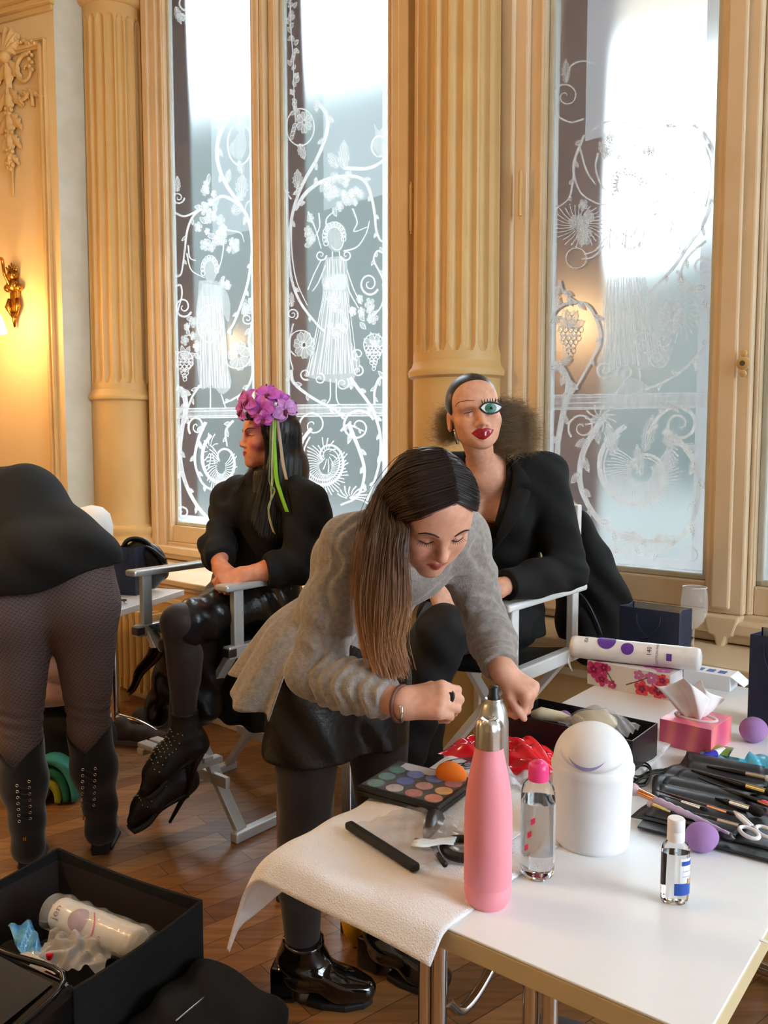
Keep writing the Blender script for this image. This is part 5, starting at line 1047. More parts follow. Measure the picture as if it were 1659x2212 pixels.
def sd(prims, P):
    d = np.full(len(P), 1e3)
    for p in prims:
        if p['t'] == 'c':
            ab = p['b']-p['a']; pa = P-p['a']; t = np.clip(pa @ ab/max(ab @ ab, 1e-12), 0, 1); q = pa-t[:, None]*ab; e = np.sqrt(np.einsum('ij,ij->i', q, q))-(p['ra']+(p['rb']-p['ra'])*t)
        else:
            q = (P-p['c']) @ p['M']; a = q/p['r']; k0 = np.sqrt(np.einsum('ij,ij->i', a, a)); b = a/p['r']; k1 = np.sqrt(np.einsum('ij,ij->i', b, b)); e = k0*(k0-1)/np.maximum(k1, 1e-9)
            e = np.where(k0 < 1e-4, -p['r'].min(), e)
        k = p['k']
        if p['op'] == 'u': h = np.clip(.5+.5*(d-e)/k, 0, 1); d = d*(1-h)+e*h-k*h*(1-h)
        else: h = np.clip(.5-.5*(d+e)/k, 0, 1); d = d*(1-h)-e*h+k*h*(1-h)
    return d
def nets(prims, h, clips=(), disp=None, dmax=.0, sub=None, hollow=0.0, fn=None):
    """clips: (point, normal) keeps the side the normal points away from; fn: extra distance to intersect with"""
    U = [p for p in prims if p['op'] == 'u']; pad = dmax+2*h+.02
    lo = np.min([p['c']-p['R'] for p in U], axis=0)-pad; hi = np.max([p['c']+p['R'] for p in U], axis=0)+pad
    B = 14; nb = np.ceil((hi-lo)/(h*B)).astype(int); Rb = h*B*.8661
    def ev(P, pr):
        d = sd(pr, P)
        if disp is not None: d = d+disp(P)
        if sub is not None: d = np.maximum(d, -sub(P))
        for (c, n) in clips: d = np.maximum(d, (P-np.array(c)) @ np.array(n))
        if fn is not None: d = np.maximum(d, fn(P))
        return d
    Cs = np.array([p['c'] for p in prims]); Rs = np.array([p['R']+p['k'] for p in prims])
    ax = np.arange(B+1); GX, GY, GZ = np.meshgrid(ax, ax, ax, indexing='ij'); N1 = B+1
    S = 1 << 20; cells = []; vpos = []; quads = []
    off = [(0, 0, 0), (1, 0, 0), (0, 1, 0), (1, 1, 0), (0, 0, 1), (1, 0, 1), (0, 1, 1), (1, 1, 1)]
    edges = [(0, 1), (2, 3), (4, 5), (6, 7), (0, 2), (1, 3), (4, 6), (5, 7), (0, 4), (1, 5), (2, 6), (3, 7)]
    for bi in range(nb[0]):
        for bj in range(nb[1]):
            for bk in range(nb[2]):
                c = lo+(np.array((bi, bj, bk))+.5)*h*B
                m = np.linalg.norm(Cs-c, axis=1)-Rs < Rb+pad
                if not m.any(): continue
                pr = [p for p, q in zip(prims, m) if q]
                if not any(p['op'] == 'u' for p in pr): continue
                d0 = sd(pr, c[None])[0]
                if abs(d0) > Rb*1.7+dmax+.01 and not (d0 < 0 and (clips or sub is not None or fn is not None)): continue
                base = np.array((bi, bj, bk))*B
                P = lo+(np.stack((GX, GY, GZ), -1).reshape(-1, 3)+base)*h
                D = ev(P, pr).reshape(N1, N1, N1)
                if D.min() > 0 or D.max() < 0: continue
                s = D < 0
                corners = [D[o[0]:o[0]+B, o[1]:o[1]+B, o[2]:o[2]+B] for o in off]
                sc = np.stack([q < 0 for q in corners]); n = sc.sum(0); act = (n > 0) & (n < 8)
                if not act.any(): continue
                idx = np.argwhere(act); V8 = np.stack([q[act] for q in corners]); acc = np.zeros((len(idx), 3)); cnt = np.zeros(len(idx))
                for a, b in edges:
                    va, vb = V8[a], V8[b]; x = (va < 0) != (vb < 0); t = np.where(x, va/np.where(x, va-vb, 1), 0); oa, ob = np.array(off[a]), np.array(off[b])
                    acc += np.where(x[:, None], oa+(ob-oa)*t[:, None], 0); cnt += x
                gi = idx+base; cells.append((gi[:, 0]*S+gi[:, 1])*S+gi[:, 2]); vpos.append(lo+(gi+acc/cnt[:, None])*h)
                for axis in range(3):
                    s0 = s[:B, :B, :B]; sl = [slice(0, B)]*3; sl[axis] = slice(1, B+1); s1 = s[tuple(sl)]; e = np.argwhere(s0 != s1)
                    if not len(e): continue
                    g0 = e+base; u, v = (axis+1) % 3, (axis+2) % 3; q = []
                    for du, dv in ((0, 0), (-1, 0), (-1, -1), (0, -1)):
                        gg = g0.copy(); gg[:, u] += du; gg[:, v] += dv; q.append((gg[:, 0]*S+gg[:, 1])*S+gg[:, 2])
                    q = np.stack(q, 1); fl = ~s0[tuple(e.T)]; q[fl] = q[fl][:, ::-1]; quads.append(q)
    cells = np.concatenate(cells); vpos = np.concatenate(vpos); quads = np.concatenate(quads)
    o = np.argsort(cells); cells = cells[o]; vpos = vpos[o]; i = np.searchsorted(cells, quads); i = np.minimum(i, len(cells)-1); ok = (cells[i] == quads).all(1)
    return vpos, i[ok]
def smooth_mesh(v, q, it=1, lam=.5):
    n = len(v)
    for _ in range(it):
        acc = np.zeros_like(v); cnt = np.zeros(n)
        for a in range(4):
            b = (a+1) % 4; np.add.at(acc, q[:, a], v[q[:, b]]); np.add.at(cnt, q[:, a], 1); np.add.at(acc, q[:, b], v[q[:, a]]); np.add.at(cnt, q[:, b], 1)
        v = v*(1-lam)+lam*acc/np.maximum(cnt, 1)[:, None]
    return v
def sobj(name, v, q, m, parent, cols=None, label=None, it=1):
    if name in ('body', 'jersey_top', 'blazer', 'blouse', 'leather_skirt'): v, q = biggest(v, q)
    v = smooth_mesh(v, q, it) if it else v
    W = np.array(WM[parent].inverted()) if parent is not None else np.eye(4); vl = v @ W[:3, :3].T+W[:3, 3]
    me = bpy.data.meshes.new(name); me.vertices.add(len(vl)); me.vertices.foreach_set('co', vl.astype(np.float32).ravel())
    me.loops.add(len(q)*4); me.loops.foreach_set('vertex_index', q.astype(np.int32).ravel()); me.polygons.add(len(q))
    me.polygons.foreach_set('loop_start', np.arange(0, len(q)*4, 4, dtype=np.int32))
    me.update(calc_edges=True); me.validate()
    me.polygons.foreach_set('use_smooth', np.ones(len(me.polygons), dtype=bool))
    o = bpy.data.objects.new(name, me); COL.objects.link(o); o.parent = parent; WM[o] = WM[parent] if parent is not None else Matrix.Identity(4)
    me.materials.append(MAT[m] if isinstance(m, str) else m)
    if cols is not None: setcol(o, cols(v))
    if label: o['label'] = label
    return o
def biggest(v, q):
    lab = np.arange(len(v))
    while True:
        m = lab[q].min(1); new = lab.copy()
        for a in range(4): np.minimum.at(new, q[:, a], m)
        new = new[new]
        if (new == lab).all(): break
        lab = new
    c = np.bincount(lab); k = lab == c.argmax(); idx = np.cumsum(k)-1; return v[k], idx[q[k[q[:, 0]]]]
def hit(px, py, prims, off=0.0, y0=1.2, y1=4.2, disp=None):
    d = ray(px, py); n = 260; ys = np.linspace(y0, y1, n); P = np.array([(0, 0, CAMZ)])+np.outer(ys/d.y, np.array(d)); D = sd(prims, P)
    i = int(np.argmax(D < 0))
    if i == 0: i = int(np.argmin(D)); return V(P[i])
    a, b = ys[i-1], ys[i]
    for _ in range(24):
        m = (a+b)/2
        if sd(prims, (np.array((0, 0, CAMZ))+np.array(d)*(m/d.y))[None])[0] < 0: b = m
        else: a = m
    return V((0, 0, CAMZ))+d*((a-off)/d.y)
def arr(*p): return [np.array(q, float) for q in p]
def sstep(a, b, x): t = np.clip((x-a)/(b-a), 0, 1); return t*t*(3-2*t)

# ---- head: local x = the person's right, y = forward, z = up, origin between the eyes at the middle of the skull
def headM(eye_mid, f, up, s=1.0):
    f = V(f).normalized(); x = f.cross(V(up)).normalized(); u = x.cross(f).normalized(); M = frame(x, f, u, V(eye_mid)-f*.083*s); return M @ Matrix.Scale(s, 4)
def head_prims(M, s=1.0, jaw=1.0, nose=1.0, eye_open=(True, True), ears=True, cz=0.0):
    P = []; R = np.array(M.to_3x3())/s
    w = lambda x, y, z: np.array(M @ V((x, y, z)))
    def E(c, r, k=.02, op='u', rot=None):
        Q = R if rot is None else R @ np.array(Matrix.Rotation(rot[0], 3, rot[1])); P.append(ell(w(*c), np.array(r)*s, Q, k*s, op))
    def K(a, b, ra, rb, k=.02, op='u'): P.append(cap(w(*a), w(*b), ra*s, rb*s, k*s, op))
    E((0, -.012, .032), (.0745, .095, .083)); E((0, .016, -.020), (.0625*(.6+.4*jaw), .068, .066), .03); E((0, .048, .035), (.058, .036, .045), .03)
    for sg in (-1, 1):
        K((sg*.051*jaw, -.004, -.050), (sg*.047*jaw, .018, -.074+cz*.7), .019, .016, .025); K((sg*.047*jaw, .018, -.074+cz*.7), (sg*.013, .066, -.104+cz), .016, .013, .025)
        E((sg*.043, .052, -.030), (.022, .024, .020), .03); E((sg*.031*(.5+.5*jaw), .060, -.062), (.020, .020, .028), .03)
        K((sg*.012, .081, .016), (sg*.046, .066, .017), .008, .008, .018)
        if ears: E((sg*.076, -.012, -.018), (.007, .017, .030), .008, 'u'); E((sg*.080, -.008, -.016), (.004, .010, .018), .006, 's')
    E((0, .071, -.104+cz), (.017, .016, .014), .022)
    E((0, .076, -.070), (.026, .014, .024), .02)
    for sg, op_ in ((1, eye_open[0]), (-1, eye_open[1])):
        E((sg*.032, .090, -.002), (.0175, .0145, .0115), .012, 's'); E((sg*.032, .0665, -.003), (.0135, .0135, .0125), .003)
        K((sg*.0175, .0755, -.0025), (sg*.032, .0805, .0035 if op_ else -.004), .0028, .0030, .004); K((sg*.032, .0805, .0035 if op_ else -.004), (sg*.047, .0715, -.0015), .0030, .0028, .004)
        K((sg*.0185, .0752, -.006), (sg*.032, .0785, -.0105), .0024, .0024, .004); K((sg*.032, .0785, -.0105), (sg*.046, .071, -.005), .0024, .0024, .004)
    K((0, .083, .008), (0, .1015*nose, -.030), .0078, .0092, .014); E((0, .1035*nose, -.036), (.0098, .0095, .0088), .01)
    for sg in (-1, 1): E((sg*.0125, .090, -.040), (.0072, .0095, .0068), .008); E((sg*.007, .097, -.0465), (.0036, .005, .003), .004, 's')
    K((0, .0885, -.050), (0, .0875, -.056), .005, .004, .008)
    for sg in (-1, 1): K((sg*.005, .0915, -.0615), (sg*.022, .080, -.0655), .0056, .0026, .006); K((0, .0905, -.0715), (sg*.019, .081, -.068), .0066, .0026, .007)
    K((-.020, .0908, -.0665), (.020, .0908, -.0665), .0012, .0012, .003, 's')
    return P
class Face:
    def __init__(s, M, prims, sc=1.0): s.M = M; s.sc = sc; s.pr = [p for p in prims if np.linalg.norm(p['c']-np.array(M.translation)) < .2*sc]; s.Mi = np.array(M.inverted())
    def pt(s, x, z, off=.0):
        """surface point in front of local (x, z); off in local units"""
        ys = np.linspace(.14, -.02, 161); P = np.array([s.M @ V((x, y, z)) for y in ys]); d = sd(s.pr, P); i = np.argmax(d < 0); i = max(1, i)
        t = d[i-1]/(d[i-1]-d[i]) if d[i-1] != d[i] else 0; y = ys[i-1]+(ys[i]-ys[i-1])*t; return s.M @ V((x, y+off, z))
    def line(s, pts, r, n=5, off=.0006, name='brow', m='brow_dark', parent=None, taper=True):
        P = catmull([V((a, b, 0)) for a, b in pts], n); Q = [s.pt(p.x, p.y, off) for p in P]; k = len(Q); g = G(); g.tube(Q, [r*(math.sin(math.pi*(.12+.8*i/(k-1)))**.6 if taper else 1) for i in range(k)], 6); return obj(name, g, m, parent, smooth=True)
    def patch(s, outline, name, m, parent, off=.0008, rings=6):
        """a filled shape lying on the skin"""
        O = [V((a, b, 0)) for a, b in outline]; c = sum(O, V((0, 0, 0)))/len(O); g = G(); n = len(O); vs = [s.pt(c.x, c.y, off)]
        for r in range(1, rings+1): vs += [s.pt(c.x+(p.x-c.x)*r/rings, c.y+(p.y-c.y)*r/rings, off*(1 if r < rings else .3)) for p in O]
        fs = [(0, 1+i, 1+(i+1) % n) for i in range(n)]
        for r in range(rings-1): fs += [(1+r*n+i, 1+r*n+(i+1) % n, 1+(r+1)*n+(i+1) % n, 1+(r+1)*n+i) for i in range(n)]
        g.add(vs, fs); return obj(name, g, m, parent, smooth=True)
    def loc(s, P): return P @ s.Mi[:3, :3].T+s.Mi[:3, 3]
def face_cols(F_, base, lip=(.55, .22, .20), blush=(.75, .36, .28), bl=.35, lipw=.022, extra=None):
    base = np.array(base[:3]); lip = np.array(lip); blush = np.array(blush)
    def f(v):
        q = F_.loc(v); c = np.tile(base, (len(v), 1)); x, y, z = q.T; ax = np.abs(x)
        near = (y > .03) & (z > -.12) & (z < .10) & (ax < .08)
        wb = bl*np.exp(-((ax-.046)**2/.018**2+(z+.036)**2/.016**2))*near; c = c*(1-wb[:, None])+blush*wb[:, None]
        wn = .25*np.exp(-(x**2/.012**2+(z+.038)**2/.010**2))*near; c = c*(1-wn[:, None])+blush*wn[:, None]
        zz = -.0665+.0*ax; hh = np.where(z > zz, .0085*(1-(ax/lipw)**2)+.0015-.0018*np.exp(-(x/.003)**2), .0105*(1-(ax/lipw)**2))
        wl = (1-sstep(.75, 1.1, np.abs(z-zz)/np.maximum(hh, 1e-4)))*(ax < lipw)*(y > .06)*near; c = c*(1-wl[:, None])+lip*wl[:, None]
        wm = np.exp(-((z-zz)/.0016)**2)*(ax < lipw)*(y > .06)*.6; c = c*(1-wm[:, None])+lip*.35*wm[:, None]
        we = .25*np.exp(-((ax-.032)**2/.016**2+(z-.002)**2/.010**2))*(y > .05); c = c*(1-we[:, None])+np.array((.35, .2, .16))*we[:, None]
        if extra is not None: c = extra(c, q)
        return np.concatenate([c, np.ones((len(v), 1))], 1)
    return f
# ---- hand: wrist w, direction d (along the palm), n = back of the hand, side = +1 thumb towards d x n
def hand_prims(w, d, n, side=1, curl=(.35, .4, .45, .5), thumb=(.5, .3), size=1.0, spread=.06, knuckle=.25):
    w, d, n = V(w), V(d).normalized(), V(n); n = (n-d*n.dot(d)).normalized(); t = d.cross(n).normalized()*side; P = []; tips = []
    S = size; L = .085*S; A = lambda q: np.array(q)
    xs = (.027, .009, -.009, -.026); ls = (.040, .045, .042, .033); rs = (.0088, .0090, .0086, .0076); kl = (.98, 1.0, .96, .89)
    P.append(ell(A(w+d*.012*S), (.028*S, .022*S, .018*S), frame(t, d, n), .02))
    for i in range(4):
        k0 = w+d*.012*S+t*xs[i]*.62*S; k1 = w+d*L*kl[i]+t*xs[i]*S+n*.003*S; P.append(cap(A(k0), A(k1), .0125*S, .0108*S, .012)); P.append(cap(A(k0-n*.008*S), A(k1-n*.008*S), .011*S, .0095*S, .012))
        ang = knuckle+curl[i]*.9; p = k1; dd = d; rr = rs[i]*S; sp = t*(spread*(1.5-i)*.6)
        for j, (f, c) in enumerate(((1.0, ang), (.62, curl[i]*1.5), (.48, curl[i]*1.1))):
            ca = ang if j == 0 else ang+sum((curl[i]*1.5, curl[i]*1.1)[:j]); dv = (d*math.cos(ca)-n*math.sin(ca)+(sp if j == 0 else sp*.6)).normalized(); q = p+dv*ls[i]*f*S
            r1 = rr*(.97 if j == 0 else .90 if j == 1 else .78); P.append(cap(A(p), A(q), rr, r1, .0035 if j else .008)); p = q; rr = r1
        tips.append((p, dv, n*math.cos(ca)+d*math.sin(ca), rr))
    b = w+d*.022*S+t*.020*S-n*.006*S; a1 = thumb[0]; e1 = (d*math.cos(a1)+t*math.sin(a1)-n*.35).normalized(); m1 = b+e1*.040*S
    P.append(cap(A(w+d*.012*S+t*.012*S), A(m1), .0145*S, .0115*S, .012)); e2 = (d*math.cos(a1-thumb[1])+t*math.sin(a1-thumb[1])-n*.45).normalized(); m2 = m1+e2*.032*S
    P.append(cap(A(m1), A(m2), .0105*S, .0092*S, .004)); e3 = (d*math.cos(a1-2*thumb[1])+t*math.sin(a1-2*thumb[1])-n*.5).normalized(); m3 = m2+e3*.024*S; P.append(cap(A(m2), A(m3), .0092*S, .0075*S, .004)); tips.append((m3, e3, (t*.8+n*.3), .0075*S))
    return P, tips
def nails(tips, parent, m='nail'):
    for p, d, n, r in tips:
        n = (V(n)-d*V(n).dot(d)).normalized(); x = d.cross(n); g = G(); Mx = frame(x, d, n, p+n*r*.72)
        g.grid(lambda u, v: Mx @ V(((u-.5)*r*1.35, (v-.35)*r*1.7, r*.30*(1-(2*u-1)**2)-.0004)), 6, 5); obj('fingernail', g, m, parent, smooth=True)
def strands(name, guides, n, r, m, parent, jitter=.006, cols=None, seg=None, tri=3, wave=.0, pull=1.0, freq=1.0):
    """hair: thin tubes following random blends of neighbouring guide curves (lists of points, same length)"""
    Gd = np.array([[tuple(p) for p in g] for g in guides]); ng, ns, _ = Gd.shape; vs = []; fs = []; cs = []
    for s in range(n):
        x = rng.random()*(ng-1); i = min(int(x), ng-2); t = x-i; base = Gd[i]*(1-t)+Gd[i+1]*t; off = rng.normal(0, jitter, 3); f = np.linspace(.35, 1.0, ns)[:, None]**pull; P = base+off*f
        if wave: ph = rng.random()*6.28; P = P+np.stack([np.sin(np.linspace(0, 9*freq, ns)+ph), np.cos(np.linspace(0, 7*freq, ns)+ph), (.6 if freq > 1 else 0)*np.sin(np.linspace(0, 8*freq, ns)+2*ph)], 1)*wave*np.linspace(0, 1, ns)[:, None]
        L = 1-.22*rng.random()**2; kk = max(3, int(ns*L)); P = P[:kk]; T = np.gradient(P, axis=0); T /= np.maximum(np.linalg.norm(T, axis=1), 1e-9)[:, None]
        a = np.cross(T, np.array((.3, .4, .86))); a /= np.maximum(np.linalg.norm(a, axis=1), 1e-9)[:, None]; b = np.cross(T, a); rad = r*(.6+.8*rng.random())*np.linspace(1, .55, kk)[:, None]; o = len(vs); ring = [P+(a*math.cos(q)+b*math.sin(q))*rad for q in (0, 2.094, 4.189)]
        base_i = sum(len(z) for z in vs) if False else None
        vs.append(np.stack(ring, 1).reshape(-1, 3)); fs.append(kk)
        if cols is not None: sh = .75+.5*rng.random(); cs.append(np.repeat(np.array([cols(j/(ns-1)) for j in range(kk)])*sh, 3, axis=0))
    tot = 0; Q = []
    for kk in fs:
        j = np.arange(kk-1)
        for c in range(3): c2 = (c+1) % 3; Q.append(np.stack([tot+j*3+c, tot+j*3+c2, tot+(j+1)*3+c2, tot+(j+1)*3+c], 1))
        tot += kk*3
    v = np.concatenate(vs); q = np.concatenate(Q); cl = None
    if cols is not None: cc = np.concatenate(cs); cl = lambda _: np.concatenate([np.clip(cc, 0, 1), np.ones((len(cc), 1))], 1)
    return sobj(name, v, q, m, parent, cl, it=0)
# ------------------------------------------------------------ people: shared materials
mat('skin', (1, 1, 1, 1), .48, vcol=True, nscale=60, sss=.10, spec=.35); mat('nail', C(214, 150, 136), .3)
mat('brow_dark', C(46, 30, 26), .8); mat('lash', C(14, 12, 12), .6); mat('hair_strand', (1, 1, 1, 1), .42, vcol=True, nscale=20, spec=.55); mat('hair_dark', C(34, 25, 24), .45, nscale=40); mat('hair_black', C(8, 7, 9), .42)
mat('grey_jersey', C(150, 141, 134), .92, col2=C(128, 120, 114), nscale=90, bump=.5, bscale=260, sheen=.3, detail=6)
mat('leather_black', C(20, 19, 20), .33, bump=.35, bscale=90); mat('patent_black', C(10, 10, 11), .10, coat=1.0); mat('tights', C(27, 18, 17), .7, col2=C(20, 13, 12), nscale=30, sheen=.2); mat('cloth_black', C(8, 8, 9), .9, col2=C(6, 6, 7), nscale=40, bump=.3, bscale=300)
mat('gold', C(222, 178, 96), .2, 1.0); mat('leather_brown', C(96, 52, 36), .5)
SKIN = np.array(C(214, 158, 132)[:3])
def facing_frame(M): return M
# ------------------------------------------------------------ the person bending over the table
root = thing('person', 'person with long brown hair and grey peplum top bending over the table', 'person', (-.10, 2.03, 0)); AR = root
PEL = V((-.115, 2.04, .80)); NB = atY(893, 1128, 1.80); s_ = V((.80, .59, 0)).normalized(); fb = V((.59, -.80, 0)).normalized()
SHR, SHL = atY(765, 1182, 1.72), atY(992, 1160, 1.95); spine = (NB-PEL).normalized(); fr = s_.cross(spine).normalized()
if fr.dot(fb) < 0: fr = -fr
WA = PEL+spine*.17-fr*.045+V((0, 0, .02)); CHs = PEL+spine*.36
ELR, WRR = atY(672, 1452, 1.69), atY(866, 1520, 1.56); ELL, WRL = atY(1046, 1335, 1.98), atY(1084, 1447, 1.76)
eye = atY(957, 1166, 1.60); HM = headM(eye, (.24, -.70, -.66), (.16, -.62, .74), .98)
hp = head_prims(HM, .98, eye_open=(False, False)); hc = V(HM.translation)
def A3(q): return np.array(q)
torso = []
for sg, S_ in ((-1, SHR), (1, SHL)):
    torso += [cap(PEL+s_*sg*.075, WA+s_*sg*.045, .100, .076, .04), cap(WA+s_*sg*.045, CHs+s_*sg*.065-fr*.042, .076, .080, .04), cap(CHs+s_*sg*.065-fr*.042, S_-spine*.035-(S_-NB)*.25, .082, .062, .04), cap(NB-spine*.03, S_, .055, .056, .04)]
    torso.append(ell(A3(CHs+fr*.012+s_*sg*.065+spine*.01), (.052, .048, .052), None, .03))
neck = [cap(NB-spine*.02, hc+(NB-hc)*.30, .056, .052, .03)]
armR = chain([SHR, SHR+(ELR-SHR)*.5, ELR, ELR+(WRR-ELR)*.45, WRR], [.056, .049, .041, .040, .027], .025); armL = chain([SHL, SHL+(ELL-SHL)*.5, ELL, ELL+(WRL-ELL)*.45, WRL], [.055, .048, .041, .039, .027], .025)
hR, tR = hand_prims(WRR, atY(1000, 1508, 1.53)-WRR, (-.15, -.80, .58), -1, (.62, .66, .70, .74), (.42, .35), .98, .02, .35)
hL, tL = hand_prims(WRL, V((.62, -.42, -.42)), (.35, -.40, .80), 1, (.55, .62, .64, .62), (.45, .35), .95, .03, .75)
body = hp+neck+torso+armR+armL+hR+hL
v, q = nets(body, .0030)
fa = Face(HM, hp, .98)
bo = sobj('body', v, q, 'skin', root, face_cols(fa, SKIN, lip=C(176, 86, 82)[:3], blush=C(206, 120, 100)[:3], bl=.3))
nails(tR[:4]+tL[:4], bo)
for sg in (-1, 1):
    o = fa.line([(sg*.016, .020), (sg*.028, .0245), (sg*.042, .0235), (sg*.054, .016)], .0021, name='eyebrow', m='brow_dark', parent=bo)
    fa.line([(sg*.018, -.0055), (sg*.026, -.0085), (sg*.036, -.0088), (sg*.048, -.0045)], .0013, name='eyelashes', m='lash', parent=bo)
    g = G()
    for k in range(9):
        x = .020+.003*k; p = fa.pt(sg*x, -.0085+.004*abs(k-4)/4*.9, .0005); d = HM.to_3x3() @ V((sg*.002*(k-3), .005, -.0065)); g.tube([p, p+d*.6, p+d*.95], [.0005, .0004, .0002], 4)
    obj('eyelashes', g, 'lash', bo)
# grey jersey top with long sleeves
def wr(P):
    return .0022*np.sin(P[:, 2]*34+P[:, 0]*28+2.2*np.sin(P[:, 1]*14))+.0012*np.sin(P[:, 0]*60-P[:, 2]*40+3*np.sin(P[:, 2]*20))
def sleeve_wr(a, b, c):
    a, b, c = A3(a), A3(b), A3(c)
    def f(P):
        d1 = np.linalg.norm(P-b, axis=1); t = np.exp(-(d1/.11)**2); ab = (c-b)/np.linalg.norm(c-b); x = (P-b) @ ab
        return .0045*t*np.sin(d1*130)+.003*np.sin(x*210+2*np.sin(P[:, 2]*70))*(x > .02)+wr(P)*.7
    return f
top = infl(torso, .012)+infl(armR, .011)+infl(armL, .011)
fwR = (WRR-ELR).normalized(); fwL = (WRL-ELL).normalized()
nk = NB+fr*.02
def neckline(P):
    a = A3(NB+spine*.028); d1 = (P-a) @ A3(spine); c = A3(NB+fr*.10-spine*.055); r = np.linalg.norm(P-c, axis=1)-.082; return np.maximum(d1, -r)
cw = lambda P: np.maximum(np.where(np.linalg.norm(P-A3(WRR), axis=1) < .12, (P-A3(WRR-fwR*.028)) @ A3(fwR), -1), np.where(np.linalg.norm(P-A3(WRL), axis=1) < .12, (P-A3(WRL-fwL*.010)) @ A3(fwL), -1))
w1, w2 = sleeve_wr(SHR, ELR, WRR), sleeve_wr(SHL, ELL, WRL)
dmid = lambda P: np.where((P @ A3(s_)) < A3(NB) @ A3(s_), w1(P), w2(P))
v, q = nets(top, .0045, clips=[(A3(WA-spine*.035), A3(-spine))], disp=dmid, dmax=.012, fn=lambda P: np.maximum(neckline(P), cw(P)))
sobj('jersey_top', v, q, 'grey_jersey', root)
# peplum: a ruffled skirt of the top hanging from the waist over the back
a0, a1 = math.atan2(-.78, -.62), math.atan2(.90, .42); a0 = a0+2*math.pi if a0 < 0 else a0; wc = WA-spine*.035
def pep(u, t):
    a = a0+(a1-a0)*u; d = V((math.cos(a), math.sin(a), 0)); d3 = (d-spine*d.dot(spine)); rip = math.sin(a*9+.6)*.65+math.sin(a*17+1)*.35
    p0 = wc+d3*.128+spine*.02; out = .04*math.sin(min(1, t*3)*1.57)+.125*t**.8; lift = max(0, d.dot(V((-.75, .45, 0))))
    return p0+d*(out*(.66+.34*lift))+d*(.024*rip*t**1.0)+V((0, 0, -.19*t-.006*rip*t+.0*t*lift))+V((-.022*t, -.01*t, 0))
g = G(); g.grid(pep, 110, 26); obj('peplum', g, 'grey_jersey', root, smooth=True, solid=.004)
# black leather mini skirt, tights, patent ankle boots
HR, HL = V((-.195, 1.985, .80)), V((-.015, 2.11, .80)); KR, KL = atY(658, 1800, 1.94), atY(826, 1790, 2.08); NR, NL = atY(656, 2090, 1.985), atY(838, 2035, 2.085)
thR = chain([HR, KR], [.100, .060], .03); thL = chain([HL, KL], [.100, .060], .03)
sk = [cap(PEL+s_*sg*.08+V((0, 0, .06)), PEL+s_*sg*.085-V((0, 0, .18)), .105, .108, .05) for sg in (-1, 1)]+[cap(PEL+s_*sg*.07, WA+s_*sg*.045+spine*.03, .100, .076, .04) for sg in (-1, 1)]+[ell(A3(PEL-fb*.07), (.12, .12, .12), None, .05)]
v, q = nets(infl(sk, .006), .006, clips=[(A3(PEL-V((0, 0, .175))), A3(V((0, 0, -1)))), (A3(PEL+spine*.185), A3(spine))], disp=lambda P: .004*np.sin(P[:, 2]*45+P[:, 0]*60), dmax=.006)
sobj('leather_skirt', v, q, 'leather_black', root)
legs = [cap(HR+V((.01, 0, -.02)), KR, .098, .057, .02), cap(KR, KR+(NR-KR)*.35-fb*.02, .057, .056, .03), cap(KR+(NR-KR)*.35-fb*.02, NR, .056, .038, .03), cap(HL+V((-.01, 0, -.02)), KL, .098, .057, .02), cap(KL, KL+(NL-KL)*.35-fb*.02, .057, .056, .03), cap(KL+(NL-KL)*.35-fb*.02, NL, .056, .038, .03)]
v, q = nets(legs, .006); sobj('tights', v, q, 'tights', root)
def boot(ank, dirv, shaft_top, lean, m, name='ankle_boot', zsole=.012, heel=.065, L=.20):
    d = V(dirv); d.z = 0; d.normalize(); sd_ = V((-d.y, d.x, 0)); A = V(ank); z0 = A.z
    hb = V((A.x, A.y, 0))-d*.045
    P = [cap(A+V(lean)*.11, A, .053, .047, .03), cap(A, hb+d*.03+V((0, 0, heel+.035)), .047, .040, .03), cap(hb+d*.03+V((0, 0, heel+.038)), hb+d*.13+V((0, 0, .050)), .040, .036, .04), cap(hb+d*.13+V((0, 0, .046)), hb+d*(L)+V((0, 0, .034)), .036, .028, .03), ell(A3(hb+d*.155+V((0, 0, .038))), (.05, .045, .030), None, .03)]
    v, q = nets(P, .004, clips=[(A3(V((0, 0, .010))), A3(V((0, 0, -1)))), (A3(A+V(lean)*shaft_top), A3(V(lean)))], disp=lambda P: .003*np.sin(P[:, 2]*120+P[:, 0]*30)*np.exp(-((P[:, 2]-z0)/.05)**2), dmax=.004)
    b = sobj(name, v, q, m, root)
    g = G(); Mx = frame(d, sd_, (0, 0, 1), hb); g.prism([(-.035, -.030), (.03, -.034), (.03, .034), (-.035, .030)], 0, heel+.02, Mx); obj('block_heel', g, m, b, bevel=.006)
    g = G(); g.prism([(.06, -.036), (.10, -.046), (.16, -.046), (.205, -.026), (.222, 0), (.205, .026), (.16, .046), (.10, .046), (.06, .036)], 0, .016, Mx); obj('sole', g, 'black_rubber', b, bevel=.004)
    return b
boot(NR, (.97, -.15, 0), .085, (KR-NR).normalized(), 'patent_black'); boot(NL, (.86, -.50, 0), .13, (KL-NL).normalized(), 'patent_black')
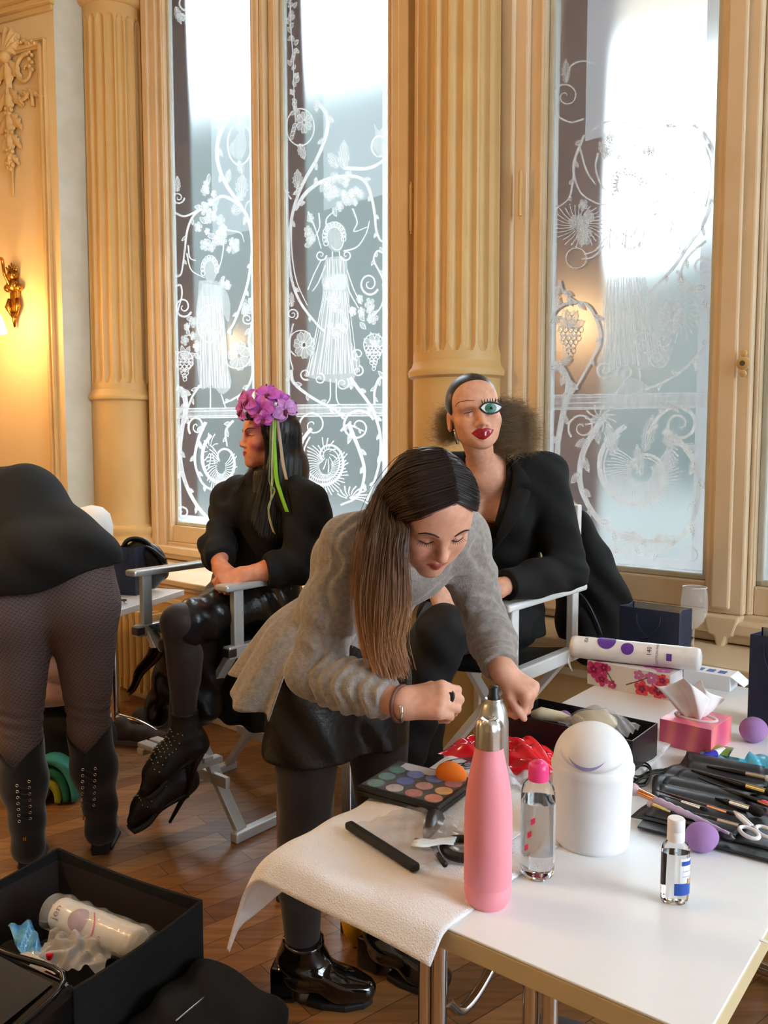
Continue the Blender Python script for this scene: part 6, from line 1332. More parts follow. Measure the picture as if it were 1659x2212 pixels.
# bracelets, rings, necklace
def ringobj(name, c, ax, r, th, m, parent, n=26):
    Q = V(ax).normalized().to_track_quat('Z', 'Y').to_matrix(); g = G(); g.tube([V(c)+Q @ V((r*math.cos(a), r*math.sin(a), 0)) for a in np.linspace(0, 6.283, n, endpoint=False)], th, 8, closed=True); return obj(name, g, m, parent, smooth=True)
bc = WRR+fwR*.0; ringobj('bracelet', bc, fwR+V((.0, 0, .15)), .0335, .0042, 'leather_brown', root)
g = G(); cc = bc+V((.0, -.031, -.008)); g.tube([cc+V((0, -.003, .016)), cc+V((.001, -.0045, 0)), cc+V((0, -.003, -.016))], .0034, 8); obj('bracelet_clasp', g, 'chrome', root, smooth=True)
ringobj('ring', A3(tL[2][0]).tolist() and V(hL[0]['c'])*0+V(hL[1+4*2+4]['a']) if False else V([p for p in hL if p['t'] == 'c'][5*2+2]['a'])*.6+V([p for p in hL if p['t'] == 'c'][5*2+2]['b'])*.4, V([p for p in hL if p['t'] == 'c'][5*2+2]['b'])-V([p for p in hL if p['t'] == 'c'][5*2+2]['a']), .0105, .0016, 'gold', root)
cR = [p for p in hR if p['t'] == 'c'][5*1+2]; pm = V(cR['a'])*.55+V(cR['b'])*.45; ringobj('ring', pm, V(cR['b'])-V(cR['a']), .0108, .0018, 'steel_dark', root)
g = G(); g.box(pm+V((-.003, -.0105, .004)), (.016, .005, .017)); obj('ring_stone', g, 'case_black', root, bevel=.001)
# hair
hl = lambda x, y, z: HM @ V((x, y, z))
capP = [ell(A3(hl(0, -.016, .036)), A3(V((.0795, .099, .086)))*.98, HM.to_3x3()*(1/.98), .02), cap(hl(0, -.06, .0), hl(.0, -.085, -.07), .062, .05, .04), ell(A3(hl(.03, -.06, -.03)), (.06, .06, .07), None, .03)]
def hairline(P):
    L = fa.loc(P); x, y, z = L.T; fz = .066-.9*np.maximum(0, np.abs(x)-.030)**1.15*1.5; return np.where(y > -.005, (fz-z)*.9, np.where(z > -.16, -1, 1))+0*x
v, q = nets(capP, .0035, fn=hairline, disp=lambda P: .0012*np.sin(fa.loc(P)[:, 1]*260+fa.loc(P)[:, 0]*60), dmax=.002)
hcap = sobj('hair', v, q, 'hair_dark', root)
def ombre(t):
    a, b, c = np.array(C(36, 26, 25)[:3]), np.array(C(98, 68, 50)[:3]), np.array(C(204, 150, 104)[:3]); return a+(b-a)*t/.55 if t < .55 else b+(c-b)*(t-.55)/.45
gd = []
spec = [  # part point (y, z), side point (x, y, z), then pixels (px, py, Y)
    ((.066, .088), (.050, .066, .060), (.076, .038, .014), ((872, 1150, 1.575), (868, 1200, 1.565), (873, 1300, 1.57), (860, 1380, 1.58), (878, 1462, 1.575))),
    ((.055, .100), (.058, .050, .070), (.083, .018, .010), ((858, 1150, 1.58), (854, 1200, 1.57), (856, 1310, 1.565), (846, 1390, 1.58), (868, 1478, 1.58))),
    ((.035, .112), (.062, .030, .080), (.088, .0, .012), ((840, 1145, 1.59), (834, 1210, 1.575), (830, 1310, 1.57), (833, 1400, 1.58), (856, 1475, 1.585))),
    ((.010, .120), (.062, .005, .090), (.089, -.025, .018), ((824, 1130, 1.60), (814, 1200, 1.58), (806, 1310, 1.58), (820, 1400, 1.59), (840, 1470, 1.59))),
    ((-.015, .122), (.058, -.025, .092), (.084, -.05, .02), ((812, 1110, 1.63), (798, 1190, 1.60), (790, 1290, 1.59), (806, 1390, 1.60), (826, 1462, 1.60))),
    ((-.045, .115), (.050, -.060, .085), (.072, -.08, .01), ((810, 1090, 1.66), (794, 1160, 1.63), (786, 1270, 1.61), (794, 1370, 1.61), (814, 1445, 1.61))),
    ((-.07, .095), (.035, -.09, .07), (.055, -.105, .0), ((818, 1080, 1.70), (790, 1140, 1.66), (780, 1230, 1.64), (789, 1330, 1.63), (800, 1410, 1.62)))]
for (py_, pz_), m_, e_, px_ in spec:
    pts = [hl(-.010, py_, pz_+.003), hl(*(V(m_)*1.03)), hl(*(V(e_)*1.02))]+[atY(*p) for p in px_]; gd.append(catmull(pts, 4))
strands('hair_lock', gd, 5200, .00062, 'hair_strand', hcap, .0075, ombre, wave=.006)
gd = []
for (py_, pz_), m_, e_, b_ in (((.066, .088), (-.054, .064, .062), (-.082, .020, .02), (-.075, -.05, -.03)), ((.045, .108), (-.062, .045, .075), (-.088, .0, .03), (-.078, -.06, -.03)), ((.01, .120), (-.062, .0, .09), (-.088, -.03, .03), (-.07, -.075, -.03)), ((-.03, .119), (-.052, -.045, .09), (-.078, -.065, .03), (-.055, -.09, -.03)), ((-.07, .095), (-.035, -.09, .07), (-.055, -.095, .02), (-.035, -.10, -.04))):
    gd.append(catmull([hl(-.010, py_, pz_+.003), hl(*(V(m_)*1.03)), hl(*(V(e_)*1.02)), hl(*b_), hl(b_[0]*.9, b_[1]-.01, b_[2]-.06)], 5))
strands('hair_lock', gd, 2600, .0006, 'hair_strand', hcap, .0035, lambda t: np.array(C(40, 30, 30)[:3]))
# necklace
g = G(); pn = [NB+fr*.055+s_*x*.05+spine*(.02-.035*(1-x*x)) for x in np.linspace(-1, 1, 14)]; g.tube(pn, .0014, 6); g.ball(NB+fr*.085-spine*.03, .006, 10, 8); obj('necklace', g, 'chrome', root, smooth=True)
# ------------------------------------------------------------ the seated person in the black blazer
root = thing('person', 'seated person in black blazer with red lips and a painted green eye', 'person', (.31, 2.75, 0)); MB = root
eye = atY(1037, 888, 2.40); f = V((.10, -.99, .03)); HM = headM(eye, f, (-.13, -.02, 1), 1.0); hp = head_prims(HM, 1.0, jaw=.80, eye_open=(False, False), cz=.014); hc = V(HM.translation); fa = Face(HM, hp)
NB = atY(1048, 1012, 2.60); SHL, SHR = atY(1172, 1030, 2.60), atY(922, 1030, 2.66); PEL = V((.335, 2.83, .80)); WA = PEL+(NB-PEL)*.42+V((0, -.01, 0)); CHs = PEL+(NB-PEL)*.74
s_ = V((1, -.1, 0)).normalized(); fr = V((-.1, -1, -.1)).normalized()
ELL, WRL = atY(1228, 1232, 2.60), atY(1082, 1268, 2.42); ELR, WRR = atY(872, 1225, 2.60), atY(945, 1268, 2.36)
torso = []
for sg, S_ in ((-1, SHR), (1, SHL)):
    torso += [cap(PEL+s_*sg*.08, WA+s_*sg*.045, .11, .080, .04), cap(WA+s_*sg*.045, CHs+s_*sg*.065, .080, .092, .04), cap(CHs+s_*sg*.065, S_-V((0, 0, .02))-(S_-NB)*.25, .092, .06, .04), cap(NB-V((0, 0, .02)), S_, .05, .050, .05)]
    torso.append(ell(A3(CHs+fr*.075+s_*sg*.07), (.058, .055, .058), None, .03))
neck = [cap(NB-V((0, 0, .03)), hc+V((.006, .012, -.07)), .044, .040, .015), cap(NB+fr*.040+s_*.014-V((0, 0, .02)), hc+HM.to_3x3() @ V((-.040, -.01, -.07)), .009, .010, .012), cap(NB+fr*.040-s_*.014-V((0, 0, .02)), hc+HM.to_3x3() @ V((.040, -.01, -.07)), .009, .010, .012), cap(NB+fr*.045+s_*.012-V((0, 0, .03)), NB+s_*.13+fr*.03+V((0, 0, -.01)), .012, .012, .02), cap(NB+fr*.045-s_*.012-V((0, 0, .03)), NB-s_*.13+fr*.03+V((0, 0, -.01)), .012, .012, .02)]
armR = chain([SHR, SHR+(ELR-SHR)*.5, ELR, ELR+(WRR-ELR)*.45, WRR], [.054, .046, .040, .038, .027], .025); armL = chain([SHL, SHL+(ELL-SHL)*.5, ELL, ELL+(WRL-ELL)*.45, WRL], [.054, .046, .040, .038, .027], .025)
hR, tR = hand_prims(WRR, atY(975, 1338, 2.33)-WRR, (.25, -.9, .35), -1, (.42, .5, .55, .6), (.35, .25), 1.0, .05, .20)
hL, tL = hand_prims(WRL, atY(1010, 1290, 2.36)-WRL, (0, -.7, .7), 1, (.3, .35, .4, .45), (.5, .3), 1.0, .03, .25)
v, q = nets(hp+neck+torso+armR+armL+hR+hL, .0030)
def mk(c, L):
    x, y, z = L.T; w = .75*np.exp(-((x-.040)**2/.018**2+(z-.006)**2/.010**2))*(y > .03); c = c*(1-w[:, None])+np.array(C(150, 84, 60)[:3])*w[:, None]
    w = .5*np.exp(-((x-.052)**2/.02**2+(z+.02)**2/.016**2))*(y > .0); return c*(1-w[:, None])+np.array(C(216, 140, 84)[:3])*w[:, None]
bo = sobj('body', v, q, 'skin', root, face_cols(fa, C(218, 162, 134), lip=C(170, 20, 34)[:3], blush=C(214, 128, 96)[:3], bl=.3, extra=mk)); nails(tR+tL[:4], bo)
bod = hp+neck+torso
def fl(px, py): L = HM.inverted() @ hit(px, py, hp, y0=2.0, y1=2.9); return (L.x, L.z)
K2 = lambda x, y: (880+x/3.95, 780+y/3.95)
mat('lipstick', C(150, 8, 26), .22, coat=.6); mat('eye_white', C(226, 228, 224), .4); mat('eye_green', C(30, 128, 96), .35, col2=C(12, 80, 62), nscale=140); mat('ink', C(16, 22, 26), .5)
def ptch(pts, name, m, off, parent=bo): return fa.patch([fl(*K2(*p)) for p in pts], name, m, parent, off)
ptch([(545, 617), (575, 592), (603, 576), (628, 574), (642, 582), (662, 569), (690, 572), (738, 586), (722, 615), (700, 642), (672, 662), (648, 672), (610, 664), (580, 645)], 'painted_lips', 'lipstick', .0022)
ol = [(618, 397), (650, 366), (690, 352), (730, 352), (775, 366), (815, 385), (815, 392), (790, 420), (755, 440), (715, 449), (675, 444), (642, 424)]
ec = hit(*K2(705, 400), hp, .006, 2.0, 2.9); en = V((.20, -.97, .02)).normalized(); ec = ec+V((0, -.013, 0))
def epl(x, y, o=0.0):
    d = ray(*K2(x, y)); c0 = V((0, 0, CAMZ)); dx = (x-705)/190.0; c = ec+en*(o-.010*dx*dx); return c0+d*((c-c0).dot(en)/d.dot(en))
def eplate(pts, name, m, o, parent):
    g = G(); vs = [epl(*p, o) for p in pts]; n = len(vs); cc = sum(vs, V((0, 0, 0)))/n+en*.0015; g.add([cc]+vs+[v-en*.0016 for v in vs], [(0, 1+i, 1+(i+1) % n) for i in range(n)]+[(1+i, 1+n+i, 1+n+(i+1) % n, 1+(i+1) % n) for i in range(n)]); return obj(name, g, m, parent)
ols = [(p.x, p.y) for p in catmull([V((x, y, 0)) for x, y in ol+ol[:1]], 3)][:-1]
pe = eplate(ols, 'painted_eye', 'eye_white', 0, bo)
g = G(); g.tube([epl(*p, .0012) for p in ols], .0024, 6, closed=True); obj('eye_outline', g, 'ink', pe, smooth=True)
eplate([(715+46*math.cos(a), 400+43*math.sin(a)) for a in np.linspace(0, 6.283, 22, endpoint=False)], 'iris', 'eye_green', .0022, pe); eplate([(718+13*math.cos(a), 400+13*math.sin(a)) for a in np.linspace(0, 6.283, 12, endpoint=False)], 'pupil', 'ink', .0042, pe)
for k in range(8):
    x = 640+k*22; y = 362-16*math.sin(math.pi*(k+.3)/8.5); g = G(); g.tube([epl(x, y, .001), epl(x-4+k, y-15, .004), epl(x-8+k*2.2, y-32, .006)], [.0014, .0012, .0006], 6); obj('painted_lash', g, 'ink', pe, smooth=True)
fa.line([fl(*K2(*p)) for p in ((406, 392), (425, 362), (460, 345), (510, 338), (568, 339))], .0009, off=.0008, name='drawn_brow', m='brow_dark', parent=bo)
fa.line([fl(*K2(*p)) for p in ((752, 345), (764, 330), (776, 320))], .0008, off=.001, name='drawn_brow', m='brow_dark', parent=bo)
fa.line([fl(*K2(*p)) for p in ((478, 448), (505, 442), (530, 438), (556, 430))], .0013, off=.0008, name='eyelashes', m='lash', parent=bo)
fa.line([fl(*K2(*p)) for p in ((583, 668), (610, 672), (640, 684))], .0006, off=.0008, name='drawn_mark', m='brow_dark', parent=bo)
# blazer with open V front, lapels, sequinned top
vt = NB+fr*.05; vbz = atY(1040, 1212, 2.55).z; vtop = NB.z+.05
def vcut(P):
    x = (P-A3(NB)) @ A3(s_); z = P[:, 2]; y = (P-A3(NB)) @ A3(fr); w = .062*np.clip((z-vbz)/(vtop-.08-vbz), 0, 1.0); front = np.abs(x)-w
    collar = np.linalg.norm((P-A3(NB+V((0, .005, .0))))*np.array((1, 1, .0)), axis=1)-.060
    return np.maximum(-np.maximum(front, -y-.01), np.where(z > NB.z-.01, -collar, -1))
cwB = lambda P: np.maximum(np.where(np.linalg.norm(P-A3(WRL), axis=1) < .12, (P-A3(WRL-(WRL-ELL).normalized()*.02)) @ A3((WRL-ELL).normalized()), -1), np.where(np.linalg.norm(P-A3(WRR), axis=1) < .12, (P-A3(WRR-(WRR-ELR).normalized()*.02)) @ A3((WRR-ELR).normalized()), -1))
bl = infl(torso, .020)+infl(armR, .020)+infl(armL, .020)+[cap(SHL+V((-.03, 0, .022)), SHL+V((.03, 0, .012)), .05, .05, .02), cap(SHR+V((.03, 0, .022)), SHR+V((-.03, 0, .012)), .05, .05, .02), cap(WA+s_*.08-V((0, 0, .05)), WA+s_*.13+V((0, 0, .16)), .10, .07, .06), cap(PEL+s_*.09, PEL+s_*.10-V((0, 0, .08)), .12, .12, .04), cap(PEL-s_*.09, PEL-s_*.10-V((0, 0, .08)), .12, .12, .04)]
wB = lambda P: .003*np.sin(P[:, 2]*55+P[:, 0]*40+2*np.sin(P[:, 1]*20))+.004*np.exp(-(np.minimum(np.linalg.norm(P-A3(ELL), axis=1), np.linalg.norm(P-A3(ELR), axis=1))/.09)**2)*np.sin(P[:, 2]*130+P[:, 0]*60)
v, q = nets(bl, .005, clips=[(A3((0, 0, .74)), A3((0, 0, -1)))], disp=wB, dmax=.008, fn=lambda P: np.maximum(vcut(P), cwB(P)))
bz = sobj('blazer', v, q, 'cloth_black', root)
for sg in (-1, 1):
    top_ = [(.068, .035), (.075, -.02), (.066, -.08), (.040, -.16), (.008, vbz-NB.z+.0)]; out_ = [(.085, .025), (.128, -.04), (.098, -.055), (.128, -.075), (.075, -.17), (.02, vbz-NB.z+.02)]
    pts = [NB+s_*sg*x+V((0, 0, z)) for x, z in top_]+[NB+s_*sg*x+V((0, 0, z)) for x, z in reversed(out_)]
    def onB(p):
        ys = np.linspace(-.30, .12, 120); Q = np.array(p)+np.outer(ys, (0, 1, 0)); D = sd(bl, Q); i = int(np.argmax(D < 0)); return V(Q[max(i-1, 0)])+V((0, -.006, 0))
    O = [onB(p) for p in pts]; n = len(top_); m = len(out_); g = G()
    A_ = catmull(O[:n], 6); B_ = catmull(list(reversed(O[n:])), 5) ; kk = 24; A_ = [A_[int(i*(len(A_)-1)/kk)] for i in range(kk+1)]; B_ = [B_[int(i*(len(B_)-1)/kk)] for i in range(kk+1)]
    g.grid(lambda u, v: A_[int(v*kk+.5)]*(1-u)+B_[int(v*kk+.5)]*u+V((0, -.006*math.sin(math.pi*u), 0)), 6, kk+1); obj('lapel', g, 'cloth_black', bz, smooth=True, solid=.005)
g = G(); p = hit(1042, 1218, bl, .004, 2.0, 3.0); g.lathe([(0, .004), (.009, .004), (.010, 0)], 16, frame((1, 0, 0), (0, 0, 1), (0, -1, 0), p)); obj('button', g, 'black_plastic', bz, auto=40)
def m_seq():
    m = mat('sequins', C(190, 130, 66), .22, .8, col2=C(60, 38, 20), nscale=260, detail=1)
m_seq()
ztop = atY(1040, 1128, 2.5).z
v, q = nets(infl(torso, .007), .005, clips=[(A3((0, 0, ztop)), A3((0, 0, 1))), (A3((0, 0, .93)), A3((0, 0, -1)))], disp=lambda P: .014*np.abs((P-A3(NB)) @ A3(s_))/.06*(np.abs((P-A3(NB)) @ A3(s_)) < .12)*(-1)*(P[:, 2] > ztop-.03)*0); sobj('sequin_top', v, q, 'sequins', root)
# trousers and shoes, legs crossed
HRt, HLf = PEL+V((-.09, -.03, -.0)), PEL+V((.09, -.03, -.0)); KRt, KLf = V((.115, 2.40, .775)), V((.17, 2.33, .855)); NRt, NLf = V((.13, 2.50, .36)), V((.06, 2.36, .46))
tr = [cap(HRt, KRt, .105, .072, .03), cap(KRt, NRt, .070, .052, .03), cap(HLf, KLf, .108, .074, .03), cap(KLf, NLf, .072, .055, .03), cap(PEL-s_*.06, PEL+s_*.06, .13, .13, .05)]
mat('trouser_black', C(12, 12, 15), .8, col2=C(9, 9, 11), nscale=30, bump=.2, bscale=300)
v, q = nets(tr, .006, disp=lambda P: .003*np.sin(P[:, 2]*50+P[:, 0]*50), dmax=.004); sobj('trousers', v, q, 'trouser_black', root)
for N_, dx in ((NRt, V((-.25, -.95, -.15))), (NLf, V((-.35, -.8, -.45)))):
    dx.normalize(); v, q = nets([cap(N_, N_-V((0, 0, .06)), .042, .036, .03), cap(N_-V((0, 0, .06)), N_-V((0, 0, .075))+dx*.15, .038, .024, .03), ell(A3(N_-V((0, 0, .07))+dx*.10), (.042, .05, .026), None, .03)], .005); sobj('shoe', v, q, 'leather_black', root)
# slicked hair, frizzy lengths behind, earring
hl = lambda x, y, z: HM @ V((x, y, z))
def hairlineB(P):
    L = fa.loc(P); x, y, z = L.T; fz = .074-np.maximum(0, np.abs(x)-.020)**1.7*9.5; fz = np.where(np.abs(x) > .066, fz-.02, fz); return np.where(y > -.0, (fz-z)*.8, np.where(z > -.09, -1, 1))
capP = [ell(A3(hl(0, -.013, .034)), (.0785, .0975, .0855), HM.to_3x3(), .02), ell(A3(hl(0, -.05, -.04)), (.055, .05, .06), HM.to_3x3(), .02)]
mat('hair_slick', C(24, 21, 19), .36, col2=C(18, 26, 22), nscale=12); v, q = nets(capP, .003, fn=hairlineB); hcB = sobj('hair', v, q, 'hair_slick', root)
gd = []
for (px, py, Y), (qx, qy, QY) in (((1072, 880, 2.56), (1128, 890, 2.62)), ((1078, 900, 2.57), (1152, 915, 2.62)), ((1080, 920, 2.57), (1160, 950, 2.60)), ((1080, 935, 2.57), (1150, 985, 2.58)), ((1078, 945, 2.57), (1120, 1002, 2.57)), ((1074, 950, 2.58), (1090, 1000, 2.57))):
    a, b = atY(px, py, Y), atY(qx, qy, QY); gd.append(catmull([hl(-.04, -.07, -.03), a, (a+b)/2+V((0, .02, .012)), b], 7))
fz = lambda t: np.array(C(84, 66, 48)[:3])*(1-t)+np.array(C(176, 148, 112)[:3])*t
strands('frizzy_hair', gd, 3400, .00034, 'hair_strand', hcB, .019, fz, wave=.024, freq=3.2)
gd = []
for (px, py, Y), (qx, qy, QY) in (((985, 905, 2.55), (955, 890, 2.60)), ((983, 920, 2.56), (944, 912, 2.60)), ((985, 935, 2.56), (940, 940, 2.60)), ((990, 945, 2.57), (952, 965, 2.60))):
    a, b = atY(px, py, Y), atY(qx, qy, QY); gd.append(catmull([hl(.04, -.07, -.03), a, (a+b)/2+V((0, .02, .01)), b], 7))
strands('frizzy_hair', gd, 700, .00032, 'hair_strand', hcB, .015, fz, wave=.020, freq=3.2)
g = G(); e0 = atY(982, 930, 2.46); g.ball(e0, .004, 8, 6); g.tube([e0, e0+V((.003, 0, -.012)), e0+V((.009, 0, -.040))], [.0022, .0034, .0045], 8); obj('earring', g, 'chrome', root, smooth=True)
# coat over the chair back
pts = [atY(1240, 1118, 2.92), atY(1285, 1160, 2.92), atY(1320, 1230, 2.90), atY(1338, 1290, 2.88)]
cp = [ell(A3(atY(1250, 1150, 2.95)), (.055, .09, .075), None, .05), ell(A3(atY(1275, 1220, 2.93)), (.085, .085, .13), Matrix.Rotation(-.35, 3, 'Y'), .06), ell(A3(atY(1310, 1290, 2.90)), (.085, .08, .10), Matrix.Rotation(-.3, 3, 'Y'), .06), ell(A3(atY(1290, 1360, 2.90)), (.10, .07, .13), None, .06), ell(A3(atY(1245, 1300, 2.95)), (.08, .07, .20), None, .06)]
v, q = nets(cp, .006, disp=lambda P: .007*np.sin(P[:, 0]*60+P[:, 2]*28+2*np.sin(P[:, 2]*14)), dmax=.008)
ct = thing('coat', 'black coat draped over the right back corner of the white director chair', 'coat', V((.62, 2.92, 0))); cb = sobj('coat_cloth', v, q, 'cloth_black', ct)
mat('lining_navy', C(34, 44, 56), .35); g = G(); g.tube(catmull([hit(x, y, cp, .004, 2.2, 3.3) for x, y in ((1245, 1275), (1268, 1300), (1288, 1340), (1300, 1372))], 5), .004, 6); obj('zip', g, 'lining_navy', cb, smooth=True)

# ------------------------------------------------------------ the seated person with orchids
root = thing('person', 'seated person with long black hair and pink orchids, looking left', 'person', (-.48, 3.2, 0)); MA = root
f = V((-.92, -.40, .0)).normalized(); eye = atY(533, 941, 3.13); HM = headM(eye, f, (0, 0, 1), .98); hp = head_prims(HM, .98, jaw=.82, nose=.985); hc = V(HM.translation); fa = Face(HM, hp, .98)
NB = atY(580, 1035, 3.19); SHR, SHL = atY(508, 1072, 3.30), atY(660, 1080, 3.04); PEL = V((-.50, 3.24, .80)); WA = PEL+(NB-PEL)*.42; CHs = PEL+(NB-PEL)*.74
s_ = V((.77, -.63, 0)); fr = V((-.63, -.77, 0))
ELR, WRR = atY(470, 1178, 3.10), atY(474, 1222, 2.93); ELL, WRL = atY(640, 1222, 2.93), atY(528, 1240, 2.86)
torso = []
for sg, S_ in ((-1, SHR), (1, SHL)):
    torso += [cap(PEL+s_*sg*.08, WA+s_*sg*.045, .105, .080, .04), cap(WA+s_*sg*.045, CHs+s_*sg*.06, .080, .088, .04), cap(CHs+s_*sg*.06, S_-V((0, 0, .02))-(S_-NB)*.25, .088, .055, .04), cap(NB-V((0, 0, .02)), S_, .05, .05, .05), ell(A3(CHs+fr*.07+s_*sg*.065), (.052, .052, .052), None, .03)]
neck = [cap(NB-V((0, 0, .02)), hc+V((.01, .0, -.07)), .052, .050, .03)]
armR = chain([SHR, ELR, ELR+(WRR-ELR)*.5, WRR], [.050, .038, .035, .026], .025); armL = chain([SHL, ELL, ELL+(WRL-ELL)*.5, WRL], [.050, .038, .036, .026], .025)
hR, tR = hand_prims(WRR, atY(494, 1262, 2.86)-WRR, (-.35, -.75, .5), -1, (.5, .55, .6, .65), (.5, .3), .95, .03, .45); hL, tL = hand_prims(WRL, atY(486, 1258, 2.83)-WRL, (-.05, -.85, .5), 1, (.55, .6, .65, .7), (.5, .3), .95, .03, .55)
v, q = nets(hp+neck+torso+armR+armL+hR+hL, .0032)
def mk(c, L):
    x, y, z = L.T; pur = np.array(C(140, 26, 104)[:3]); ax = np.abs(x)
    w = .92*np.exp(-((z-(.004+.62*(ax-.016)))/.0125)**2)*sstep(.006, .016, ax)*(y > -.02); c = c*(1-w[:, None])+pur*w[:, None]
    w = .75*np.exp(-((ax-.060)**2/.016**2+(z+.050)**2/.022**2))*(y > -.04)+.6*np.exp(-((ax-.066)**2/.014**2+(z-.012)**2/.03**2))*(y > -.04); w = np.minimum(w, .85); return c*(1-w[:, None])+np.array(C(150, 46, 74)[:3])*w[:, None]
bo = sobj('body', v, q, 'skin', root, face_cols(fa, C(224, 150, 116), lip=C(196, 76, 84)[:3], blush=C(206, 96, 92)[:3], bl=.4, extra=mk)); nails(tR[:4]+tL[:4], bo)
mat('glitter_green', C(150, 220, 150), .15, .6); mat('brow_plum', C(70, 20, 40), .7)
for sg in (-1, 1):
    fa.line([(sg*.014, .014), (sg*.028, .0235), (sg*.044, .028), (sg*.060, .026)], .0022, name='eyebrow', m='brow_plum', parent=bo); fa.line([(sg*.017, -.003), (sg*.030, .0012), (sg*.048, -.002), (sg*.056, .002)], .0014, name='eyelashes', m='lash', parent=bo)
    for k in range(2): fa.line([(sg*.030, .010+.006*k), (sg*.042, .013+.006*k), (sg*.054, .018+.006*k)], .0012, off=.0012, name='glitter_streak', m='glitter_green', parent=bo)
# black blouse with puffed sleeves
puff = [ell(A3(SHR+V((-.022, -.03, -.045))), (.078, .078, .10), None, .03), ell(A3(SHL+V((.022, -.02, -.045))), (.078, .078, .10), None, .03)]
bl = infl(torso, .014)+infl(armR, .020)+infl(armL, .022)+puff+infl(neck, .010)[:1]+[ell(A3(ELR+V((0, -.0, -.0))), (.066, .066, .055), None, .03), ell(A3(ELL), (.066, .066, .06), None, .03)]
cwA = lambda P: np.maximum(np.where(np.linalg.norm(P-A3(WRL), axis=1) < .16, (P-A3(WRL-(WRL-ELL).normalized()*.075)) @ A3((WRL-ELL).normalized()), -1), np.where(np.linalg.norm(P-A3(WRR), axis=1) < .12, (P-A3(WRR-(WRR-ELR).normalized()*.035)) @ A3((WRR-ELR).normalized()), -1))
v, q = nets(bl, .0055, clips=[(A3(NB+V((0, 0, .05))), A3((0, 0, 1)))], disp=lambda P: .005*np.sin(P[:, 2]*48+P[:, 0]*52+2*np.sin(P[:, 1]*24)), dmax=.008, fn=cwA); sobj('blouse', v, q, 'cloth_black', root)
# crossed legs: leather skirt, sheer stockings, studded heel boots
HLg, HRg = PEL+s_*.09+fr*.02, PEL-s_*.09+fr*.02; K1, K2_ = atY(388, 1345, 2.72), atY(408, 1390, 2.84); A1, A2 = atY(402, 1588, 2.74), atY(382, 1668, 2.80)
K1b = K1+V((.02, .02, -.01))
skp = [cap(PEL-s_*.06, PEL+s_*.06, .13, .13, .05), cap(HLg, K1b, .115, .068, .04), cap(HRg, K2_+V((.02, .03, 0)), .11, .075, .04), cap(K2_+V((.05, .06, 0)), atY(438, 1525, 2.90), .075, .06, .05), cap(K2_+V((.0, .02, 0)), K2_+V((-.02, .04, -.17)), .075, .05, .04), cap(K2_+V((-.07, .03, -.02)), K2_+V((-.135, .05, -.27)), .03, .035, .05)]
mat('leather_crackle', C(14, 14, 17), .28, bump=.4, bscale=60, nscale=30)
v, q = nets(infl(skp, .008), .006, clips=[(A3(PEL+V((0, 0, .10))), A3((0, 0, 1)))], disp=lambda P: .005*np.sin(P[:, 2]*40+P[:, 0]*55+2*np.sin(P[:, 1]*25)), dmax=.006); sk_ = sobj('leather_skirt', v, q, 'leather_crackle', root)
mat('sequin_dark', C(84, 54, 48), .3, .7, col2=C(14, 10, 10), nscale=200, detail=1)
g = G(); g.grid(lambda u, v: atY(322-48*v-26*u*v+4*math.sin(v*9), 1395+95*v+12*u, 2.80-.02*u+.0*v)+V((.05*u, -.012*math.sin(u*9), 0)), 14, 20); obj('sequin_hem', g, 'sequin_dark', sk_, smooth=True, solid=.004)
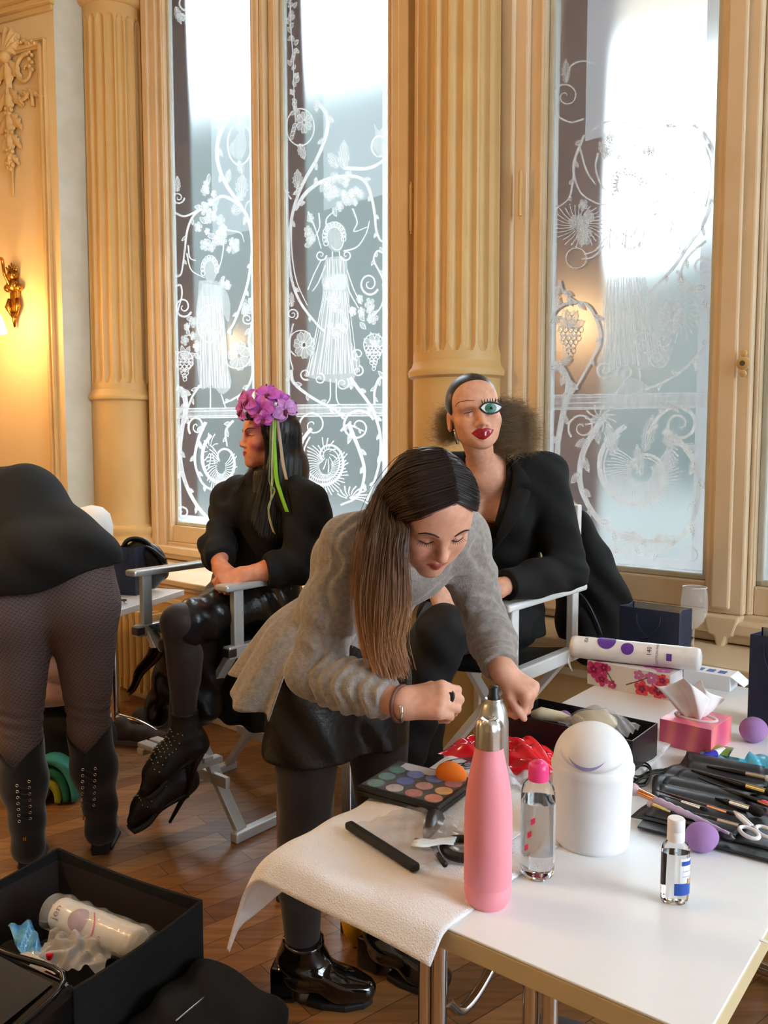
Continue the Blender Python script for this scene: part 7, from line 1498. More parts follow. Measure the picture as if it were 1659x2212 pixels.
# hanging coat tail behind the legs
g = G(); g.grid(lambda u, v: atY(470+100*u-14*v*(1-u), 1400+150*v+45*u*v*(1-v*.2), 3.02)+V((0, .02*math.sin(u*14), 0)), 20, 12); obj('coat_tail', g, 'cloth_black', root, smooth=True, solid=.006)
mat('stocking', C(40, 26, 24), .6, col2=C(30, 20, 19), sheen=.2)
v, q = nets([cap(K1, A1, .058, .036, .03), cap(K1+(A1-K1)*.3+V((.015, .02, 0)), K1+(A1-K1)*.5+V((.01, .015, 0)), .052, .045, .03), cap(K2_, A2, .058, .036, .03), cap(HLg, K1, .08, .058, .03), cap(HRg, K2_, .08, .058, .03)], .006); sobj('stockings', v, q, 'stocking', root)
mat('boot_black', C(11, 10, 13), .5, bump=.2, bscale=120); mat('stud', C(150, 140, 136), .25, 1.0)
def heel_boot(A, toe, heel, shaft):
    toe, heel = V(toe), V(heel); d = (toe-A).normalized(); mid = A+(toe-A)*.5+V((0, 0, .012)); back = A+V((.03, .01, -.035))
    P = [cap(A+shaft*.10, A, .046, .042, .03), cap(A, back, .042, .036, .03), cap(back, mid-V((0, 0, .01)), .036, .040, .04), cap(A, mid, .042, .042, .04), cap(mid, toe, .041, .024, .03), ell(A3(mid+(toe-mid)*.45), (.05, .045, .034), None, .03)]
    v, q = nets(P, .0045, clips=[(A3(A+shaft*.085), A3(shaft))], disp=lambda P: .0025*np.sin(P[:, 2]*150)*np.exp(-((P-A3(A)) ** 2).sum(1)/.06**2), dmax=.003); b = sobj('heel_boot', v, q, 'boot_black', root)
    g = G(); hb = back+V((.01, .0, -.02)); g.tube([hb, hb+(heel-hb)*.35, heel], [.026, .010, .0055], 12); obj('stiletto_heel', g, 'boot_black', b, smooth=True)
    g = G(); up = V((0, 0, 1)); pl_ = catmull([back-V((0, 0, .034)), mid-V((0, 0, .046)), mid+(toe-mid)*.6-V((0, 0, .040)), toe+d*.018-V((0, 0, .018))], 5); sd2 = d.cross(up).normalized()
    g.grid(lambda u, v: pl_[int(v*(len(pl_)-1)+.5)]+sd2*((u-.5)*(.055+.035*math.sin(math.pi*v))), 5, len(pl_)); obj('sole', g, 'black_rubber', b, smooth=True, solid=.014)
    g = G(); n = 0
    for i in range(11):
        for j in range(9):
            c = A+(toe-A)*(.05+.085*i)+sd2*((j-4)*.0115)+V((0, 0, .12)); ys = np.linspace(0, .2, 50); Q = np.array(c)+np.outer(ys, (0, .0, -1.0)); D = sd(P, Q); k = int(np.argmax(D < 0))
            if k > 0: g.ball(V(Q[k])+V((0, 0, .001)), .0040, 6, 4)
    o = obj('studs', g, 'stud', b, smooth=True); o['kind'] = 'stuff'
    return b
heel_boot(A1, atY(318, 1702, 2.66), atY(405, 1722, 2.76), (K1-A1).normalized()); heel_boot(A2, atY(290, 1772, 2.70), atY(367, 1776, 2.84), (K2_-A2).normalized())
# hair
hl = lambda x, y, z: HM @ V((x, y, z))
def hairlineA(P):
    L = fa.loc(P); x, y, z = L.T; fz = .056-np.maximum(0, np.abs(x)-.036)**1.3*6.0; return np.where((y > .012) & (z > -.11), (fz-z)*.9, -1)
sH = [ell(A3(hl(0, -.016, .036)), (.080, .100, .089), HM.to_3x3(), .02), ell(A3(hl(0, .058, .076)), (.058, .034, .022), HM.to_3x3(), .015), cap(hl(.055, .02, -.10), hl(.06, .05, -.26), .026, .034, .04), cap(hl(.0, -.055, -.01), hl(0, -.075, -.13), .072, .075, .05), cap(hl(-.070, -.01, -.02), hl(-.075, .0, -.13), .026, .030, .04), cap(hl(-.075, .0, -.13), hl(-.075, .01, -.27), .030, .034, .05), cap(hl(0, -.075, -.13), hl(-.03, -.075, -.26), .075, .070, .05), cap(hl(.06, .0, -.06), hl(.05, .03, -.2), .022, .03, .04), cap(hl(-.06, -.05, -.1), hl(-.085, -.05, -.28), .05, .05, .06), cap(hl(-.02, .03, -.16), hl(-.03, .05, -.28), .03, .03, .05)]
v, q = nets(sH, .0045, fn=hairlineA, disp=lambda P: .0012*np.sin(fa.loc(P)[:, 1]*230+fa.loc(P)[:, 0]*150), dmax=.002); hA = sobj('hair', v, q, 'hair_black', root)
gd = [catmull([hl(*a), hl(*b), hl(*c), hl(*d)], 7) for a, b, c, d in (((-.03, .06, .075), (-.074, .030, -.02), (-.082, .035, -.14), (-.10, .10, -.34)), ((-.03, .03, .10), (-.082, .010, -.01), (-.095, .015, -.15), (-.15, .08, -.40)), ((-.02, .0, .118), (-.084, -.02, .0), (-.105, -.012, -.15), (-.17, .04, -.42)), ((-.02, -.04, .115), (-.078, -.06, .01), (-.108, -.045, -.15), (-.18, -.03, -.40)), ((-.01, -.08, .09), (-.05, -.105, .0), (-.085, -.10, -.15), (-.12, -.085, -.36)))]
strands('hair_lock', gd, 3000, .0006, 'hair_strand', hA, .007, lambda t: np.array(C(15, 13, 14)[:3])*(1+.6*t))
gd = [catmull([hl(*a), hl(*b), hl(*c), hl(*d)], 7) for a, b, c, d in (((.03, .05, .08), (.072, .02, -.03), (.07, .05, -.14), (.03, .12, -.24)), ((.03, .02, .1), (.08, .0, -.02), (.075, .03, -.16), (.05, .10, -.30)))]
strands('hair_lock', gd, 700, .0006, 'hair_strand', hA, .009, lambda t: np.array(C(24, 20, 21)[:3]))
# orchid headpiece with ribbons
mat('orchid', C(206, 112, 208), .5, col2=C(184, 78, 188), nscale=40, sss=.1); mat('orchid_pale', C(222, 168, 228), .5, col2=C(204, 138, 214), nscale=40); mat('orchid_lip', C(110, 20, 60), .5); mat('ribbon_green', C(140, 200, 40), .45); mat('ribbon_cream', C(196, 178, 160), .45); mat('ribbon_sage', C(120, 140, 84), .45)
hd = empty('headpiece', hc+V((0, 0, .1))); hd.parent = root; hd.matrix_parent_inverse = Matrix.Identity(4); hd.location = hc+V((0, 0, .1))-V(root.location); WM[hd] = Matrix.Translation(hc+V((0, 0, .1)))
def orchid(px, py, Y, r, nrm, rot, m='orchid'):
    c = atY(px, py, Y); n = V(nrm).normalized(); x = n.cross(V((0, 0, 1))).normalized(); y = x.cross(n)*-1; y = n.cross(x) if n.cross(x).z > 0 else x.cross(n); M = frame(x, y, n, c); g = G()
    for k, (a, L, W) in enumerate(((math.pi/2, 1.0, .55), (math.pi/2+2.2, .95, .5), (math.pi/2-2.2, .95, .5), (.12, 1.05, .85), (math.pi-.12, 1.05, .85))):
        a += rot
        def pet(u, v):
            w = W*r*math.sin(math.pi*min(1, .06+.94*v))**.75*.62; t = (2*u-1)*w; l = v*L*r; z = .012+.010*math.sin(v*2.6)-.012*v*v+.008*(2*u-1)**2-.003*(k < 3)
            return M @ V((l*math.cos(a)-t*math.sin(a), l*math.sin(a)+t*math.cos(a), z))
        g.grid(pet, 9, 12)
    o = obj('orchid_flower', g, m, hd, smooth=True, solid=.0008)
    g = G(); g.ball(M @ V((0, -.006, .016)), (.009, .009, .009), 10, 8); g.tube([M @ V((0, -.004, .018)), M @ V((.004, -.016, .026)), M @ V((0, -.024, .022))], [.006, .007, .002], 8); obj('flower_lip', g, 'orchid_lip', o, smooth=True); return o
for a in ((567, 884, 3.06, .057, (-.35, -1, .05), .1), (541, 868, 3.08, .051, (-.7, -.8, .2), .5), (614, 888, 3.08, .051, (.45, -1, .1), -.5, 'orchid_pale'), (580, 858, 3.10, .051, (-.1, -.8, .6), .3), (604, 870, 3.10, .046, (.3, -.9, .4), 1.0), (530, 888, 3.09, .041, (-.8, -.6, .1), .9), (572, 905, 3.04, .037, (-.2, -1, -.1), .0)): orchid(*a)
def rib(pts, w, m, tw=.3):
    P = catmull([atY(*p) for p in pts], 6); k = len(P); g = G(); g.grid(lambda u, v: P[int(v*(k-1)+.5)]+V(((u-.5)*w*math.cos(tw*math.sin(v*5)), (u-.5)*w*math.sin(tw*math.sin(v*5)), 0)), 3, k); obj('ribbon', g, m, hd, smooth=True, solid=.0006)
rib([(586, 905, 3.06), (592, 960, 3.03), (597, 1030, 3.00), (606, 1065, 2.97), (620, 1106, 2.95)], .015, 'ribbon_green'); rib([(594, 900, 3.06), (592, 980, 3.03), (589, 1030, 3.01), (586, 1062, 2.99)], .011, 'ribbon_green', .6)
rib([(598, 900, 3.06), (606, 960, 3.04), (612, 1005, 3.02), (619, 1036, 3.0)], .012, 'ribbon_cream'); rib([(585, 910, 3.05), (584, 980, 3.02), (582, 1040, 3.0), (593, 1060, 2.97), (580, 1095, 2.95), (586, 1130, 2.93), (594, 1154, 2.92)], .007, 'ribbon_sage', .9); rib([(590, 905, 3.05), (588, 970, 3.02), (586, 1070, 2.98), (580, 1110, 2.95), (590, 1150, 2.93)], .005, 'ribbon_cream', .5)
g = G(); a = atY(573, 842, 3.12); g.tube([a-V((0, 0, .02)), a+V((0, 0, .008)), a+V((.006, 0, .022))], [.004, .006, .002], 8); obj('bud', g, 'orchid_lip', hd, smooth=True)
# ------------------------------------------------------------ the person bending away at the left
def m_pattern():
    m = bpy.data.materials.new('patterned_knit'); m.use_nodes = True; nt = m.node_tree; b = nt.nodes['Principled BSDF']; N = nt.nodes.new; L = nt.links.new
    tc = N('ShaderNodeTexCoord'); sp = N('ShaderNodeSeparateXYZ'); L(tc.outputs['Object'], sp.inputs[0]); cb = N('ShaderNodeCombineXYZ'); L(sp.outputs[0], cb.inputs[0]); L(sp.outputs[2], cb.inputs[1])
    mp = N('ShaderNodeMapping'); mp.inputs['Rotation'].default_value = (0, 0, math.radians(35)); mp.inputs['Scale'].default_value = (1, 1.15, 1); L(cb.outputs[0], mp.inputs[0])
    vo = N('ShaderNodeTexVoronoi'); vo.voronoi_dimensions = '2D'; vo.feature = 'F1'; vo.distance = 'CHEBYCHEV'; vo.inputs['Scale'].default_value = 92; vo.inputs['Randomness'].default_value = 0.0; L(mp.outputs[0], vo.inputs['Vector'])
    r = N('ShaderNodeValToRGB'); e = r.color_ramp.elements; r.color_ramp.interpolation = 'LINEAR'; e[0].position = .10; e[0].color = C(126, 106, 104); e[1].position = .46; e[1].color = C(20, 17, 18)
    for p, c in ((.16, C(60, 50, 50)), (.24, C(60, 50, 50)), (.30, C(122, 102, 100)), (.40, C(116, 98, 96))): x = e.new(p); x.color = c
    L(vo.outputs['Distance'], r.inputs['Fac']); L(r.outputs['Color'], b.inputs['Base Color']); b.inputs['Roughness'].default_value = .8; MAT['patterned_knit'] = m
m_pattern(); mat('suede_black', C(9, 8, 9), .9, col2=C(6, 6, 6), nscale=30, sheen=.3)
root = thing('person', 'person bending away at the left edge in black top and patterned leggings', 'person', (-1.03, 2.64, 0))
PEL = V((-1.065, 2.62, .90)); HRp, HLp = V((-.975, 2.66, .86)), V((-1.165, 2.60, .86)); KRp, KLp = atY(192, 1572, 2.68), atY(44, 1600, 2.60); NRp, NLp = V((-.968, 2.74, .13)), V((-1.165, 2.62, .13))
UP = V((-1.33, 2.80, 1.15)); NBp = V((-1.46, 3.00, 1.14))
lp = [cap(HRp, KRp, .112, .062, .03), cap(HLp, KLp, .112, .062, .03), cap(KRp, NRp, .060, .036, .03), cap(KLp, NLp, .060, .036, .03), ell(A3(HRp+V((-.005, -.035, .02))), (.112, .105, .13), None, .05), ell(A3(HLp+V((.005, -.035, .02))), (.112, .105, .13), None, .05), cap(PEL+V((-.06, .02, .02)), PEL+V((.06, .02, .02)), .125, .12, .05), cap(PEL+V((-.07, .03, .10)), PEL+V((.065, .03, .10)), .125, .115, .05)]
crv = [cap((PEL.x-.005, PEL.y-.17, PEL.z+.08), (PEL.x-.005, PEL.y-.17, PEL.z-.10), .012, .010, .03, 's')]
v, q = nets(lp+crv, .006, disp=lambda P: .0025*np.exp(-((P[:, 2]-.52)/.06)**2)*np.sin(P[:, 2]*160+P[:, 0]*40), dmax=.003); sobj('leggings', v, q, 'patterned_knit', root)
sx = V((.93, .28, 0)).normalized(); tors = []
for sg in (-1, 1): tors += [cap(PEL+sx*sg*.07+V((0, .02, .08)), UP+sx*sg*.085, .128, .135, .06), cap(UP+sx*sg*.085, NBp+sx*sg*.10, .135, .095, .06)]
hl_ = headM(NBp+V((-.06, .20, -.06)), (-.2, .62, -.75), (-.15, .7, .65), .98); hpl = head_prims(hl_, .98)
SA, SB = NBp+sx*.17, NBp-sx*.17; arml = chain([SA, SA+V((-.02, .10, -.24)), SA+V((-.10, .30, -.30))], [.05, .04, .027], .02)+chain([SB, SB+V((-.05, .10, -.24)), SB+V((.02, .30, -.30))], [.05, .04, .027], .02)
hA1, tA1 = hand_prims(SA+V((-.10, .30, -.30)), (-.2, .9, -.2), (.1, .2, .97), -1); hB1, tB1 = hand_prims(SB+V((.02, .30, -.30)), (.1, .9, -.2), (-.1, .2, .97), 1)
v, q = nets(hpl+[cap(NBp, V(hl_.translation), .055, .05, .03)]+infl(tors, -.03)+arml+hA1+hB1, .006); fl_ = Face(hl_, hpl, .98); sobj('body', v, q, 'skin', root, face_cols(fl_, SKIN))
v, q = nets([ell(A3(hl_ @ V((0, -.02, .035))), (.085, .105, .092), hl_.to_3x3(), .02), cap(hl_ @ V((0, -.08, .0)), hl_ @ V((.02, -.10, -.12)), .06, .04, .03)], .007, fn=lambda P: np.where(fl_.loc(P)[:, 1] > .02, (.06-fl_.loc(P)[:, 2]), -1)); sobj('hair', v, q, 'hair_dark', root)
hemn = V((.12, -.30, -1)).normalized()
tp = infl(tors, .022)+infl(arml, .02)+[cap(PEL+sx*.10+V((0, 0, .10)), PEL+sx*.165+V((.03, -.0, -.03)), .10, .06, .05), cap(PEL-sx*.10+V((0, -.02, .08)), PEL-sx*.15+V((0, -.03, -.08)), .12, .11, .05), cap(PEL+V((0, -.04, .10)), PEL+V((0, -.06, -.02)), .13, .10, .06)]
hem = lambda P: -(P[:, 2]-(PEL.z+.045+.10*(P[:, 0]-PEL.x)/.2*.55+.010*np.sin(P[:, 0]*26)))*1.0
v, q = nets(tp, .006, disp=lambda P: .006*np.sin(P[:, 0]*34+P[:, 2]*26+1.5*np.sin(P[:, 2]*18)), dmax=.007, fn=lambda P: np.where(P[:, 1] < 2.95, hem(P), -1)); sobj('black_top', v, q, 'cloth_black', root)
def tall_boot(K, N_, d, rows, tagpx=None):
    d = V(d).normalized(); T = N_+(K-N_)*1.0; P = [cap(T, N_+(K-N_)*.55, .072, .069, .03), cap(N_+(K-N_)*.55, N_+V((0, 0, .03)), .069, .052, .04), cap(N_+V((0, 0, .03)), N_-V((0, 0, .05)), .052, .045, .03), cap(N_-V((0, 0, .06)), N_-V((0, 0, .09))+d*.15, .044, .034, .04)]
    ax = (K-N_).normalized(); inner = lambda Q: np.linalg.norm((Q-A3(T+ax*.03))-np.outer((Q-A3(T+ax*.03)) @ A3(ax), A3(ax)), axis=1)-.072-np.where((Q-A3(T)) @ A3(ax) > -.05, 0, -.2)
    cut = lambda Q: np.maximum(-inner(Q)*1.0, -1) if False else (Q-A3(T)) @ A3(ax)+.02-np.maximum(0, .9*((Q-A3(T)) @ np.array((.0, .6, 0))))-np.abs((Q-A3(T))[:, 0])*.9+.04
    v, q = nets(P, .0055, clips=[(A3((0, 0, .006)), A3((0, 0, -1)))], fn=cut); b = sobj('tall_boot', v, q, 'suede_black', root)
    g = G(); Mx = frame(d, V((-d.y, d.x, 0)), (0, 0, 1), V((N_.x, N_.y, 0))); g.prism([(-.035, -.026), (-.01, -.03), (-.01, .03), (-.035, .026)], 0, .05, Mx); g.prism([(.0, -.036), (.12, -.046), (.19, -.02), (.19, .02), (.12, .046), (.0, .036)], 0, .012, Mx); obj('sole', g, 'black_rubber', b, bevel=.004)
    for (xa, ya, xb, yb) in rows:
        for k in range(7):
            p = hit(xa+(xb-xa)*k/6, ya+(yb-ya)*k/6, P, .002, 2.2, 3.0); g = G(); g.tube([p+V((.0042*math.cos(a), -.001, .0042*math.sin(a))) for a in np.linspace(0, 6.283, 10, endpoint=False)], .0015, 6, closed=True); obj('eyelet', g, 'chrome', b, smooth=True)
    if rows:
        (xa, ya, xb, yb), (xc, yc, xd, yd) = rows
        for k in range(6):
            p0 = hit(xa+(xb-xa)*k/6, ya+(yb-ya)*k/6, P, .003, 2.2, 3.0); p1 = hit(xc+(xd-xc)*(k+1)/6, yc+(yd-yc)*(k+1)/6, P, .003, 2.2, 3.0); mid = hit((xa+xc)/2, ya+(yb-ya)*(k+.5)/6, P, .006, 2.2, 3.0); g = G(); g.tube(catmull([p0, mid, p1], 4), .0016, 6); obj('lace', g, 'zip_black', b, smooth=True)
    if tagpx:
        for k in (-1, 1): p = hit(tagpx[0]+k*2.2, tagpx[1], P, .003, 2.2, 3.0); obj('lace_tip', G().box(p, (.004, .003, .012)), 'gold', b)
    return b
tall_boot(KRp, NRp, (-.15, .95, 0), ((179, 1662, 178, 1741), (206, 1660, 203, 1739)), (182, 1768)); tall_boot(KLp, NLp, (-.25, .95, 0), ((37, 1697, 42, 1774), (63, 1688, 66, 1768)), (53, 1812))
# white rounded stand top and handbag on the side table
mat('foam_white', C(240, 240, 238), .7); p = V((-1.245, 3.56, TZ)); p.x = (196-829.5)/F*3.56
t = thing('display_head', 'smooth white rounded head form behind the black top at left', 'display head', p)
g = G(); g.lathe([(0, 0), (.075, 0), (.075, .012), (.05, .03), (.045, .11), (.052, .16), (.072, .21), (.086, .27), (.088, .32), (.075, .37), (.045, .40), (0, .41)], 32, Matrix.Translation(p)); obj('form', g, 'foam_white', t, smooth=True)
hb = V((0, 3.78, TZ)); hb.x = (300-829.5)/F*3.78
t = thing('handbag', 'black leather handbag with strap behind the navy gift bag on the side table', 'handbag', hb)
v, q = nets([ell(A3(hb+V((0, 0, .11))), (.13, .06, .11), None, .03), ell(A3(hb+V((-.0, 0, .17))), (.09, .05, .06), None, .03)], .006, clips=[(A3(hb+V((0, 0, .001))), A3((0, 0, -1)))], disp=lambda P: .005*np.sin(P[:, 0]*60+P[:, 2]*50), dmax=.006); b_ = sobj('bag_body', v, q, 'leather_black', t)
g = G(); g.tube(catmull([hb+V((-.09, -.02, .17)), hb+V((-.05, -.02, .235)), hb+V((.02, -.02, .235)), hb+V((.07, -.03, .19)), hb+V((.12, -.04, .13))], 6), .011, 8); g.tube(catmull([hb+V((.0, -.04, .21)), hb+V((.06, -.05, .20)), hb+V((.13, -.05, .145))], 6), .008, 8); obj('strap', g, 'leather_black', t, smooth=True)
p = atz(266, 1306, TZ); t = thing('metal_tin', 'small round silver tin on the side table edge beside the leggings', 'tin', p); g = G(); g.lathe([(0, 0), (.018, 0), (.018, .012), (.016, .013), (.016, .02), (.0, .02)], 20, Matrix.Translation(p)); obj('tin_body', g, 'chrome', t, auto=40)
# shoes on the floor, coat pile, cloths
mat('sneaker', C(84, 72, 66), .8, col2=C(66, 56, 52), nscale=20); mat('sneaker_sole', C(104, 92, 84), .7)
for k, (px, py, lb) in enumerate(((300, 1607, 'grey brown sneaker on the floor under the side table, nearer one'), (345, 1580, 'grey brown sneaker on the floor beside the radiator, farther one'))):
    p = atz(px, py, 0.0); d = V((.95, -.2+.3*k, 0)).normalized(); t = thing('sneaker', lb, 'shoe', p, 0, None)
    v, q = nets([cap(p-d*.09+V((0, 0, .055)), p+d*.02+V((0, 0, .05)), .042, .038, .03), cap(p+d*.02+V((0, 0, .045)), p+d*.13+V((0, 0, .035)), .038, .03, .03), cap(p-d*.09+V((0, 0, .05)), p-d*.085+V((0, 0, .09)), .04, .036, .03)], .006, clips=[(A3(p+V((0, 0, .02))), A3((0, 0, -1)))]); sobj('upper', v, q, 'sneaker', t)
    g = G(); sd_ = V((-d.y, d.x, 0)); g.prism([(-.13, -.03), (-.1, -.042), (.05, -.044), (.13, -.035), (.165, 0), (.13, .035), (.05, .044), (-.1, .042), (-.13, .03)], 0, .024, frame(d, sd_, (0, 0, 1), p)); obj('sole', g, 'sneaker_sole', t, bevel=.004)
mat('fleece_pink', C(170, 134, 122), .95, col2=C(146, 112, 102), nscale=14, bump=.5, bscale=140, sheen=.4)
p = V((-1.36, 3.35, 0)); cr = thing('dark_bag', 'dark soft bag on the floor behind the leggings', 'bag', p)
v, q = nets([ell(A3(p+V((0, 0, .16))), (.24, .20, .17), None, .04), ell(A3(p+V((.04, -.02, .26))), (.18, .16, .08), None, .04)], .009, clips=[(A3((0, 0, .002)), A3((0, 0, -1)))], disp=lambda P: .008*np.sin(P[:, 0]*30+P[:, 2]*38), dmax=.009); sobj('bag_body', v, q, 'cloth_black', cr)
cf = empty('fleece_coat', p+V((0, 0, .33))); tag(cf, 'pale pink fleece coat piled on the dark bag, seen between the leggings', 'coat')
v, q = nets([ell(A3(p+V((.0, -.02, .40))), (.22, .17, .075), None, .03), ell(A3(p+V((.02, -.03, .49))), (.20, .15, .065), None, .03), ell(A3(p+V((.03, .0, .60))), (.16, .13, .08), None, .03)], .008, disp=lambda P: .006*np.sin(P[:, 0]*40+P[:, 2]*50+2*np.sin(P[:, 0]*21)), dmax=.007); sobj('coat_cloth', v, q, 'fleece_pink', cf)
mat('towel_teal', C(64, 156, 150), .9, bump=.3, bscale=300); mat('towel_yellow', C(160, 160, 40), .9); mat('towel_green', C(30, 110, 80), .9)
p = atz(112, 1742, 0.0); t = thing('folded_cloth', 'folded teal, green and yellow cloth on the floor between the tall boots', 'cloth', p)
for nm, r, m, w in (('cloth_fold', .090, 'towel_teal', .24), ('cloth_stripe', .064, 'towel_green', .23), ('cloth_stripe', .040, 'towel_yellow', .235)):
    g = G(); g.grid(lambda u, v: p+V((r*math.cos(math.pi*u)*(1.0 if u > .5 else 1.25)-.03*(1-u)-.02*v, .012-.010*(.09-r)/.05+w*v, .012+1.75*r*math.sin(math.pi*u)**1.1+.01*math.sin(v*7))), 20, 8); obj(nm, g, m, t, smooth=True, solid=.022)
# storage box and its contents
mat('box_fabric', C(17, 17, 19), .9, col2=C(12, 12, 14), nscale=40, bump=.3, bscale=260); mat('box_lining', C(46, 36, 35), .9, bump=.2, bscale=200)
zr = .245; c1, c0, c2 = atz(435, 1945, zr), atz(125, 1832, zr), atz(175, 2112, zr); ex = (c1-c0); bw = ex.length; ex.normalize(); ey = V((ex.y, -ex.x, 0)); bd = .41; XM = frame(ex, ey, (0, 0, 1), V((c0.x, c0.y, 0)))
t = thing('storage_box', 'large open black fabric storage box on the floor, front left', 'storage box', XM @ V((bw/2, bd/2, 0))); th = .008
def wallf(a, b, inner=0):
    def f(u, v): x = a[0]+(b[0]-a[0])*u; y = a[1]+(b[1]-a[1])*u; s = .010*math.sin(math.pi*u); return XM @ V((x, y, .004+(zr-.004-s)*v))
    return f
for nm, a, b in (('back_wall', (0, 0), (bw, 0)), ('right_wall', (bw, 0), (bw, bd)), ('left_wall', (0, 0), (0, bd)), ('front_wall', (0, bd), (bw, bd))):
    g = G(); g.grid(wallf(a, b), 20, 6); w_ = obj(nm, g, 'box_fabric', t, smooth=False, solid=th)
    i = .007; cx, cy = bw/2, bd/2; sh = lambda p: (p[0]+(i if p[0] < cx else -i)*(1 if a[0] == b[0] else 1), p[1]+(i if p[1] < cy else -i)); g = G(); g.grid(wallf(sh(a), sh(b)), 20, 6); g.v = [(p[0], p[1], min(p[2], zr-.03)) for p in g.v]; obj('lining', g, 'box_lining', w_, smooth=False)
obj('bottom', G().bx((0, 0, 0), (bw, bd, .008), XM), 'box_fabric', t)
# kit inside: bagged cotton roll, packet, card, bags
mat('film_bag', (1, 1, 1, 1), .1, alpha=.25, coat=.6)
ra, rb = atz(128, 1972, .175), atz(300, 2042, .165); d = (rb-ra); RL = d.length; d.normalize(); y_ = V((0, 0, 1)).cross(d).normalized(); RM = frame(d, y_, d.cross(y_), ra)
cr_ = cotton_roll('cotton_pad_roll', 'white cotton pad roll in clear film inside the black storage box', RM, RL, .040, 'kit', False, ((.36, .75, .030),), (('jen', .09, .7, .030, True, 'print_dark'), ('ISO', .66, .15, .012, True, 'print_dark')), None)
g = G(); n = 24
g.grid(lambda u, v: RM @ V((.46*RL+.012*math.sin(v*9)*0, 0, 0))+RM.to_3x3() @ V((.004*u-.03*math.sin(v*math.pi)*-1, -(.0418)*math.cos(-.6+2.1*v), .0418*math.sin(-.6+2.1*v))), 4, n); obj('band_print', g, 'print_pink', cr_, smooth=True, solid=.001)
g = G(); g.grid(lambda u, v: RM @ V((-.02+(RL+.06)*v, -(.046+.004*math.sin(v*40+u*9))*math.cos(u*6.283), (.046+.004*math.sin(v*33+u*13))*math.sin(u*6.283))), 30, 40); obj('film', g, 'film_bag', cr_, smooth=True)
mat('packet_cyan', C(40, 130, 210), .3, col2=C(120, 190, 230), nscale=30, coat=.5)
bp_ = [atz(x, y, z) for x, y, z in ((42, 1995, .16), (55, 2020, .155), (65, 2050, .15), (95, 2070, .14))]; g = G(); Q = catmull(bp_, 6); k = len(Q); g.grid(lambda u, v: Q[int(v*(k-1)+.5)]+V(((u-.5)*.05, .02*(u-.5), .006*math.sin(u*9+v*12))), 8, k); tag(obj('foil_packet', g, 'packet_cyan', None, smooth=True, solid=.002, base=bp_[0]), 'narrow blue foil packet inside the black storage box', 'packet')
p = atz(108, 2070, .16); tag(obj('red_tube', G().tube([p+V((0, 0, -.03)), p+V((0, 0, .012))], .009, 12), 'red_film', None, auto=40, base=p), 'small red tube standing in the black storage box', 'tube')
pc_ = [atz(40, 2062, .18), atz(62, 2056, .19), atz(140, 2098, .185), atz(118, 2105, .175)]; g = G(); g.add(pc_, [(0, 1, 2, 3)]); tag(obj('white_card', g, 'label_white', None, solid=.004, base=pc_[0]), 'white card edge leaning in the black storage box', 'card')
p = atz(165, 2070, .13); g = G(); g.grid(lambda u, v: p+V(((u-.5)*.18, (v-.5)*.15, .02+.03*math.sin(math.pi*u)*math.sin(math.pi*v)+.012*pnoise(V((u*7, v*7, 1)))*2)), 40, 36); tag(obj('plastic_bag', g, 'crinkle', None, smooth=True, base=p), 'crumpled clear plastic bag in the black storage box', 'plastic bag')
p = XM @ V((bw*.5, bd*.5, .01)); v, q = nets([ell(A3(XM @ V((bw*.5, bd*.45, .05))), (.18, .13, .06), None, .05), ell(A3(XM @ V((bw*.3, bd*.6, .06))), (.12, .10, .07), None, .05)], .009, clips=[(A3((0, 0, .009)), A3((0, 0, -1)))], disp=lambda P: .008*np.sin(P[:, 0]*40+P[:, 1]*46), dmax=.009)
kb = empty('cosmetic_pouch', p); tag(kb, 'dark soft pouch lying under the cotton roll in the storage box', 'pouch'); sobj('pouch_body', v, q, 'cloth_black', kb)
# black see-through bag in the corner and black bag in front of the box
mat('vinyl_black', C(20, 20, 21), .22, col2=C(14, 14, 15), coat=.4)
p = V((-.78, 1.62, 0)); BMx = frame(V((.80, -.60, 0)), V((.60, .80, 0)), (0, 0, 1), p)
t = thing('vinyl_bag', 'glossy black bag with dark see-through panel in the bottom left corner', 'bag', p)
g = G(); cs_ = [atz(0, 2035, .30), atz(168, 2120, .27)]; a, b = cs_; d = (b-a); dn = V((d.x, d.y, 0)).normalized(); bk = V((-dn.y, dn.x, 0)); bk = bk if bk.y < 0 else -bk
a = a-dn*.15
vs = [V((a.x, a.y, 0)), V((b.x, b.y, 0)), V((b.x, b.y, 0))+bk*.26, V((a.x, a.y, 0))+bk*.26]; tp_ = [a, b, b+bk*.26+V((0, 0, -.02)), a+bk*.26+V((0, 0, -.02))]
g.add([*vs, *tp_], [(0, 1, 2, 3), (0, 1, 5, 4), (1, 2, 6, 5), (2, 3, 7, 6), (3, 0, 4, 7), (4, 5, 6, 7)]); obj('bag_body', g, 'vinyl_black', t, bevel=.02, segs=4)
mat('smoke_panel', C(44, 42, 40), .3, coat=.4, bump=.1, bscale=18); g = G(); L_ = (b-a).length; u0 = (b-a).normalized()
g.grid(lambda u, v: a+u0*(L_*(.12+.78*u))+bk*(.03+.20*v)+V((0, 0, .006-.018*v+.004*math.sin(u*5+v*3))), 24, 16); obj('clear_panel', g, 'smoke_panel', t, smooth=True)
g = G(); g.tube(catmull([a+u0*(L_*.10)+bk*.02+V((0, 0, .006)), a+u0*(L_*.5)+bk*.015+V((0, 0, .008)), a+u0*(L_*.95)+bk*.02+V((0, 0, .006)), a+u0*(L_*.96)+bk*.24+V((0, 0, -.012))], 6), .006, 8); obj('piping', g, 'vinyl_black', t, smooth=True)
p = atz(400, 2185, 0.0)+V((.08, -.05, 0)); t = thing('black_bag', 'black soft bag with zip lying in front of the storage box', 'bag', p)
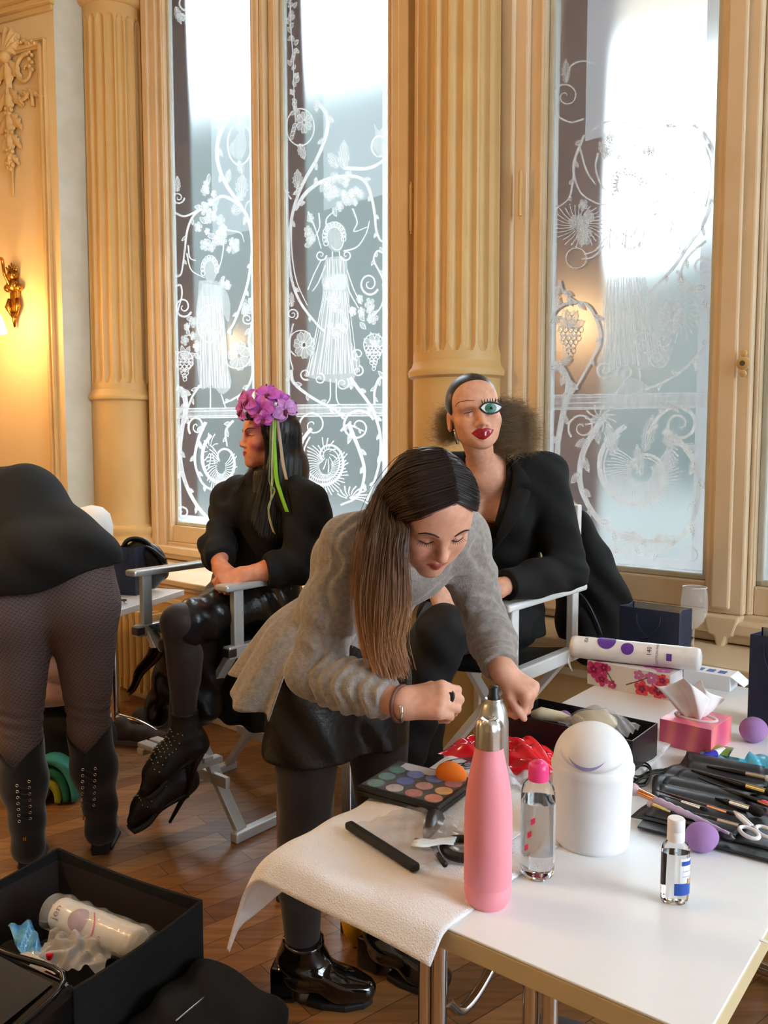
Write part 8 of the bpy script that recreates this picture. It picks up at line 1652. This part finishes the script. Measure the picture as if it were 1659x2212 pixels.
v, q = nets([ell(A3(p+V((-.01, .0, .05))), (.11, .11, .09), None, .05), ell(A3(p+V((.07, -.06, .04))), (.12, .11, .06), None, .05), ell(A3(p+V((-.06, -.12, .06))), (.11, .11, .08), None, .05)], .007, clips=[(A3((0, 0, .002)), A3((0, 0, -1)))], disp=lambda P: .008*np.sin(P[:, 0]*46+P[:, 1]*30+P[:, 2]*40), dmax=.009); b_ = sobj('bag_body', v, q, 'cloth_black', t)
g = G(); g.tube(catmull([hit(x, y, [ell(A3(p+V((-.01, .0, .05))), (.11, .11, .09), None, .05), ell(A3(p+V((.07, -.06, .04))), (.12, .11, .06), None, .05), ell(A3(p+V((-.06, -.12, .06))), (.11, .11, .08), None, .05)], .010, 1.2, 2.6) for x, y in ((380, 2205), (410, 2180), (440, 2155))], 5), .002, 6); obj('zip', g, 'alu', b_, smooth=True)
mat('mat_grey', C(56, 57, 60), .9, bump=.2, bscale=200); A0, A1_, A2_ = atz(452, 2120, .004), atz(625, 2178, .004), atz(625, 2330, .004); g = G(); dd = (A1_-A0).normalized(); nn = V((dd.y, -dd.x, 0)); g.bx((-.05, 0, 0), ((A1_-A0).length+.0, .5, .006), frame(dd, nn, (0, 0, 1), V((A0.x, A0.y, 0)))); tag(obj('floor_mat', g, 'mat_grey', None, bevel=.002, base=V((A0.x, A0.y, 0))), 'dark grey mat on the parquet in front of the left ankle boot', 'mat')
# under the table: grey bag, yellow and pink shape
mat('bag_grey', C(112, 112, 114), .8, col2=C(92, 92, 94), nscale=12, bump=.3, bscale=200); p = TABM @ V((.36, .36, 0)); t = thing('grey_bag', 'grey fabric bag under the white table', 'bag', p)
v, q = nets([ell(A3(p+V((0, 0, .16))), (.20, .16, .20), Matrix.Rotation(-.67, 3, 'Z'), .05), ell(A3(p+V((.08, -.04, .22))), (.14, .12, .16), None, .05)], .009, clips=[(A3((0, 0, .002)), A3((0, 0, -1)))], disp=lambda P: .008*np.sin(P[:, 0]*40+P[:, 1]*30+P[:, 2]*18), dmax=.009); gb = sobj('bag_body', v, q, 'bag_grey', t)
g = G(); g.tube(catmull([p+V((-.12, -.10, .30)), p+V((-.10, -.16, .20)), p+V((-.07, -.19, .08)), p+V((-.05, -.18, .01))], 6), .004, 8); obj('strap', g, 'zip_black', t, smooth=True)
mat('sponge_yellow', C(226, 176, 30), .7, col2=C(206, 150, 22), nscale=14); mat('sponge_pink', C(206, 132, 130), .8); p = atz(768, 2036, .012); Yq = p.y; t = thing('yellow_pouch', 'small yellow and pink pouch on the floor behind the ankle boots', 'pouch', V((p.x, p.y, 0)))
g = G(); Mq = Matrix.Translation(V((p.x, p.y, 0))); g.lathe([(0, 0), (.012, .006), (.034, .045), (.040, .075), (.034, .10), (.02, .112), (0, .113)], 20, Mq); obj('lower_part', g, 'sponge_yellow', t, smooth=True); g = G(); g.lathe([(0, .112), (.024, .113), (.032, .13), (.026, .16), (.0, .17)], 20, Mq); obj('upper_part', g, 'sponge_pink', t, smooth=True)
# ------------------------------------------------------------ groups of repeated things
for stem_, phrase in (('makeup_brush', 'make-up brushes in the open black roll'), ('makeup_sponge', 'egg shaped make-up sponges'), ('director_chair', 'folding director chairs'), ('sneaker', 'pair of sneakers under the side table'), ('gift_bag', 'navy paper gift bags'), ('hair_clip', 'wire hair clips on the towel'), ('cotton_pad_roll', 'rolls of cotton pads'), ('wall_sconce', 'brass wall lamps'), ('fluted_column', 'fluted columns between the windows'), ('makeup_tool', 'tools standing in the make-up case')):
    for o in bpy.data.objects:
        if o.name.split('.')[0] == stem_ and o.parent is None: o['group'] = phrase
